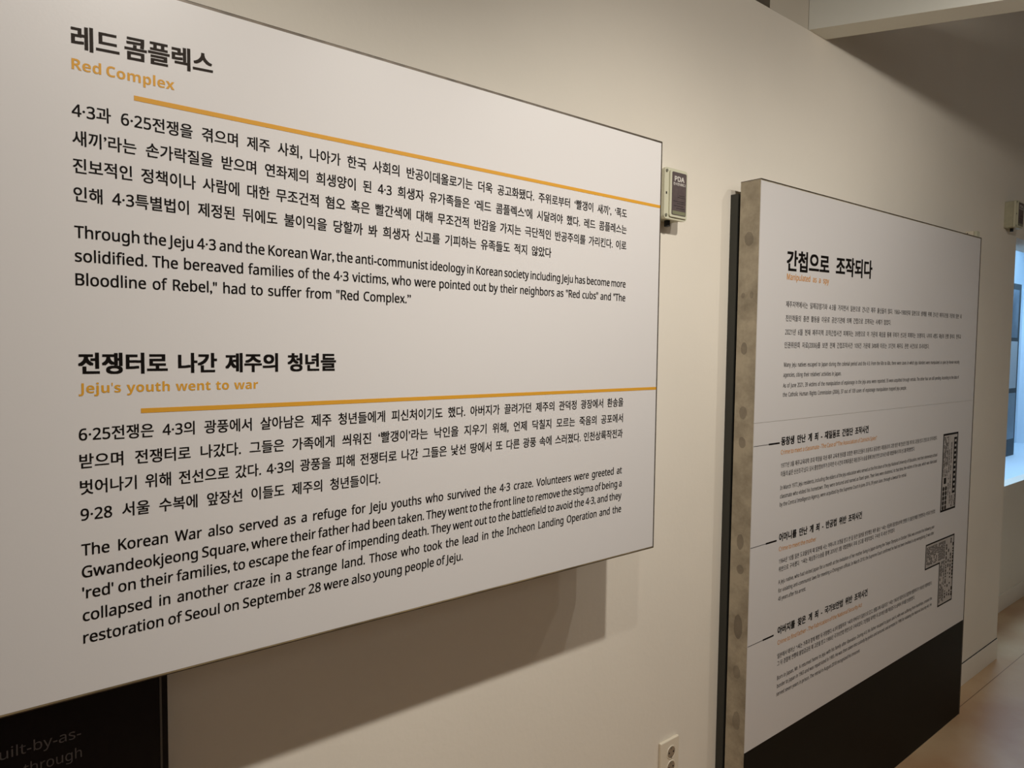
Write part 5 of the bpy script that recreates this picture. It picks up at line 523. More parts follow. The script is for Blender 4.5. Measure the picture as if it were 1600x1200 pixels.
54664:[368,20,110,245,-25,-3,-22,-8,-16,-13,-10,-17,-4,-21,4,-21,10,-17,16,-13,22,-8,25,-3,26,3,21,8,16,13,11,17,3,21,-3,21,-11,17,-16,13,-21,8,20,110,220,16,-2,13,-5,10,-7,6,-11,2,-12,-2,-13,-6,-10,-10,-8,-13,-5,-16,-1,-16,1,-13,5,-10,8,-6,10,-2,13,2,12,6,11,10,7,13,5,12,216,325,0,-213,32,0,0,92,45,0,0,-98,32,0,0,224,-32,0,0,-99,-45,0,0,94,8,94,329,0,-39,-76,0,0,-27,183,0,0,27,-75,0,0,39,44,248,96,-2,-29,-6,-18,-10,-17,-15,-16,-18,-14,-18,13,-14,15,-10,17,-5,18,-2,31,-33,0,-3,-33,-9,-19,-15,-19,-20,-15,-25,-12,15,-25,20,9,17,11,15,13,12,15,9,17,8,-17,10,-16,14,-14,16,-12,19,-9,19,10,16,12,13,14,10,16,8,17,9,-17,12,-15,15,-14,17,-11,21,-9,15,25,-25,11,-20,15,-15,18,-9,20,-3,34],
54665:[368,20,110,242,-25,-2,-22,-9,-16,-13,-10,-17,-4,-21,4,-20,10,-18,16,-12,22,-8,25,-3,26,3,21,8,16,12,11,18,3,20,-3,21,-11,17,-16,13,-21,9,20,110,218,16,-2,13,-5,10,-8,6,-10,2,-13,-2,-12,-6,-10,-10,-8,-13,-5,-16,-2,-16,2,-13,5,-10,8,-6,10,-2,12,2,13,6,10,10,8,13,5,20,206,96,-42,-3,-33,-8,-25,-13,-15,-18,-6,-22,6,-21,15,-18,25,-13,33,-8,42,-2,42,2,33,8,25,13,15,18,6,21,-6,22,-15,18,-25,13,-33,8,20,206,70,30,-2,25,-4,18,-8,11,-10,4,-14,-4,-13,-11,-10,-18,-8,-25,-4,-30,-2,-30,2,-25,4,-18,8,-11,10,-4,13,4,14,11,10,18,8,25,4,12,216,324,0,-209,31,0,0,90,46,0,0,-103,32,0,0,229,-32,0,0,-99,-46,0,0,92,8,94,328,0,-40,-76,0,0,-27,183,0,0,27,-75,0,0,40],
54693:[368,20,187,95,-40,-3,-33,-8,-24,-13,-16,-17,-5,-22,5,-22,16,-17,24,-13,33,-8,40,-2,40,2,33,8,24,13,16,17,5,22,-5,22,-16,17,-24,13,-33,8,20,187,69,29,-2,24,-4,17,-8,11,-10,4,-13,-4,-13,-11,-10,-17,-8,-24,-4,-29,-2,-29,2,-24,4,-17,8,-11,10,-4,13,4,13,11,10,17,8,24,4,20,128,245,-29,-3,-24,-8,-19,-14,-11,-17,-4,-22,4,-21,11,-18,19,-13,24,-9,29,-2,28,2,24,9,18,13,12,18,4,21,-4,22,-12,17,-18,14,-24,8,20,128,220,18,-2,15,-5,12,-8,7,-11,2,-13,-2,-13,-7,-11,-12,-7,-15,-5,-18,-2,-19,2,-15,5,-11,7,-8,11,-2,13,2,13,8,11,11,8,15,5,12,268,331,0,-233,33,0,0,66,52,0,0,27,-52,0,0,50,52,0,0,27,-52,0,0,63,8,111,334,0,-44,-90,0,0,-26,213,0,0,26,-90,0,0,44],
54788:[368,20,123,240,-27,-3,-23,-9,-17,-15,-11,-19,-4,-23,4,-23,11,-19,17,-15,23,-9,27,-3,27,3,23,9,17,15,11,19,4,23,-4,23,-11,19,-17,15,-23,9,20,123,214,17,-2,14,-6,10,-9,7,-12,3,-14,-3,-15,-7,-12,-10,-9,-14,-5,-17,-2,-17,2,-14,5,-10,9,-7,12,-3,15,3,14,7,12,10,9,14,6,12,223,158,0,-26,61,0,0,-78,34,0,0,276,-34,0,0,-96,-61,0,0,-27,61,0,0,-49,8,107,331,0,-45,-87,0,0,-26,203,0,0,26,-83,0,0,45,6,85,78,0,-101,241,0,0,27,-208,0,0,74],
54800:[368,20,123,248,-27,-3,-23,-9,-17,-14,-11,-19,-4,-22,4,-22,11,-18,17,-14,23,-9,27,-3,27,3,23,9,17,14,11,18,4,22,-4,22,-11,19,-17,14,-23,9,20,123,222,17,-2,14,-5,11,-9,7,-11,2,-14,-2,-14,-7,-11,-11,-8,-14,-6,-17,-2,-17,2,-14,6,-11,8,-6,11,-3,14,3,14,6,11,11,9,14,5,4,83,90,0,-116,235,0,0,116,4,285,64,0,-63,-169,0,0,63,12,284,331,0,-88,-61,0,0,-27,61,0,0,-42,-61,0,0,-27,61,0,0,-37,34,0,0,221,8,107,334,0,-41,-87,0,0,-27,203,0,0,27,-83,0,0,41],
54805:[368,20,123,246,-27,-4,-23,-8,-17,-14,-11,-19,-4,-23,4,-22,11,-19,17,-14,23,-8,27,-3,27,3,23,8,17,14,11,19,4,22,-4,23,-11,19,-17,14,-23,8,20,123,220,17,-2,14,-5,11,-9,7,-12,2,-14,-2,-14,-7,-11,-11,-9,-14,-5,-17,-2,-17,2,-14,5,-11,9,-6,11,-3,14,3,14,6,12,11,9,14,5,20,199,93,-41,-2,-34,-8,-25,-13,-15,-17,-6,-22,6,-21,15,-17,25,-13,34,-8,41,-2,41,2,34,8,25,13,15,17,6,21,-6,22,-15,17,-25,13,-34,8,20,199,67,30,-1,23,-5,18,-7,11,-10,4,-13,-4,-12,-11,-10,-18,-8,-23,-4,-30,-2,-29,2,-24,4,-18,8,-11,10,-4,12,4,13,11,10,18,7,24,5,12,284,331,0,-87,-61,0,0,-27,61,0,0,-43,-61,0,0,-28,61,0,0,-49,34,0,0,234,8,107,334,0,-43,-87,0,0,-27,203,0,0,27,-83,0,0,43],
54841:[368,19,183,236,29,-2,23,-3,17,-6,10,-8,4,-10,-4,-10,-10,-8,-17,-6,-23,-4,-58,0,-23,4,-17,6,-10,8,-4,10,4,10,10,8,17,6,23,3,6,55,70,0,-26,215,0,0,-75,34,0,0,101,8,167,336,0,-36,-130,0,0,-26,291,0,0,26,-128,0,0,36,27,20,126,0,-27,327,0,0,27,-147,0,0,29,35,3,28,7,20,11,13,13,4,18,-5,18,-15,15,-24,11,-32,6,-41,2,-41,-2,-32,-6,-24,-11,-15,-15,-5,-18,5,-18,12,-13,21,-11,28,-7,35,-3,0,-29],
54868:[368,20,130,213,18,-2,15,-5,11,-9,7,-11,3,-14,-3,-14,-7,-11,-11,-9,-15,-5,-18,-2,-18,2,-15,5,-11,9,-7,11,-3,14,3,14,7,11,11,9,15,5,29,130,239,-28,-3,-24,-9,-17,-14,-12,-18,-4,-23,3,-20,9,-17,15,-14,19,-9,23,-6,0,-39,-98,-1,5,-28,130,3,48,4,47,7,-2,25,-97,-9,0,38,23,6,19,9,14,14,9,17,4,20,-4,23,-12,18,-18,14,-23,9,8,266,331,0,-362,33,0,0,180,56,0,0,28,-56,0,0,154,8,114,330,0,-43,-92,0,0,-27,216,0,0,27,-91,0,0,43],
54869:[368,6,62,70,0,-27,205,0,0,-74,33,0,0,101,20,131,236,18,-1,14,-4,11,-6,7,-9,3,-10,-3,-11,-7,-8,-11,-7,-14,-4,-18,-1,-18,1,-15,4,-11,7,-7,8,-2,11,2,10,7,9,11,6,15,4,29,131,259,-28,-2,-24,-7,-18,-11,-11,-15,-4,-18,4,-17,8,-14,15,-10,19,-8,23,-4,0,-27,-97,-1,4,-27,131,4,48,4,47,7,-2,23,-98,-8,0,25,22,4,19,8,14,11,9,13,3,17,-4,18,-11,15,-18,11,-23,7,8,267,330,0,-242,33,0,0,106,53,0,0,27,-53,0,0,109,8,115,334,0,-36,-88,0,0,-25,208,0,0,25,-87,0,0,36],
54872:[368,20,131,232,18,-1,14,-5,11,-6,7,-9,3,-11,-3,-11,-7,-9,-11,-7,-14,-4,-18,-1,-18,1,-15,4,-11,7,-7,9,-2,11,2,11,7,9,11,6,15,5,8,267,331,0,-283,33,0,0,129,53,0,0,27,-53,0,0,127,6,72,66,0,-89,241,0,0,27,-208,0,0,62,30,131,255,-28,-2,-24,-7,-18,-12,-11,-15,-4,-19,4,-18,8,-14,15,-11,19,-8,23,-4,0,-27,-97,-2,4,-27,132,4,47,5,47,7,-2,24,-39,-5,-59,-5,0,26,22,4,19,8,14,11,9,15,3,17,-4,19,-11,15,-18,12,-23,7,8,115,332,0,-36,-88,0,0,-26,208,0,0,26,-87,0,0,36],
54876:[368,19,131,246,18,-1,14,-3,11,-6,7,-7,3,-8,-3,-9,-7,-7,-11,-6,-14,-3,-36,0,-15,3,-11,6,-7,7,-2,9,2,8,7,7,11,6,15,3,8,267,331,0,-214,33,0,0,93,53,0,0,28,-53,0,0,93,13,67,-4,0,-23,247,0,0,23,-214,0,0,32,200,0,0,73,-234,0,0,-23,202,0,0,-28,-201,0,29,131,268,-29,-2,-23,-6,-18,-10,-11,-13,-4,-16,3,-15,9,-13,15,-9,19,-7,23,-3,0,-23,-97,-1,4,-24,131,3,48,4,47,6,-2,22,-98,-9,0,22,23,3,18,7,14,10,9,12,3,15,-4,16,-11,13,-17,10,-24,6,8,115,334,0,-31,-88,0,0,-23,208,0,0,23,-87,0,0,31],
54924:[368,4,282,331,0,-362,33,0,0,362,20,139,213,19,-2,15,-5,12,-9,7,-11,3,-14,-3,-14,-7,-11,-12,-9,-15,-5,-19,-2,-18,2,-15,5,-12,9,-7,11,-3,14,3,14,7,11,12,9,15,5,28,139,239,-29,-3,-24,-9,-18,-14,-11,-18,-4,-23,3,-20,9,-17,15,-14,19,-10,24,-5,0,-39,-101,-1,5,-28,136,3,98,11,-3,25,-102,-9,0,38,24,6,19,9,15,14,9,17,3,20,-4,23,-11,18,-19,14,-24,9,8,123,330,0,-44,-93,0,0,-26,219,0,0,26,-93,0,0,44],
55148:[368,4,282,331,0,-362,33,0,0,362,7,27,40,136,3,49,4,49,7,-3,24,-97,-8,-139,-2,20,140,235,-29,-3,-24,-9,-18,-14,-11,-19,-4,-23,4,-23,11,-18,18,-15,24,-9,29,-3,28,3,24,9,18,15,12,18,4,23,-4,23,-12,19,-18,14,-24,9,20,140,209,18,-2,15,-5,11,-9,8,-12,2,-14,-2,-14,-8,-11,-11,-9,-15,-6,-18,-2,-19,2,-15,6,-11,9,-8,11,-2,14,2,14,8,12,11,9,15,5,8,123,327,0,-45,-93,0,0,-27,219,0,0,27,-93,0,0,45],
46:[88,12,44,44,-8,-1,-12,-8,-4,-15,4,-14,12,-8,8,-2,14,5,8,12,2,7,-5,15,-12,8],
44:[88,22,24,-47,17,7,13,10,9,13,6,13,1,14,-1,13,-4,11,-6,8,-7,5,-10,2,-8,-1,-11,-8,-3,-6,-2,-8,4,-13,10,-8,6,-1,1,-9,-4,-20,-4,-8,-7,-7],
39:[75,6,29,185,17,0,9,55,0,46,-35,0,0,-46],
34:[142,6,96,185,17,0,9,55,0,46,-35,0,0,-46,6,28,185,17,0,9,55,0,46,-35,0,0,-46],
45:[129,4,113,107,-97,0,0,-37,97,0],
58:[88,12,44,183,-15,-4,-8,-12,-1,-8,1,-7,8,-12,15,-5,7,1,12,9,5,14,-5,14,-12,9,12,44,44,-8,-1,-12,-8,-4,-15,4,-14,12,-8,8,-2,14,5,8,12,2,7,-5,15,-12,8],
40:[129,22,67,93,2,42,7,39,11,37,17,35,20,32,-21,0,-26,-31,-22,-35,-16,-39,-10,-40,-3,-40,3,-41,10,-40,16,-38,22,-35,26,-31,21,0,-20,32,-17,34,-11,37,-7,40],
41:[129,22,62,93,-2,-42,-7,-40,-11,-37,-16,-34,-21,-32,21,0,26,31,22,35,16,38,10,40,4,41,-4,40,-10,40,-16,39,-22,35,-26,31,-21,0,21,-32,16,-35,11,-37,7,-39],
37:[272,20,201,89,10,-2,9,-4,6,-7,5,-9,1,-10,-1,-10,-5,-9,-6,-6,-9,-5,-10,-1,-10,1,-9,5,-7,6,-4,9,-2,10,2,10,4,9,7,7,9,4,20,201,118,-19,-3,-17,-8,-14,-14,-8,-17,-3,-19,3,-19,8,-17,14,-13,17,-9,19,-3,19,3,17,9,13,13,9,17,3,19,-3,19,-9,17,-13,14,-17,8,4,241,276,-30,0,-180,-280,30,0,20,71,276,-19,-3,-17,-9,-13,-13,-9,-17,-3,-19,3,-20,9,-16,13,-14,17,-8,19,-3,19,3,17,8,13,14,9,17,3,19,-3,19,-9,17,-13,13,-17,9,20,71,246,10,-1,9,-5,7,-7,4,-8,2,-10,-2,-10,-4,-9,-7,-7,-9,-4,-10,-2,-10,2,-8,4,-7,7,-5,9,-1,10,1,10,5,8,7,7,8,5],
126:[234,20,10,79,34,22,11,4,12,1,18,-3,61,-24,20,-3,12,1,24,9,22,15,0,33,-22,-15,-12,-6,-22,-5,-18,3,-60,24,-20,3,-13,-1,-25,-9,-22,-16],
8217:[88,23,24,178,16,7,12,10,10,12,5,15,2,17,-1,12,-4,10,-5,8,-8,5,-9,2,-7,-1,-7,-3,-5,-4,-3,-7,-2,-9,4,-13,10,-9,8,-2,-1,-18,-2,-8,-5,-8,-8,-8],
8216:[88,23,64,276,-16,-7,-13,-9,-9,-13,-6,-15,-2,-17,2,-12,3,-10,6,-8,7,-5,9,-2,8,1,7,3,5,5,3,7,1,8,-4,14,-10,8,-7,2,1,18,2,8,5,9,8,8],
183:[104,12,52,162,-14,-5,-9,-11,-1,-8,5,-14,11,-9,8,-1,8,1,11,9,5,14,-5,14,-11,9],
8221:[171,23,109,178,16,7,13,10,9,12,5,15,2,17,-1,12,-3,10,-6,8,-7,5,-9,2,-8,-1,-7,-3,-5,-4,-3,-7,-1,-9,3,-13,11,-9,7,-2,-1,-18,-2,-8,-5,-8,-8,-8,23,22,178,16,7,12,10,10,12,5,15,2,17,-1,12,-4,10,-5,8,-8,5,-9,2,-7,-1,-7,-3,-5,-4,-3,-7,-2,-9,4,-13,10,-9,8,-2,-1,-18,-2,-8,-5,-8,-8,-8],
65:[256,8,0,0,112,287,32,0,111,-287,-37,0,-34,88,-114,0,-34,-88,5,82,120,91,0,-33,88,-13,42,-12,-43],
66:[260,30,39,0,0,286,102,-1,34,-5,26,-10,10,-7,8,-10,5,-11,4,-12,1,-15,-2,-19,-7,-16,-11,-13,-15,-10,-20,-5,0,-2,21,-5,18,-9,13,-13,7,-11,4,-14,1,-17,-1,-15,-3,-13,-5,-12,-8,-11,-9,-9,-25,-13,-14,-5,-34,-3,12,75,164,66,0,12,2,19,6,11,9,6,13,2,26,-5,14,-11,11,-16,6,-11,2,-73,2,14,75,30,72,1,23,5,8,4,13,11,4,8,4,16,0,18,-1,8,-8,13,-13,11,-20,7,-27,2,-55,0],
67:[253,44,156,-4,-33,3,-28,9,-23,14,-19,19,-14,24,-9,29,-5,32,0,34,5,31,10,28,15,24,20,20,25,15,14,5,31,6,34,0,33,-5,28,-11,-14,-31,-29,11,-28,5,-25,-1,-16,-4,-15,-6,-13,-9,-11,-11,-10,-13,-7,-15,-5,-17,-4,-19,0,-41,8,-35,7,-15,9,-13,11,-12,13,-8,14,-6,17,-4,19,-1,29,2,39,9,0,-31,-33,-9],
68:[292,21,39,0,0,286,88,0,33,-3,28,-8,26,-12,20,-18,16,-22,7,-13,8,-30,3,-34,-2,-28,-5,-25,-8,-21,-11,-19,-14,-16,-17,-14,-19,-10,-22,-7,-25,-5,-27,-1,17,75,31,39,0,41,4,33,14,23,23,14,32,5,40,-2,22,-3,19,-6,17,-7,14,-11,12,-12,10,-14,7,-16,6,-18,3,-66,1],
69:[222,12,39,0,0,286,159,0,0,-32,-123,0,0,-89,116,0,0,-31,-116,0,0,-102,123,0,0,-32],
70:[208,10,39,0,0,286,159,0,0,-32,-123,0,0,-101,116,0,0,-32,-116,0,0,-121],
71:[291,48,161,-4,-33,3,-29,8,-24,15,-20,19,-15,24,-10,28,-5,32,-1,18,3,34,9,30,14,26,19,22,24,16,13,7,31,9,35,3,37,-3,25,-6,24,-8,-14,-31,-34,11,-31,5,-28,-1,-18,-4,-16,-6,-14,-9,-12,-11,-11,-13,-8,-15,-5,-17,-4,-19,-1,-33,4,-25,7,-22,11,-20,15,-15,19,-11,23,-7,14,-2,35,0,36,6,0,85,-63,0,0,32,99,0,0,-140,-47,-11],
72:[296,12,39,0,0,286,36,0,0,-121,146,0,0,121,36,0,0,-286,-36,0,0,133,-146,0,0,-133],
73:[136,12,16,0,0,21,34,7,0,229,-34,8,0,21,103,0,0,-21,-33,-8,0,-229,33,-7,0,-21],
74:[109,16,-2,-76,-16,1,-13,4,0,31,22,-4,18,1,14,7,10,14,4,24,0,284,36,0,0,-282,-3,-29,-10,-23,-16,-15,-21,-10],
75:[248,12,39,0,0,286,36,0,0,-141,126,141,42,0,-113,-125,118,-161,-43,0,-101,136,-29,-25,0,-111],
76:[210,6,39,0,0,286,36,0,0,-254,125,0,0,-32],
77:[363,18,39,0,0,286,53,0,88,-234,2,0,89,234,53,0,0,-286,-36,0,0,184,3,66,-1,0,-96,-250,-29,0,-94,250,-2,0,3,-59,0,-191],
78:[304,14,39,0,0,286,41,0,153,-237,1,0,-2,70,0,167,33,0,0,-286,-42,0,-153,237,-1,0,3,-69,0,-168],
79:[312,32,156,-4,-17,1,-30,6,-26,11,-22,17,-16,22,-11,27,-7,30,-3,34,3,33,7,30,11,26,16,22,22,17,26,11,14,4,34,3,32,-3,14,-4,26,-11,21,-17,16,-22,12,-26,8,-30,2,-34,-2,-33,-8,-31,-12,-26,-16,-22,-21,-17,-26,-11,-14,-4,34,156,27,19,1,16,4,14,6,13,9,10,11,8,14,6,15,4,17,4,39,-4,40,-10,32,-8,13,-10,11,-12,8,-15,7,-16,3,-18,1,-19,-1,-16,-3,-14,-7,-12,-8,-11,-11,-8,-13,-11,-32,-4,-40,4,-39,5,-17,6,-15,8,-14,10,-11,13,-9,14,-6,16,-4],
80:[242,22,39,0,0,286,97,-1,18,-3,17,-4,14,-6,11,-8,9,-10,7,-11,6,-12,3,-14,0,-25,-3,-18,-7,-17,-11,-15,-7,-7,-18,-11,-10,-5,-26,-6,-15,-1,-49,-1,0,-111,12,75,142,58,2,23,6,16,11,9,17,3,22,-2,20,-9,15,-14,11,-21,7,-27,2,-36,0],
81:[312,34,222,-68,-56,64,-27,1,-30,6,-14,5,-24,14,-18,20,-8,11,-11,27,-7,30,-3,34,3,33,7,30,11,26,16,22,22,17,26,11,30,6,34,0,16,-2,28,-9,12,-6,21,-17,16,-22,12,-26,8,-30,2,-34,-3,-39,-10,-35,-17,-29,-11,-12,-12,-10,-30,-15,68,-71,34,156,27,19,1,16,4,14,6,13,9,10,11,8,14,6,15,4,17,4,39,-4,40,-10,32,-8,13,-10,11,-12,8,-15,7,-16,3,-18,1,-19,-1,-16,-3,-14,-7,-12,-8,-11,-11,-8,-13,-11,-32,-4,-40,4,-39,5,-17,6,-15,8,-14,10,-11,13,-9,14,-6,16,-4],
82:[249,20,39,0,0,286,99,-1,18,-3,29,-9,11,-8,9,-9,7,-10,6,-12,4,-30,-2,-17,-7,-21,-12,-16,-14,-11,-23,-11,79,-128,-42,0,-69,118,-57,0,0,-118,13,75,148,43,0,24,3,11,2,15,9,11,13,5,18,0,20,-2,10,-8,14,-14,10,-19,6,-66,1],
83:[220,58,99,-4,-45,4,-34,10,0,34,28,-9,34,-7,31,0,20,4,16,8,10,11,5,14,1,14,-2,9,-7,13,-12,10,-19,10,-54,23,-20,13,-8,7,-7,9,-9,19,-3,25,2,17,5,15,10,13,12,11,15,8,17,5,20,3,19,0,26,-2,24,-6,20,-7,-11,-31,-26,9,-28,5,-25,1,-17,-4,-13,-7,-9,-11,-4,-12,0,-18,5,-14,15,-14,17,-9,60,-26,14,-8,11,-10,9,-11,6,-13,2,-16,0,-23,-4,-13,-5,-12,-8,-11,-10,-9,-25,-13,-31,-7],
84:[222,8,93,0,0,254,-89,0,0,32,214,0,0,-32,-89,0,0,-254],
85:[292,36,145,-4,-20,1,-19,4,-16,5,-14,9,-12,10,-10,12,-8,14,-6,15,-4,36,0,184,36,0,0,-186,1,-13,6,-23,12,-18,18,-12,11,-4,27,-3,14,1,25,7,17,13,11,18,4,11,2,24,0,185,36,0,0,-185,-2,-23,-6,-21,-9,-19,-7,-8,-15,-14,-10,-6,-21,-9,-27,-4],
86:[240,9,102,0,-102,286,38,0,69,-197,13,-49,13,49,69,197,38,0,-102,-286],
87:[372,19,80,0,-75,286,37,0,48,-189,10,-54,12,56,54,187,37,0,55,-181,13,-62,11,54,47,189,38,0,-76,-286,-37,0,-55,187,-15,57,-9,-44,-58,-200],
88:[234,12,2,0,94,149,-88,137,40,0,70,-112,70,112,38,0,-88,-136,95,-150,-41,0,-76,124,-76,-124],
89:[226,9,95,0,0,109,-95,177,39,0,74,-141,75,141,38,0,-95,-175,0,-111],
90:[229,10,15,0,0,27,151,227,-146,0,0,32,189,0,0,-28,-150,-226,154,0,0,-32],
97:[224,39,86,-4,-22,2,-9,4,-17,9,-7,7,-10,18,-2,11,0,25,3,11,13,18,9,8,24,11,33,7,57,2,-2,32,-3,7,-7,11,-11,7,-14,3,-14,0,-20,-3,-34,-13,-11,27,26,10,23,6,24,2,28,-3,12,-3,18,-11,12,-17,4,-11,3,-27,0,-146,-26,0,-6,30,-2,0,-17,-17,-12,-9,-23,-7,17,94,24,11,1,18,5,16,9,7,7,5,8,5,20,1,31,-59,-4,-21,-6,-12,-9,-8,-12,-2,-7,0,-15,4,-11,11,-11,11,-4],
98:[246,31,136,-4,-19,1,-16,5,-18,11,-14,14,-3,0,-7,-27,-25,0,0,304,35,0,0,-85,-2,-33,2,0,14,15,18,11,25,6,25,-1,14,-3,13,-6,11,-8,11,-10,9,-12,6,-14,8,-36,0,-42,-8,-35,-7,-15,-8,-12,-11,-10,-11,-8,-13,-6,24,130,25,21,4,16,10,6,7,9,20,5,26,1,16,-3,29,-7,23,-11,16,-17,10,-20,3,-24,-3,-10,-4,-14,-13,-8,-19,-3,-12,-2,-31,1,-15,4,-26,8,-20,6,-7,8,-6,10,-4],
99:[192,37,120,-4,-22,2,-19,5,-18,10,-15,13,-11,18,-8,21,-4,26,0,30,4,27,3,12,11,20,13,15,17,12,19,7,21,4,18,0,25,-3,25,-8,-11,-29,-27,8,-19,2,-23,-4,-18,-9,-12,-17,-8,-22,-3,-30,3,-28,7,-22,13,-16,8,-6,19,-7,18,0,25,3,24,9,0,-31,-24,-9],
100:[246,31,110,-4,-29,4,-13,6,-12,8,-10,10,-9,12,-6,14,-8,36,0,42,8,35,6,15,9,12,11,10,11,8,13,6,14,3,25,1,24,-5,13,-8,20,-18,2,0,-2,29,0,88,35,0,0,-304,-28,0,-6,29,-1,0,-14,-15,-19,-12,-15,-4,25,116,25,24,3,17,9,6,7,9,18,3,11,2,33,0,16,-5,26,-8,20,-6,8,-8,5,-21,7,-14,1,-20,-3,-9,-5,-13,-14,-6,-10,-6,-23,-3,-28,1,-15,5,-25,9,-20,13,-13,9,-4],
101:[226,35,125,-4,-23,2,-21,6,-19,10,-8,6,-13,16,-11,20,-3,11,-4,25,-1,27,4,25,13,32,12,16,16,13,18,9,21,4,32,-2,18,-5,16,-10,13,-13,10,-15,6,-19,4,-21,0,-33,-147,0,4,-26,3,-11,12,-18,17,-12,21,-6,27,0,27,4,27,10,0,-31,-33,-11,12,59,128,109,0,-2,21,-6,16,-4,8,-13,10,-7,4,-20,3,-9,-1,-17,-5,-13,-11,-10,-15],
102:[138,24,44,0,0,187,-38,0,0,17,38,12,0,28,6,25,5,11,15,14,19,9,24,3,19,-1,23,-6,-9,-28,-25,6,-20,-2,-14,-10,-5,-11,-3,-16,0,-24,54,0,0,-27,-54,0,0,-187],
103:[246,50,116,-96,-18,1,-32,4,-27,9,0,32,28,-11,33,-5,29,0,18,5,8,5,12,12,8,17,2,10,1,45,-22,-20,-13,-7,-16,-4,-17,-1,-16,1,-14,4,-13,6,-12,8,-10,10,-8,13,-11,31,-3,18,0,39,7,35,7,14,8,13,10,11,12,9,13,6,14,3,16,1,24,-2,21,-9,12,-9,10,-12,2,0,5,28,28,0,0,-218,-4,-33,-4,-14,-7,-12,-8,-10,-11,-8,-12,-7,-15,-4,24,116,25,23,3,17,8,7,6,9,18,3,11,3,36,-3,31,-3,13,-10,19,-15,12,-9,4,-23,3,-20,-4,-15,-10,-7,-8,-9,-20,-5,-25,-1,-16,3,-28,7,-23,5,-9,6,-8,16,-10],
104:[247,31,34,0,0,304,35,0,0,-96,-2,-23,3,0,15,17,13,8,22,7,16,1,29,-3,22,-9,15,-15,6,-10,6,-26,1,-15,0,-140,-35,0,0,137,-2,19,-6,14,-9,11,-14,6,-17,2,-13,-1,-22,-6,-8,-6,-11,-16,-4,-10,-4,-25,-1,-125],
105:[103,16,52,250,-10,2,-5,4,-5,8,-1,8,1,9,5,8,8,5,7,1,9,-2,7,-6,3,-6,1,-9,-1,-8,-5,-8,-5,-4,4,34,0,0,214,35,0,0,-214],
106:[103,16,52,250,-10,2,-5,4,-5,8,-1,8,1,9,5,8,8,5,7,1,9,-2,7,-6,3,-6,1,-9,-1,-8,-5,-8,-5,-4,16,9,-96,-15,1,-16,4,0,28,21,-4,15,1,12,6,5,8,3,19,0,247,35,0,0,-246,-2,-22,-7,-18,-12,-13,-17,-8],
107:[214,15,34,0,0,304,35,0,0,-161,-2,-33,2,0,25,32,69,72,41,0,-87,-91,93,-123,-42,0,-75,100,-24,-21,0,-79],
108:[103,4,34,0,0,304,35,0,0,-304],
109:[374,54,34,0,0,214,28,0,6,-29,2,0,14,17,13,8,14,5,22,3,19,-1,15,-4,14,-8,10,-10,7,-13,2,0,10,14,13,10,14,7,24,5,22,0,23,-6,18,-12,6,-9,5,-10,6,-26,1,-155,-35,0,0,138,-2,18,-5,15,-9,10,-12,6,-16,2,-22,-3,-9,-4,-13,-11,-9,-17,-3,-11,-2,-25,0,-118,-35,0,0,138,-1,18,-6,15,-8,10,-13,6,-16,2,-22,-3,-9,-4,-8,-6,-10,-16,-6,-22,-1,-12,-1,-126],
110:[247,30,34,0,0,214,28,0,6,-29,2,0,9,12,12,10,15,6,15,4,31,1,13,-3,22,-9,15,-15,6,-10,6,-26,1,-155,-35,0,0,137,-2,19,-6,14,-9,11,-14,6,-17,2,-25,-3,-10,-4,-8,-6,-11,-16,-7,-22,-1,-12,-1,-126],
111:[242,32,120,-4,-21,2,-20,6,-18,11,-14,14,-12,18,-8,22,-5,39,4,38,6,17,7,14,10,13,11,10,13,8,15,6,16,3,18,1,22,-2,20,-6,17,-10,15,-14,12,-18,8,-22,4,-38,-4,-39,-5,-17,-8,-14,-10,-13,-11,-10,-13,-8,-15,-6,-16,-4,24,121,25,12,1,21,7,15,14,10,21,3,12,2,28,-2,27,-8,23,-5,9,-7,8,-18,10,-23,4,-24,-4,-9,-4,-15,-14,-9,-20,-5,-25,-1,-14,1,-15,5,-25,9,-21,15,-14,10,-4],
112:[246,33,34,-96,0,310,29,0,5,-29,15,15,11,9,23,8,19,1,15,-1,14,-3,13,-6,12,-7,10,-10,9,-12,6,-15,5,-16,3,-19,0,-42,-8,-36,-6,-14,-9,-13,-11,-10,-11,-8,-13,-5,-14,-4,-15,-1,-19,2,-16,4,-13,7,-19,18,-2,0,2,-32,0,-91,24,130,25,21,4,12,7,9,10,7,12,5,15,4,35,-1,14,-5,25,-9,20,-6,8,-16,10,-21,4,-24,-3,-9,-4,-14,-12,-8,-17,-3,-12,-3,-33,5,-41,8,-20,6,-8,8,-6,21,-7],
113:[246,31,177,-96,0,98,2,27,-3,0,-13,-15,-19,-12,-25,-6,-25,1,-14,3,-12,6,-12,8,-10,10,-9,12,-6,14,-8,36,-1,21,4,40,5,16,7,15,9,12,10,10,12,8,12,6,14,3,15,1,27,-3,21,-10,21,-20,5,29,28,0,0,-310,24,116,25,23,3,18,9,6,6,5,8,7,21,2,34,-2,30,-3,12,-8,20,-15,14,-21,6,-13,1,-20,-3,-9,-5,-14,-14,-5,-10,-6,-23,-3,-28,1,-15,5,-25,9,-19,6,-8,16,-10],
114:[165,19,34,0,0,214,29,0,4,-39,1,0,10,14,11,11,20,14,25,4,25,-2,-4,-32,-23,2,-19,-3,-12,-6,-11,-8,-12,-17,-6,-14,-2,-15,-1,-123],
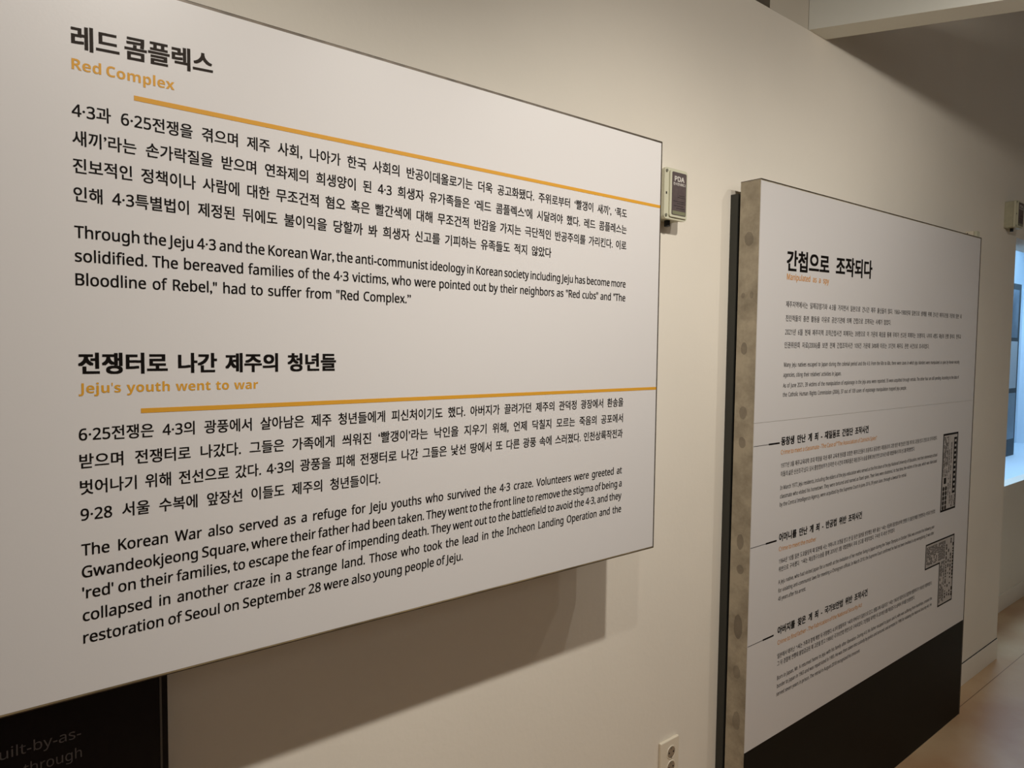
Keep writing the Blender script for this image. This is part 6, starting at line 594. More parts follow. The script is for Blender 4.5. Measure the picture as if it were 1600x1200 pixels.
115:[192,48,88,-4,-39,4,-28,10,0,32,24,-10,21,-6,23,-2,19,2,14,4,13,11,4,9,-1,15,-7,11,-12,7,-62,27,-21,14,-8,9,-5,10,-2,12,0,17,3,9,11,16,8,7,20,9,11,3,27,2,36,-3,32,-11,-12,-28,-40,12,-19,2,-15,-2,-13,-3,-12,-9,-4,-8,1,-11,4,-8,13,-10,66,-29,21,-14,7,-8,5,-10,2,-12,0,-19,-8,-20,-15,-15,-10,-6,-23,-7],
116:[144,25,100,-4,-20,2,-17,6,-14,13,-7,11,-4,15,-1,19,0,125,-31,0,0,17,31,14,14,46,21,0,0,-50,62,0,0,-27,-62,0,0,-124,3,-20,6,-9,14,-8,17,-1,24,4,0,-27,-16,-4],
117:[247,30,110,-4,-28,3,-22,9,-16,15,-5,10,-4,12,-3,29,0,140,35,0,0,-138,2,-18,6,-14,9,-11,14,-6,17,-2,13,1,22,6,8,6,11,16,7,22,1,12,1,126,35,0,0,-214,-29,0,-5,28,-1,0,-16,-17,-13,-7,-15,-5],
118:[203,10,81,0,-81,214,38,0,49,-137,13,-46,2,0,18,57,46,126,37,0,-81,-214],
119:[314,22,63,0,-59,215,37,0,33,-128,10,-51,2,0,12,51,40,128,39,0,42,-138,9,-40,2,0,8,42,36,136,36,0,-60,-215,-41,0,-41,134,-10,44,-2,0,-12,-51,-41,-127],
120:[212,12,7,0,78,110,-74,104,40,0,55,-80,55,80,39,0,-74,-104,78,-110,-40,0,-58,86,-59,-86],
121:[204,22,34,-96,-30,3,0,28,31,-2,13,4,10,6,8,10,7,11,14,35,-87,215,38,0,51,-134,13,-46,2,0,18,59,44,121,38,0,-92,-244,-10,-22,-13,-18,-14,-14,-19,-9],
122:[188,10,16,0,0,23,115,164,-109,0,0,27,148,0,0,-26,-114,-161,116,0,0,-27],
48:[229,34,114,-4,-18,2,-17,4,-14,8,-12,11,-10,14,-9,17,-6,19,-7,46,-1,26,1,35,5,31,7,26,11,21,15,17,19,11,23,5,13,1,18,-2,16,-4,15,-8,12,-11,11,-14,8,-16,7,-19,7,-46,1,-27,-1,-35,-5,-30,-8,-26,-11,-22,-15,-16,-19,-12,-23,-5,32,114,26,12,1,11,4,9,5,8,9,6,10,5,13,6,33,3,42,-3,42,-6,33,-5,13,-6,10,-8,8,-9,6,-11,4,-12,1,-12,-1,-11,-4,-9,-6,-8,-8,-6,-10,-5,-13,-6,-33,-2,-42,2,-42,3,-18,8,-28,6,-10,8,-8,9,-6,11,-4],
49:[229,8,108,0,0,206,1,43,-55,-47,-18,24,77,60,29,0,0,-286],
50:[229,33,19,0,0,29,91,92,26,29,13,20,7,13,3,14,1,15,-2,17,-7,13,-11,10,-13,6,-25,1,-22,-4,-19,-9,-20,-14,-19,24,30,20,27,10,31,4,15,-1,27,-7,11,-5,19,-16,11,-21,3,-26,-1,-18,-4,-16,-12,-24,-17,-23,-98,-101,144,0,0,-32],
51:[229,66,96,-4,-41,3,-15,4,-22,9,0,32,39,-13,40,-5,27,2,11,3,10,4,13,12,8,16,3,19,-3,19,-4,8,-14,12,-19,7,-25,4,-42,0,0,30,41,1,12,2,20,7,8,5,12,14,3,7,3,18,-2,16,-7,12,-11,9,-14,5,-18,2,-17,-1,-16,-3,-19,-9,-20,-11,-17,24,21,13,26,11,31,5,28,0,15,-3,25,-9,17,-16,11,-19,2,-11,1,-23,-6,-20,-4,-8,-6,-7,-14,-12,-29,-11,0,-1,25,-6,10,-4,16,-12,6,-7,8,-18,2,-10,1,-21,-4,-18,-8,-16,-11,-14,-7,-6,-17,-10,-22,-7],
52:[229,11,145,0,0,65,-137,0,0,30,135,192,36,0,0,-191,42,0,0,-31,-42,0,0,-65,6,43,96,102,0,0,106,2,48,-1,0,-16,-29],
53:[229,42,99,-4,-41,4,-21,6,-12,6,0,33,27,-12,32,-6,28,0,21,4,18,10,12,15,6,20,0,22,-5,19,-5,7,-14,12,-9,4,-11,3,-27,3,-48,-6,-18,11,11,135,143,0,0,-32,-113,0,-7,-83,44,4,17,-1,29,-7,24,-14,9,-9,8,-11,5,-13,3,-14,0,-32,-4,-15,-5,-14,-8,-13,-10,-11,-12,-9,-14,-7,-16,-5],
54:[229,46,119,-4,-21,2,-28,12,-8,6,-15,15,-12,20,-8,25,-4,29,0,41,7,48,12,33,11,19,15,16,19,13,23,9,27,5,27,0,21,-2,3,-1,0,-30,-20,4,-25,0,-19,-3,-16,-5,-14,-9,-15,-17,-11,-21,-5,-15,-6,-45,3,0,13,15,19,13,25,5,25,0,25,-7,20,-15,8,-10,11,-24,4,-30,-1,-17,-8,-30,-7,-12,-9,-11,-10,-10,-12,-7,-28,-8,24,119,26,18,2,16,8,7,6,5,7,8,19,2,24,-2,20,-7,16,-5,7,-13,10,-18,6,-10,0,-21,-3,-12,-5,-10,-7,-14,-17,-4,-10,-1,-10,4,-28,5,-13,8,-12,10,-9,12,-7],
55:[229,7,54,0,118,254,-154,0,0,32,191,0,0,-28,-116,-258],
56:[229,43,115,-4,-33,3,-14,4,-24,13,-9,9,-11,21,-4,27,3,21,5,13,7,11,20,18,24,13,-16,11,-14,12,-11,13,-4,8,-3,9,-2,20,4,23,12,19,18,14,24,9,27,3,28,-3,23,-9,19,-14,12,-19,3,-11,0,-20,-2,-12,-5,-11,-15,-18,-32,-22,26,-15,21,-18,8,-10,6,-12,3,-22,-4,-26,-12,-22,-10,-9,-10,-8,-26,-10,17,116,165,22,12,18,14,7,13,1,24,-4,13,-4,5,-11,8,-14,6,-26,1,-22,-7,-11,-8,-7,-12,-2,-20,5,-15,9,-11,12,-10,22,114,24,22,2,8,3,15,9,10,12,5,15,0,9,-2,15,-8,13,-6,6,-24,16,-26,11,-27,-15,-13,-11,-5,-6,-7,-14,-2,-17,2,-15,3,-7,10,-12,6,-5,17,-7],
57:[229,44,77,-4,-36,4,0,30,27,-5,29,1,18,5,21,11,15,17,11,21,7,24,3,36,-2,0,-13,-15,-12,-8,-24,-9,-33,0,-25,7,-20,14,-15,21,-7,27,-1,16,2,23,9,29,11,15,13,13,17,9,18,6,21,2,21,-3,28,-11,17,-13,13,-18,10,-23,6,-27,2,-31,-2,-37,-3,-24,-6,-23,-9,-21,-11,-19,-15,-17,-19,-13,-23,-9,-13,-3,24,110,134,21,3,12,5,10,7,14,18,4,10,1,10,-4,27,-5,13,-8,12,-10,10,-12,7,-22,4,-18,-3,-16,-7,-6,-6,-11,-16,-3,-10,-2,-24,0,-11,5,-18,8,-15,13,-10,9,-3],
1000082:[264,20,36,0,0,286,105,-1,37,-7,15,-6,12,-8,10,-9,8,-11,6,-13,3,-15,1,-24,-5,-20,-9,-17,-18,-18,-21,-13,84,-124,-67,0,-68,110,-33,0,0,-110,11,96,159,41,1,16,5,11,8,6,11,2,14,-2,15,-7,10,-11,7,-16,5,-40,1],
1000101:[236,38,130,-4,-25,2,-23,6,-20,10,-8,6,-15,16,-12,20,-7,24,-1,13,0,29,4,27,3,12,11,20,13,16,17,13,20,8,22,4,30,-1,15,-3,15,-5,12,-7,12,-9,9,-12,8,-13,5,-14,3,-17,1,-47,-141,0,3,-18,7,-15,12,-11,14,-7,19,-3,31,3,21,6,22,9,0,-46,-34,-12,10,80,134,83,0,-4,21,-6,12,-10,8,-13,4,-8,1,-13,-2,-16,-9,-8,-11],
1000100:[253,33,100,-4,-14,1,-13,4,-11,5,-11,8,-10,11,-8,12,-7,15,-4,17,-4,40,1,21,7,36,7,15,8,13,10,10,11,8,12,6,14,3,23,1,23,-5,18,-12,13,-15,2,0,-4,34,-1,80,60,0,0,-304,-46,0,-11,28,-3,0,-12,-14,-17,-12,-15,-4,21,121,44,10,0,15,5,10,9,9,23,1,27,-1,24,-8,25,-11,11,-16,5,-10,1,-14,-3,-6,-3,-10,-11,-4,-7,-6,-19,-2,-23,4,-33,8,-15,10,-11,13,-5],
1000067:[255,40,152,-4,-33,3,-28,9,-23,14,-18,19,-13,24,-9,29,-4,31,0,34,5,32,10,28,15,24,9,10,21,18,26,12,30,6,26,0,34,-5,41,-14,-20,-50,-38,16,-26,3,-25,-4,-11,-5,-9,-7,-15,-21,-8,-27,-3,-33,2,-33,4,-14,11,-24,7,-9,9,-7,11,-5,13,-3,28,0,28,5,31,10,0,-51,-37,-11],
1000111:[248,34,123,-4,-23,2,-21,6,-19,11,-16,14,-12,19,-9,22,-5,40,1,20,4,19,5,17,8,15,10,12,13,11,14,8,15,6,17,3,19,1,24,-2,21,-6,19,-11,16,-14,12,-18,9,-22,5,-39,-2,-21,-3,-19,-6,-17,-8,-15,-10,-12,-12,-11,-14,-8,-16,-6,-17,-4,21,124,44,17,3,7,3,10,11,7,15,2,10,2,24,-4,33,-7,15,-10,11,-15,5,-9,0,-17,-2,-7,-3,-11,-11,-6,-15,-4,-33,4,-34,6,-15,11,-11,7,-3],
1000109:[393,49,31,0,0,218,46,0,8,-28,3,0,15,17,12,8,22,6,15,1,26,-2,14,-5,18,-13,8,-12,5,0,9,12,19,13,22,6,15,1,14,0,24,-6,18,-13,7,-8,9,-23,2,-14,1,-158,-60,0,-1,145,-4,13,-7,9,-9,6,-12,2,-16,-3,-7,-3,-10,-11,-7,-16,-3,-32,0,-110,-60,0,-1,145,-4,13,-7,9,-9,6,-12,2,-9,-1,-15,-6,-10,-12,-6,-17,-3,-36,0,-103],
1000112:[253,34,31,-96,0,314,49,0,8,-28,3,0,13,15,10,8,21,8,18,1,14,-1,13,-3,12,-6,11,-8,9,-10,9,-13,6,-14,5,-17,2,-19,0,-43,-7,-36,-7,-14,-8,-13,-10,-10,-11,-9,-12,-5,-14,-4,-23,-1,-16,3,-12,6,-15,11,-8,8,-3,0,3,-26,0,-94,20,134,44,15,3,11,8,5,6,8,26,1,23,-1,24,-5,18,-8,12,-12,8,-14,3,-17,-3,-6,-2,-10,-10,-8,-22,-2,-28,3,-33,6,-16,10,-10,7,-4],
1000108:[122,4,31,0,0,304,60,0,0,-304],
1000120:[231,12,2,0,74,112,-70,106,67,0,43,-69,42,69,68,0,-71,-106,74,-112,-67,0,-46,75,-46,-75],
1000074:[132,18,6,-84,-36,4,0,51,26,-4,18,2,7,4,6,5,7,18,2,22,0,268,60,0,0,-268,-4,-39,-3,-10,-9,-19,-6,-7,-13,-12,-25,-11],
1000106:[122,16,61,246,-15,2,-11,7,-5,8,-1,12,1,12,5,8,11,7,15,2,15,-2,11,-7,5,-8,2,-12,-2,-12,-5,-8,-11,-7,15,14,-96,-40,5,0,47,22,-4,15,1,12,6,7,13,1,13,0,233,60,0,0,-242,-3,-22,-8,-20,-15,-16,-22,-10],
1000117:[263,28,108,-4,-26,3,-22,9,-16,16,-6,10,-7,26,-1,16,0,142,60,0,1,-144,4,-13,7,-10,10,-5,13,-2,19,3,7,3,11,12,6,18,4,36,0,102,60,0,0,-218,-46,0,-8,28,-3,0,-15,-17,-14,-7,-22,-7],
1000115:[199,46,90,-4,-39,3,-33,10,0,49,38,-13,36,-5,18,1,7,4,5,4,3,9,-2,9,-7,7,-60,29,-17,11,-8,8,-7,9,-4,11,-2,12,1,19,3,10,11,18,9,6,21,10,26,5,15,0,24,-1,23,-4,30,-12,-18,-43,-36,13,-23,3,-10,0,-13,-5,-3,-4,-1,-7,4,-7,6,-6,63,-29,19,-14,10,-15,3,-12,2,-14,-4,-24,-11,-19,-19,-15,-26,-8],
1000121:[228,20,44,-96,-30,3,0,47,30,-2,18,7,9,9,7,11,9,23,-87,216,65,0,44,-130,5,-30,9,38,41,122,64,0,-93,-246,-12,-24,-15,-20,-19,-13,-21,-8],
1000116:[174,26,106,-4,-22,2,-13,4,-11,7,-13,16,-6,14,-3,19,0,116,-29,0,0,25,33,20,17,46,38,0,0,-47,61,0,0,-44,-61,0,0,-106,1,-9,4,-6,5,-5,8,-3,20,-1,26,6,0,-44,-30,-8],
1000104:[263,30,31,0,0,304,60,0,0,-75,-3,-39,3,0,9,12,18,13,21,6,15,1,27,-3,21,-9,17,-15,6,-10,7,-27,1,-16,0,-142,-60,0,0,128,-1,17,-4,13,-7,9,-10,6,-13,2,-19,-3,-7,-4,-11,-12,-7,-17,-3,-36,0,-103],
1000119:[342,20,66,0,-62,218,59,0,28,-105,9,-63,2,0,10,62,27,106,65,0,28,-114,8,-54,1,0,11,63,28,105,58,0,-62,-218,-65,0,-39,173,-2,0,-40,-173],
1000110:[263,29,31,0,0,218,46,0,8,-28,3,0,10,12,12,9,14,7,23,4,22,0,12,-3,11,-3,20,-13,7,-8,6,-10,7,-27,1,-158,-60,0,-1,145,-4,13,-7,9,-10,6,-13,2,-10,-1,-16,-6,-11,-12,-7,-17,-3,-36,0,-103],
1000097:[242,39,84,-4,-21,3,-10,3,-17,11,-7,8,-5,9,-6,22,0,26,3,12,5,10,6,9,9,8,24,10,31,7,56,2,-1,22,-4,9,-7,7,-10,4,-12,1,-25,-3,-36,-13,-20,40,31,12,35,7,35,0,28,-6,22,-12,9,-9,6,-10,5,-11,3,-14,1,-160,-42,0,-12,30,-1,0,-18,-18,-12,-8,-14,-5,13,107,40,21,4,16,12,4,6,4,13,0,26,-43,-3,-15,-5,-9,-7,-7,-15,0,-11,3,-9,8,-8],
1000114:[182,17,31,0,0,218,45,0,9,-36,3,0,14,18,19,15,24,7,28,-1,-4,-56,-24,2,-23,-6,-10,-5,-9,-7,-9,-16,-3,-22,0,-111],
}
BOARD_TEXT = [
    ('title', '간첩으로 조작되다', 1.9925, 1.9268, 2.5559, 1.9414),
    ('sub', 'Manipulated as a spy', 1.9944, 1.8949, 2.2521, 1.898),
    ('ka', '제주지역에서는 일제강점기와 4·3을 거치면서 일본으로 건너간 제주 출신들이 많다. 1960~1980년대 일본으로 생계를 위해 건너간 제주도민들 가운데 일본 내', 1.9939, 1.8122, 3.4127, 1.8243),
    ('ka', '친인척들의 총련 활동을 이유로 공안기관에 의해 간첩으로 조작되는 사례가 많았다.', 1.9954, 1.7693, 2.7245, 1.7777),
    ('ka', '2021년 6월 현재 제주지역 조작간첩사건 피해자는 39명으로 이 가운데 재심을 통해 무죄가 선고된 피해자는 35명이다. 나머지 4명도 재심이 진행 중이다. 천주교', 1.9942, 1.7272, 3.4159, 1.7372),
    ('ka', '인권위원회 자료(2006)를 보면 전체 간첩조작사건 109건 가운데 34%에 이르는 37건이 제주도 관련 사건으로 조사되었다.', 1.9926, 1.687, 3.0813, 1.6926),
    ('ea', 'Many Jeju natives escaped to Japan during the colonial period and the 4·3. From the 60s to 80s, there were cases in which Jeju islanders were manipulated as spies by Korean security', 1.9936, 1.6277, 3.4141, 1.6292),
    ('ea', 'agencies, citing their relatives’ activities in Japan.', 1.9918, 1.5966, 2.357, 1.5953),
    ('ea', 'As of June 2021, 39 victims of the manipulation of espionage in the Jeju area were reported. 35 were acquitted through retrials. The other four are still pending. According to the data of', 1.9912, 1.5635, 3.4146, 1.5635),
    ('ea', 'the Catholic Human Rights Commission (2006), 37 out of 109 cases of espionage manipulation trapped Jeju people.', 1.9921, 1.5354, 2.883, 1.5318),
    ('h1', '동창생 만난 게 죄 - 재일동포 간첩단 조작사건', 1.9921, 1.3867, 2.5754, 1.3868),
    ('o1', 'Crime to meet a classmate - The Case of "The Association of Zainichi Spies"', 1.9916, 1.3563, 2.645, 1.3539),
    ('k1', '1977년 3월 제주교육대학 초대 학장을 지낸 제주 교육계 원로를 포함한 제주도민들이 초등학교 동창생인 재일동포의 고향 방문 때 만났던 것을 계기로 고문을 받고 간첩으로 조작되었다.', 1.9941, 1.3147, 3.205, 1.313),
    ('k1', '이들의 삶은 산산조각 났다. 당시 중앙정보부가 조작한 이 사건의 피해자들은 재심 청구소송을 통해 39년 만인 2016년 6월 대법원에서 무죄 선고를 확정받았다.', 1.9945, 1.2881, 2.9845, 1.2856),
    ('e1', 'In March 1977, Jeju residents, including the elders of the Jeju education who served as the first dean of the Jeju National University of Education, met their elementary school', 1.9945, 1.2454, 3.2127, 1.242),
    ('e1', 'classmate who visited his hometown. They were tortured and named as fixed spies. Their lives were shattered. At that time, the victims of the case, which was fabricated', 1.9953, 1.2184, 3.2116, 1.2159),
    ('e1', 'by the Central Intelligence Agency, were acquitted by the Supreme Court in June 2016, 39 years later, through a lawsuit for retrial.', 1.9946, 1.193, 2.9161, 1.189),
    ('h2', '어머니를 만난 게 죄 - 반공법 위반 조작사건', 1.9976, 1.084, 2.5495, 1.077),
    ('o2', 'Crime to meet the mother', 1.9981, 1.0513, 2.2269, 1.0466),
    ('k2', '1964년 10월 일본 도쿄올림픽 때 일본에 사는 어머니의 초청을 받고 한 달 동안 일본을 방문했던 제주 출신 ㄱ씨는 이듬해 중앙정보부에 연행된 뒤 불온단체를 찬양했다는 이유로 반공법', 2.0003, 1.0121, 3.216, 1.0014),
    ('k2', '위반으로 구속됐다. ㄱ씨는 재심청구소송을 통해 2010년 3월 대법원에서 무죄 선고를 확정지었다. 구속된 지 45년 만이었다.', 2.0004, 0.9861, 2.8316, 0.9818),
    ('e2', 'A Jeju native, who had visited Japan for a month at the invitation of her mother living in Japan during the Tokyo Olympics in October 1964, was arrested the following year', 2.0008, 0.9463, 3.217, 0.9362),
    ('e2', 'for violating anti-communist laws for meeting a Chongryon official. In March 2010, the Supreme Court confirmed he had not been involved in any wrongdoing. It was after', 2.0013, 0.919, 3.2152, 0.9097),
    ('e2', '45 years after his arrest.', 2.0028, 0.8927, 2.1703, 0.8908),
    ('h3', '아버지를 찾은 게 죄 - 국가보안법 위반 조작사건', 2.0065, 0.7852, 2.6178, 0.7785),
    ('o3', 'Crime to find father - The Fabrication of the National Security Act', 2.0078, 0.7502, 2.578, 0.7442),
    ('k3', '일본에서 태어난 ㄱ씨는 가족과 함께 해방 뒤 귀향했다. 4·3이 발발하자 ㄱ씨의 아버지가 일본으로 갔고, 생활고에 시달리던 ㄱ씨는 1963년 일본으로 밀항해 생활하다가 1983년 귀환하였다.', 2.0088, 0.7062, 3.2175, 0.6943),
    ('k3', '그 뒤 경찰에 연행돼 불법감금된 채 고문을 받고 1986년 국가보안법 위반으로 구속되었다. 7년형을 복역한 뒤 2018년 8월 재심청구소송에서 무죄를 인정받았다.', 2.0087, 0.682, 3.046, 0.6694),
    ('e3', 'Born in Japan, Mr. A returned home to Jeju with his family after liberation. During 4·3, his father escaped to Japan and A, who was suffering from hardships, crossed the', 2.0114, 0.6354, 3.2247, 0.6269),
    ('e3', 'border to Japan in 1963 and was repatriated in 1983. He was then taken into custody by police and tortured, and arrested in 1986 for violating the National Security Act. He', 2.0122, 0.6092, 3.2234, 0.6011),
    ('e3', 'served seven years in prison. The retrial in August 2018 recognized his innocent.', 2.0103, 0.5834, 2.5756, 0.5745),
]

load_outlines()
# ================================================================== THE SETTING
WALL_Y = 1.25
CX = 4.43        # where the wall turns into the alcove
# wall behind the panels: full height board up to 2.745, upper part from the beam on, header over the alcove
TOPZ = 2.745
wall = prism('wall_back', [(-2.5, 0), (CX, 0), (CX, 2.29), (8.5, 2.29), (8.5, 3.8), (2.30, 3.8), (2.30, TOPZ), (-2.5, TOPZ - 0.012)], WALL_Y, WALL_Y + 0.12, M_WALL)
structure(wall)
structure(box('wall_alcove_side', (CX - 0.10, WALL_Y + 0.1201, 0), (CX, 1.475, 2.29), M_WALL))
# recessed alcove wall with the display case opening
oz0, oz1, ox0, ox1 = 0.822, 2.352, 4.75, 7.6
structure(boxes('wall_alcove', [((CX - 0.1, 1.4751, 0), (ox0, 1.55, 2.7)), ((ox1, 1.4751, 0), (8.5, 1.55, 2.7)),
                                ((ox0, 1.4751, 0), (ox1, 1.55, oz0)), ((ox0, 1.4751, oz1), (ox1, 1.55, 2.7))], M_WALL))
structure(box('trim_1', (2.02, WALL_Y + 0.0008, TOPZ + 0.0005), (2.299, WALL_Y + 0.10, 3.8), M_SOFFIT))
structure(box('void_shade_sheet', (-2.5, WALL_Y + 0.09, TOPZ - 0.03), (2.019, WALL_Y + 0.11, 3.8), M_DARK))  # dark sheet standing in for the shade of the opening above the wall
structure(box('floor', (-2.5, -3.0, -0.05), (8.5, 2.40, 0), M_FLOOR))
structure(box('ceiling', (-2.5, -3.0, 3.8), (8.5, 2.40, 3.85), M_CEIL))
structure(box('wall_front', (-2.5, -3.1, 0), (8.5, -3.0, 3.8), M_WALL))
structure(box('wall_left', (-2.6, -3.0, 0), (-2.5, 2.40, 3.8), M_WALL))
structure(box('wall_right', (8.5, -3.0, 0), (8.6, 2.40, 3.8), M_WALL))
# skirting let into the wall with a shadow joint above it
structure(box('baseboard_back', (-2.5, WALL_Y - 0.004, 0.0), (CX + 0.002, WALL_Y - 0.0002, 0.112), M_WALL, bevel=0.001))
structure(box('trim_3', (-2.5, WALL_Y - 0.0022, 0.1125), (CX + 0.001, WALL_Y - 0.0001, 0.1165), M_GAP))
structure(box('baseboard_alcove', (CX + 0.001, 1.471, 0.0), (8.4, 1.4749, 0.112), M_WALL, bevel=0.001))
structure(box('trim_4', (3.2, 1.172, 0.0002), (4.72, 1.1745, 0.0006), M_SEAM))
# beam under the ceiling running out from the wall at an angle
d = Vector((0.477, -0.879, 0)).normalized()
A0 = Vector((2.252, WALL_Y - 0.0005, 0)); B0 = Vector((2.366, WALL_Y - 0.0005, 0)); Ln = 3.6
vs = []
for z in (2.745, 2.865):
    for p in (A0, B0, B0 + d * Ln, A0 + d * Ln): vs.append((p.x, p.y, z))
beam = link_mesh('ceiling_beam', vs, [(0, 1, 2, 3), (7, 6, 5, 4), (0, 4, 5, 1), (1, 5, 6, 2), (2, 6, 7, 3), (3, 7, 4, 0)], M_BEAM)
structure(beam)

# ================================================================== LEFT PANEL
FY = 1.052
p1 = thing('wall_panel', (0.61, 1.09, 1.21072), 'large white panel of Korean and English text with two orange rules, hung at left', 'information panel')
PX0, PX1, PZ0, PZ1 = -0.06, 1.27887, 1.21072, 2.15203
box('frame', (PX0, FY + 0.0012, PZ0), (PX1, 1.126, PZ1), M_TRIM, p1, bevel=0.0012)
box('face_sheet', (PX0 + 0.004, FY, PZ0 + 0.0050), (PX1 - 0.0060, FY + 0.004, PZ1 - 0.0052), M_SHEET, p1)
box('lower_edge_highlight', (PX0 + 0.004, FY - 0.0002, PZ0 + 0.0026), (PX1 - 0.0060, FY + 0.003, PZ0 + 0.0046), M_HILITE, p1)['label'] = 'painted highlight along the brass-coloured lower edge'
for x in (0.25, 0.9): box('hanging_bracket', (x, 1.1262, 1.9), (x + 0.06, 1.2498, 2.0), M_BACK, p1)
TY = FY - 0.0004
lettering('heading', [("레드 콤플렉스", 0.12715, 2.05186, 0.29593, 2.06009)], 0.03247, M_INK2, p1, TY, bold=0.0009, sx=1.02, space=0.2)
for o in lettering('subheading', [("Red Complex", 0.12624, 2.02396, 0.24608, 2.02533)], 0.01884, M_ORANGE, p1, TY, heavy=True, sx=1.03, space=0.22): o['label'] = 'orange English subheading'
box('rule', (0.19622, TY, 2.00063), (PX1 - 0.0060, FY + 0.0001, 2.00703), M_ORANGE, p1)['label'] = 'orange rule line'
def para(rows, size, zs, x0=0.12560, x1=1.16132, sx=0.90):
    L = []
    for r, z in zip(rows, zs):
        t, e = r if isinstance(r, tuple) else (r, x1)
        L.append((t, x0, z, e, z))
    return lettering('text_line', L, size, M_INK, p1, TY, sx=sx, bold=0.00028)
para(["4·3과 6·25전쟁을 겪으며 제주 사회, 나아가 한국 사회의 반공이데올로기는 더욱 공고화됐다. 주위로부터 ‘빨갱이 새끼’, ‘폭도",
      "새끼’라는 손가락질을 받으며 연좌제의 희생양이 된 4·3 희생자 유가족들은 ‘레드 콤플렉스’에 시달려야 했다. 레드 콤플레스는",
      "진보적인 정책이나 사람에 대한 무조건적 혐오 혹은 빨간색에 대해 무조건적 반감을 가지는 극단적인 반공주의를 가리킨다. 이로",
      ("인해 4·3특별법이 제정된 뒤에도 불이익을 당할까 봐 희생자 신고를 기피하는 유족들도 적지 않았다", 0.94085)],
     0.02104, (1.96587, 1.93111, 1.89635, 1.86067))
para(["Through the Jeju 4·3 and the Korean War, the anti-communist ideology in Korean society including Jeju has become more",
      "solidified. The bereaved families of the 4·3 victims, who were pointed out by their neighbors as \"Red cubs\" and \"The",
      ("Bloodline of Rebel,\" had to suffer from \"Red Complex.”", 0.61839)],
     0.02104, (1.81310, 1.78291, 1.75273), sx=0.90)
lettering('heading', [("전쟁터로 나간 제주의 청년들", 0.12715, 1.64112, 0.47980, 1.64112)], 0.02973, M_INK, p1, TY, bold=0.0010, sx=0.98, space=0.2)
for o in lettering('subheading', [("Jeju's youth went to war", 0.12624, 1.61368, 0.35631, 1.61322)], 0.01802, M_ORANGE, p1, TY, heavy=True, sx=1.03, space=0.22): o['label'] = 'orange English subheading'
box('rule', (0.19805, TY, 1.58441), (PX1 - 0.0060, FY + 0.0001, 1.59081), M_ORANGE, p1)['label'] = 'orange rule line'
para(["6·25전쟁은 4·3의 광풍에서 살아남은 제주 청년들에게 피신처이기도 했다. 아버지가 끌려가던 제주의 관덕정 광장에서 환송을",
      "받으며 전쟁터로 나갔다. 그들은 가족에게 씌워진 ‘빨갱이’라는 낙인을 지우기 위해, 언제 닥칠지 모르는 죽음의 공포에서",
      "벗어나기 위해 전선으로 갔다. 4·3의 광풍을 피해 전쟁터로 나간 그들은 낯선 땅에서 또 다른 광풍 속에 스러졌다. 인천상륙작전과",
      ("9·28 서울 수복에 앞장선 이들도 제주의 청년들이다.", 0.55985)],
     0.02104, (1.55239, 1.51717, 1.48286, 1.44719))
para(["The Korean War also served as a refuge for Jeju youths who survived the 4·3 craze. Volunteers were greeted at",
      "Gwandeokjeong Square, where their father had been taken. They went to the front line to remove the stigma of being a",
      "'red' on their families, to escape the fear of impending death. They went out to the battlefield to avoid the 4·3, and they",
      "collapsed in another craze in a strange land. Those who took the lead in the Incheon Landing Operation and the",
      ("restoration of Seoul on September 28 were also young people of Jeju.", 0.73091)],
     0.02104, (1.40053, 1.37126, 1.34336, 1.31317, 1.28344), sx=0.90)
settle(p1)

# dark panel behind and below the left panel
dk = thing('dark_panel', (-0.2, 1.215, 0.3), 'black glossy text panel with grey lettering, under the large white panel at bottom left', 'information panel')
box('board', (-0.9, 1.200, 0.30), (0.2575, 1.232, 1.60), M_BLACK, dk, bevel=0.0008)
box('edge_strip', (0.2455, 1.1985, 0.301), (0.2485, 1.2005, 1.599), M_EDGE, dk)['label'] = 'thin grey edge strip'
for x in (-0.5, 0.1): box('spacer', (x, 1.2322, 0.5), (x + 0.08, 1.2499, 1.5), M_BACK, dk)
lettering('text_line', [("built-by-as-", 0.0247, 1.0855, 0.1372, 1.0855), ("through", 0.0655, 1.0545, 0.1377, 1.0545)], 0.0215, M_GREYINK, dk, 1.1996)
settle(dk)

# ================================================================== STANDING PANEL
FY = 1.150; TY = FY - 0.0004
p2 = thing('standing_panel', (2.72, 1.18, 0.0), 'tall floor-standing white panel with small text, newspaper clippings and black base', 'information panel')
QX0, QX1 = 1.838, 3.606
def trap(name, zl0, zr0, zl1, zr1, y0, y1, m, x0=QX0, x1=QX1):
    return prism(name, [(x0, zl0), (x1, zr0), (x1, zr1), (x0, zl1)], y0, y1, m, p2)
trap('body', 0, 0, 2.174, 2.189, FY + 0.0012, 1.216, M_SIDE)['label'] = 'stained steel body'
trap('upper_sheet', 1.4625, 1.4625, 2.170, 2.185, FY, FY + 0.0035, M_SHEET, QX0 + 0.0015, QX1 - 0.006)
trap('lower_sheet', 0.459, 0.449, 1.4615, 1.4615, FY, FY + 0.0035, M_SHEET, QX0 + 0.0015, QX1 - 0.006)
trap('base_sheet', 0.004, 0.004, 0.4585, 0.4485, FY, FY + 0.0035, M_BASE, QX0 + 0.0015, QX1 - 0.006)['label'] = 'black lower face'
trap('top_edge', 2.1735, 2.1885, 2.1755, 2.1905, FY - 0.0004, 1.2162, M_TRIM)['label'] = 'dark edge trim'
trap('side_edge', 0, 0, 2.1755, 2.1905, FY - 0.0004, 1.2162, M_TRIM, QX1 - 0.0005, QX1 + 0.0025)['label'] = 'dark edge trim'
box('rear_gap', (QX0 + 0.012, 1.2162, 0), (QX1 - 0.02, 1.224, 2.10), M_GAP, p2)
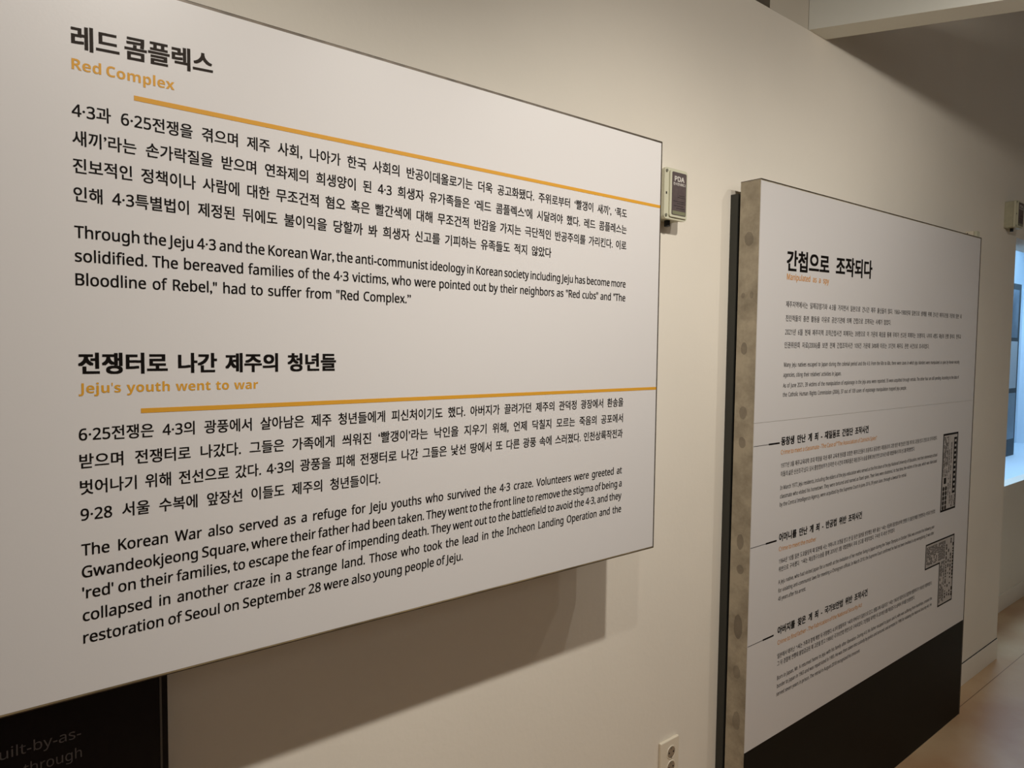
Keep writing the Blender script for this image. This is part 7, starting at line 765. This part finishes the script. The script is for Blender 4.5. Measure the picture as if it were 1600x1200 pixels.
box('backing', (QX0 + 0.0, 1.2242, 0), (QX1 - 0.02, 1.2495, 2.143), M_BACK, p2)['label'] = 'dark steel backing tray'
spec = dict(title=('heading', 0.068, M_INK, 0.0024, 1.04), sub=('subheading', 0.0250, M_ORANGE2, 0.0004, 0.95),
            ka=('paragraph', 0.0212, M_INK3, 0.00015, 0.8), ea=('paragraph', 0.0185, M_INK3, 0.00015, 0.85),
            h=('heading', 0.0285, M_INK, 0.0011, 1.0), o=('subheading', 0.0195, M_ORANGE2, 0.0002, 1.0),
            k=('paragraph', 0.0185, M_INK3, 0.00015, 0.86), e=('paragraph', 0.0178, M_INK3, 0.00015, 0.85))
groups = {}
for t in BOARD_TEXT: groups.setdefault(t[0], []).append(t[1:])
for g, L in groups.items():
    k = g if g in spec else g[0]
    nm, sz, mm, bold, sx = spec[k]
    nm = 'text_line' if nm == 'paragraph' else nm
    for o in lettering(nm, L, sz, mm, p2, TY, bold=bold, sx=sx):
        if nm == 'subheading': o['label'] = 'orange English subheading'
for z in (1.393, 1.088, 0.7876):
    boxes('rule', [((QX0 + 0.002, TY, z - 0.0007), (1.924, FY + 0.0001, z + 0.0007)), ((1.922, TY, z - 0.0025), (1.983, FY + 0.0001, z + 0.0025))], M_INK, p2)
# newspaper clippings printed on the sheet
rnd = random.Random(4)
def clip_border(pts, t, name='clipping_border'):
    bars = []
    for i in range(len(pts)):
        (xa, za), (xb, zb) = pts[i], pts[(i + 1) % len(pts)]
        th = t * (1.0 if abs(za - zb) < abs(xa - xb) else 1.0)
        bars.append(((min(xa, xb) - th / 2, TY - 0.0002, min(za, zb) - t / 2), (max(xa, xb) + th / 2, FY + 0.0001, max(za, zb) + t / 2)))
    return boxes(name, bars, M_INK, p2)
c1 = [(3.277, 1.326), (3.434, 1.326), (3.434, 0.997), (3.277, 0.997)]
prism('clipping', c1, TY + 0.0001, FY + 0.0001, M_NEWS, p2)['label'] = 'tall newspaper clipping with black border'
clip_border(c1, 0.008)
def columns(x0, x1, z0, z1, pitch, wdt, gapz=0.006, fill=0.8):
    out = []; x = x0
    while x + wdt <= x1:
        z = z1
        while z > z0 + 0.004:
            ln = min(rnd.uniform(0.004, 0.016), z - z0)
            if rnd.random() < fill: out.append(((x, TY - 0.0002, z - ln), (x + wdt, TY + 0.0002, z)))
            z -= ln + rnd.uniform(0.001, gapz * 0.5)
        x += pitch
    return out
cols = columns(3.286, 3.334, 1.145, 1.316, 0.0085, 0.0045) + columns(3.345, 3.352, 1.06, 1.27, 0.011, 0.006) + columns(3.366, 3.374, 1.02, 1.29, 0.011, 0.006) + columns(3.384, 3.428, 1.005, 1.055, 0.008, 0.004)
boxes('newsprint_columns', cols, M_INK3, p2)['kind'] = 'stuff'
boxes('headline_band', [((3.394, TY - 0.0002, 1.063), (3.426, TY + 0.0002, 1.309)), ((3.298, TY - 0.0002, 1.113), (3.322, TY + 0.0002, 1.139))], M_INK, p2)
boxes('headline_marks', [((3.400 + (k % 2) * 0.003, TY - 0.0004, 1.074 + k * 0.0215), (3.419, TY - 0.0001, 1.084 + k * 0.0215)) for k in range(11)], M_NEWS, p2)['label'] = 'pale marks on the black headline band'
for c in range(2):
    for r in range(5):
        cyl('round_portrait', (3.298 + c * 0.026, TY - 0.0001, 1.092 - r * 0.0205), (0, 1, 0), 0.0098, 0.0006, M_INK3, p2, seg=16)
c2 = [(3.140, 0.873), (3.443, 0.873), (3.443, 0.581), (3.2905, 0.581), (3.2905, 0.772), (3.140, 0.772)]
prism('clipping', c2, TY + 0.0001, FY + 0.0001, M_NEWS, p2)['label'] = 'L-shaped newspaper clipping with black border'
clip_border(c2, 0.006)
cols = columns(3.150, 3.345, 0.783, 0.862, 0.0125, 0.0065, fill=0.9) + columns(3.300, 3.345, 0.592, 0.775, 0.0125, 0.0065) + columns(3.357, 3.440, 0.60, 0.862, 0.024, 0.010, gapz=0.02, fill=0.75)
boxes('newsprint_columns', cols, M_INK3, p2)['kind'] = 'stuff'
settle(p2)

# ================================================================== TAG BOXES
def tag_box(x0, x1, z0, z1, y0, y1, label, gland=True, writing=True):
    t = thing('tag_reader_box', ((x0 + x1) / 2, y1, z0), label, 'junction box', 'ivory tag boxes on the wall')
    prism('housing', rrect(x0 + 0.002, x1 - 0.002, z0 + 0.002, z1 - 0.002, 0.008), y0 + 0.016, y1, M_BOX, t)
    prism('lid', rrect(x0, x1, z0, z1, 0.009), y0 + 0.004, y0 + 0.0145, M_BOXLID, t)
    prism('lid_panel', rrect(x0 + 0.018, x1 - 0.004, z0 + 0.006, z1 - 0.006, 0.006), y0, y0 + 0.0045, M_BOXLID, t)
    lx0, lx1, lz0, lz1 = x0 + 0.026, x1 - 0.009, z0 + 0.012, z1 - 0.009
    prism('label_plate', rrect(lx0, lx1, lz0, lz1, 0.004), y0 - 0.0006, y0 + 0.0001, M_LABEL, t)['label'] = 'plum grey printed label'
    w_ = lx1 - lx0
    box('label_foot', (lx0 + 0.003, y0 - 0.0009, lz0 + 0.002), (lx1 - 0.003, y0 - 0.0005, lz0 + 0.011), M_LABEL2, t)
    if writing:
        lettering('label_text', [("PDA", lx0 + w_ * 0.17, lz1 - 0.0235, lx0 + w_ * 0.83, lz1 - 0.0235)], 0.0175, M_WHITEINK, t, y0 - 0.0009, bold=0.0006)
        lettering('label_text', [("전시안내태그", lx0 + w_ * 0.08, lz1 - 0.034, lx0 + w_ * 0.93, lz1 - 0.034)], 0.0085, M_WHITEINK, t, y0 - 0.0009, bold=0.0002)
        boxes('label_lines', [((lx0 + w_ * a, y0 - 0.0009, lz0 + zz), (lx0 + w_ * b, y0 - 0.0005, lz0 + zz + 0.0011)) for a, b, zz in
                              ((.5, .9, .052), (.4, .95, .047), (.1, .9, .036), (.35, .95, .031), (.15, .8, .024), (.3, .9, .018))], M_DARK, t)
    for zz in (z0 + 0.009, z1 - 0.009):
        cyl('screw', (x0 + 0.008, y0 + 0.0035, zz), (0, 1, 0), 0.0042, 0.003, M_SCREW, t, seg=12)
    box('latch', (x0 + 0.006, y0 + 0.0028, (z0 + z1) / 2 - 0.003), (x0 + 0.010, y0 + 0.0042, (z0 + z1) / 2 + 0.003), M_GAP, t)
    if gland:
        cyl('cable_gland', (x0 + 0.046, (y0 + y1) / 2 + 0.005, z0 - 0.006), (0, 0, 1), 0.008, 0.0165, M_GAP, t, seg=12)
    settle(t); return t
tag_box(1.473, 1.568, 2.024, 2.158, 1.200, 1.2499, 'ivory plastic box labelled PDA at right edge of large white panel')
tag_box(4.225, 4.335, 2.315, 2.452, 1.195, 1.2499, 'ivory plastic box with dark label above the glowing blue display case')
t = thing('wall_sensor', (3.73, 1.2499, 2.15), 'cream wall box peeping over top right corner of standing panel', 'junction box')
box('housing', (3.712, 1.2165, 2.15), (3.752, 1.2499, 2.241), M_OUTLET, t, bevel=0.002)
box('lid', (3.714, 1.203, 2.151), (3.750, 1.2155, 2.240), M_BOXLID, t, bevel=0.002)
for (yy, zz) in ((1.241, 2.232), (1.234, 2.222), (1.226, 2.214)):
    cyl('vent_hole', (3.7116, yy, zz), (1, 0, 0), 0.0022, 0.001, M_GAP, t, seg=10)
settle(t)

# ================================================================== OUTLET
t = thing('wall_outlet', (1.599, 1.2499, 0.43), 'ivory double wall socket low on the wall between the two panels', 'wall outlet')
ox, oz = 1.604, 0.486
bm = bmesh.new()
pl = box('plate', (1.558, 1.240, 0.426), (1.641, 1.2499, 0.546), M_OUTLET, t, bevel=0.003, seg=3)
for zc in (0.507, 0.463):
    bm = bmesh.new()
    n = 28; r0, r1 = 0.0205, 0.0175
    ring = [[bm.verts.new((ox + r * math.cos(2 * math.pi * k / n), y, zc + r * math.sin(2 * math.pi * k / n))) for k in range(n)] for r, y in ((r0, 1.2398), (r0 - .001, 1.2385), (r1, 1.2385), (r1 - .001, 1.2396))]
    for i in range(3):
        for k in range(n): bm.faces.new((ring[i][k], ring[i][(k + 1) % n], ring[i + 1][(k + 1) % n], ring[i + 1][k]))
    bmesh.ops.recalc_face_normals(bm, faces=bm.faces)
    from_bm('socket_rim', bm, M_OUTLET, t)
    sk = cyl('socket_well', (ox, 1.2396, zc), (0, 1, 0), 0.0168, 0.0008, M_WELLSHADE, t)
    sk['label'] = 'round socket well with painted recess shade'
    for dx in (-0.0095, 0.0095):
        cyl('pin_hole', (ox + dx, 1.2390, zc), (0, 1, 0), 0.0026, 0.0006, M_GAP, sk, seg=12)
    for dz in (-0.0140, 0.0140):
        box('earth_clip', (ox - 0.003, 1.2380, zc + dz - 0.0025), (ox + 0.003, 1.2392, zc + dz + 0.0025), M_SCREW, sk)
settle(t)

# ================================================================== DISPLAY CASE IN THE ALCOVE
t = thing('display_case', (6.1, 1.85, 0.8), 'glowing pale blue display case set into the far alcove wall', 'display case')
x0, x1, y0, y1, z0, z1 = 4.75, 7.9, 1.551, 2.15, 0.80, 2.66
box('shelf', (x0, 1.4755, z0), (x1, y1, oz0 - 0.0005), M_CASE, t)
box('back', (x0, y1, z0), (x1, y1 + 0.03, z1), M_CASE, t)
box('side', (x0 - 0.03, y0, z0), (x0, y1 + 0.03, z1), M_CASE, t)
box('side', (x1, y0, z0), (x1 + 0.03, y1 + 0.03, z1), M_CASE, t)
box('top', (x0 - 0.03, y0, z1), (x1 + 0.03, y1 + 0.03, z1 + 0.03), M_CASE, t)
box('light_diffuser', (x0 + 0.1, y0 + 0.05, 2.635), (x1 - 0.1, y1 - 0.05, 2.65), M_DIFF, t)['label'] = 'glowing light diffuser'
settle(t)
t = thing('display_board', (6.0, 1.9, 0.825), 'dark framed board of pictures and text standing inside the blue case', 'display board')
bx0, bx1 = 5.2, 6.93
box('frame', (bx0, 1.9005, 0.8225), (bx1, 1.93, 2.24), M_CASEFR, t)
box('picture', (bx0 + .05, 1.896, 1.80), (bx1 - .06, 1.9004, 2.19), M_PIC1, t)['label'] = 'dim blue-grey picture'
box('text_sheet', (bx0 + .05, 1.896, 1.385), (bx1 - .045, 1.9004, 1.77), M_PIC2, t)
box('picture', (bx0 + .05, 1.896, 0.965), (bx1 - .04, 1.9004, 1.345), M_PIC3, t)['label'] = 'light blue picture'
boxes('text_lines', [((5.9, 1.895, 1.66 - k * 0.032), (6.72 - (k % 3) * 0.1, 1.8961, 1.668 - k * 0.032)) for k in range(6)], M_PIC3, t)
settle(t)
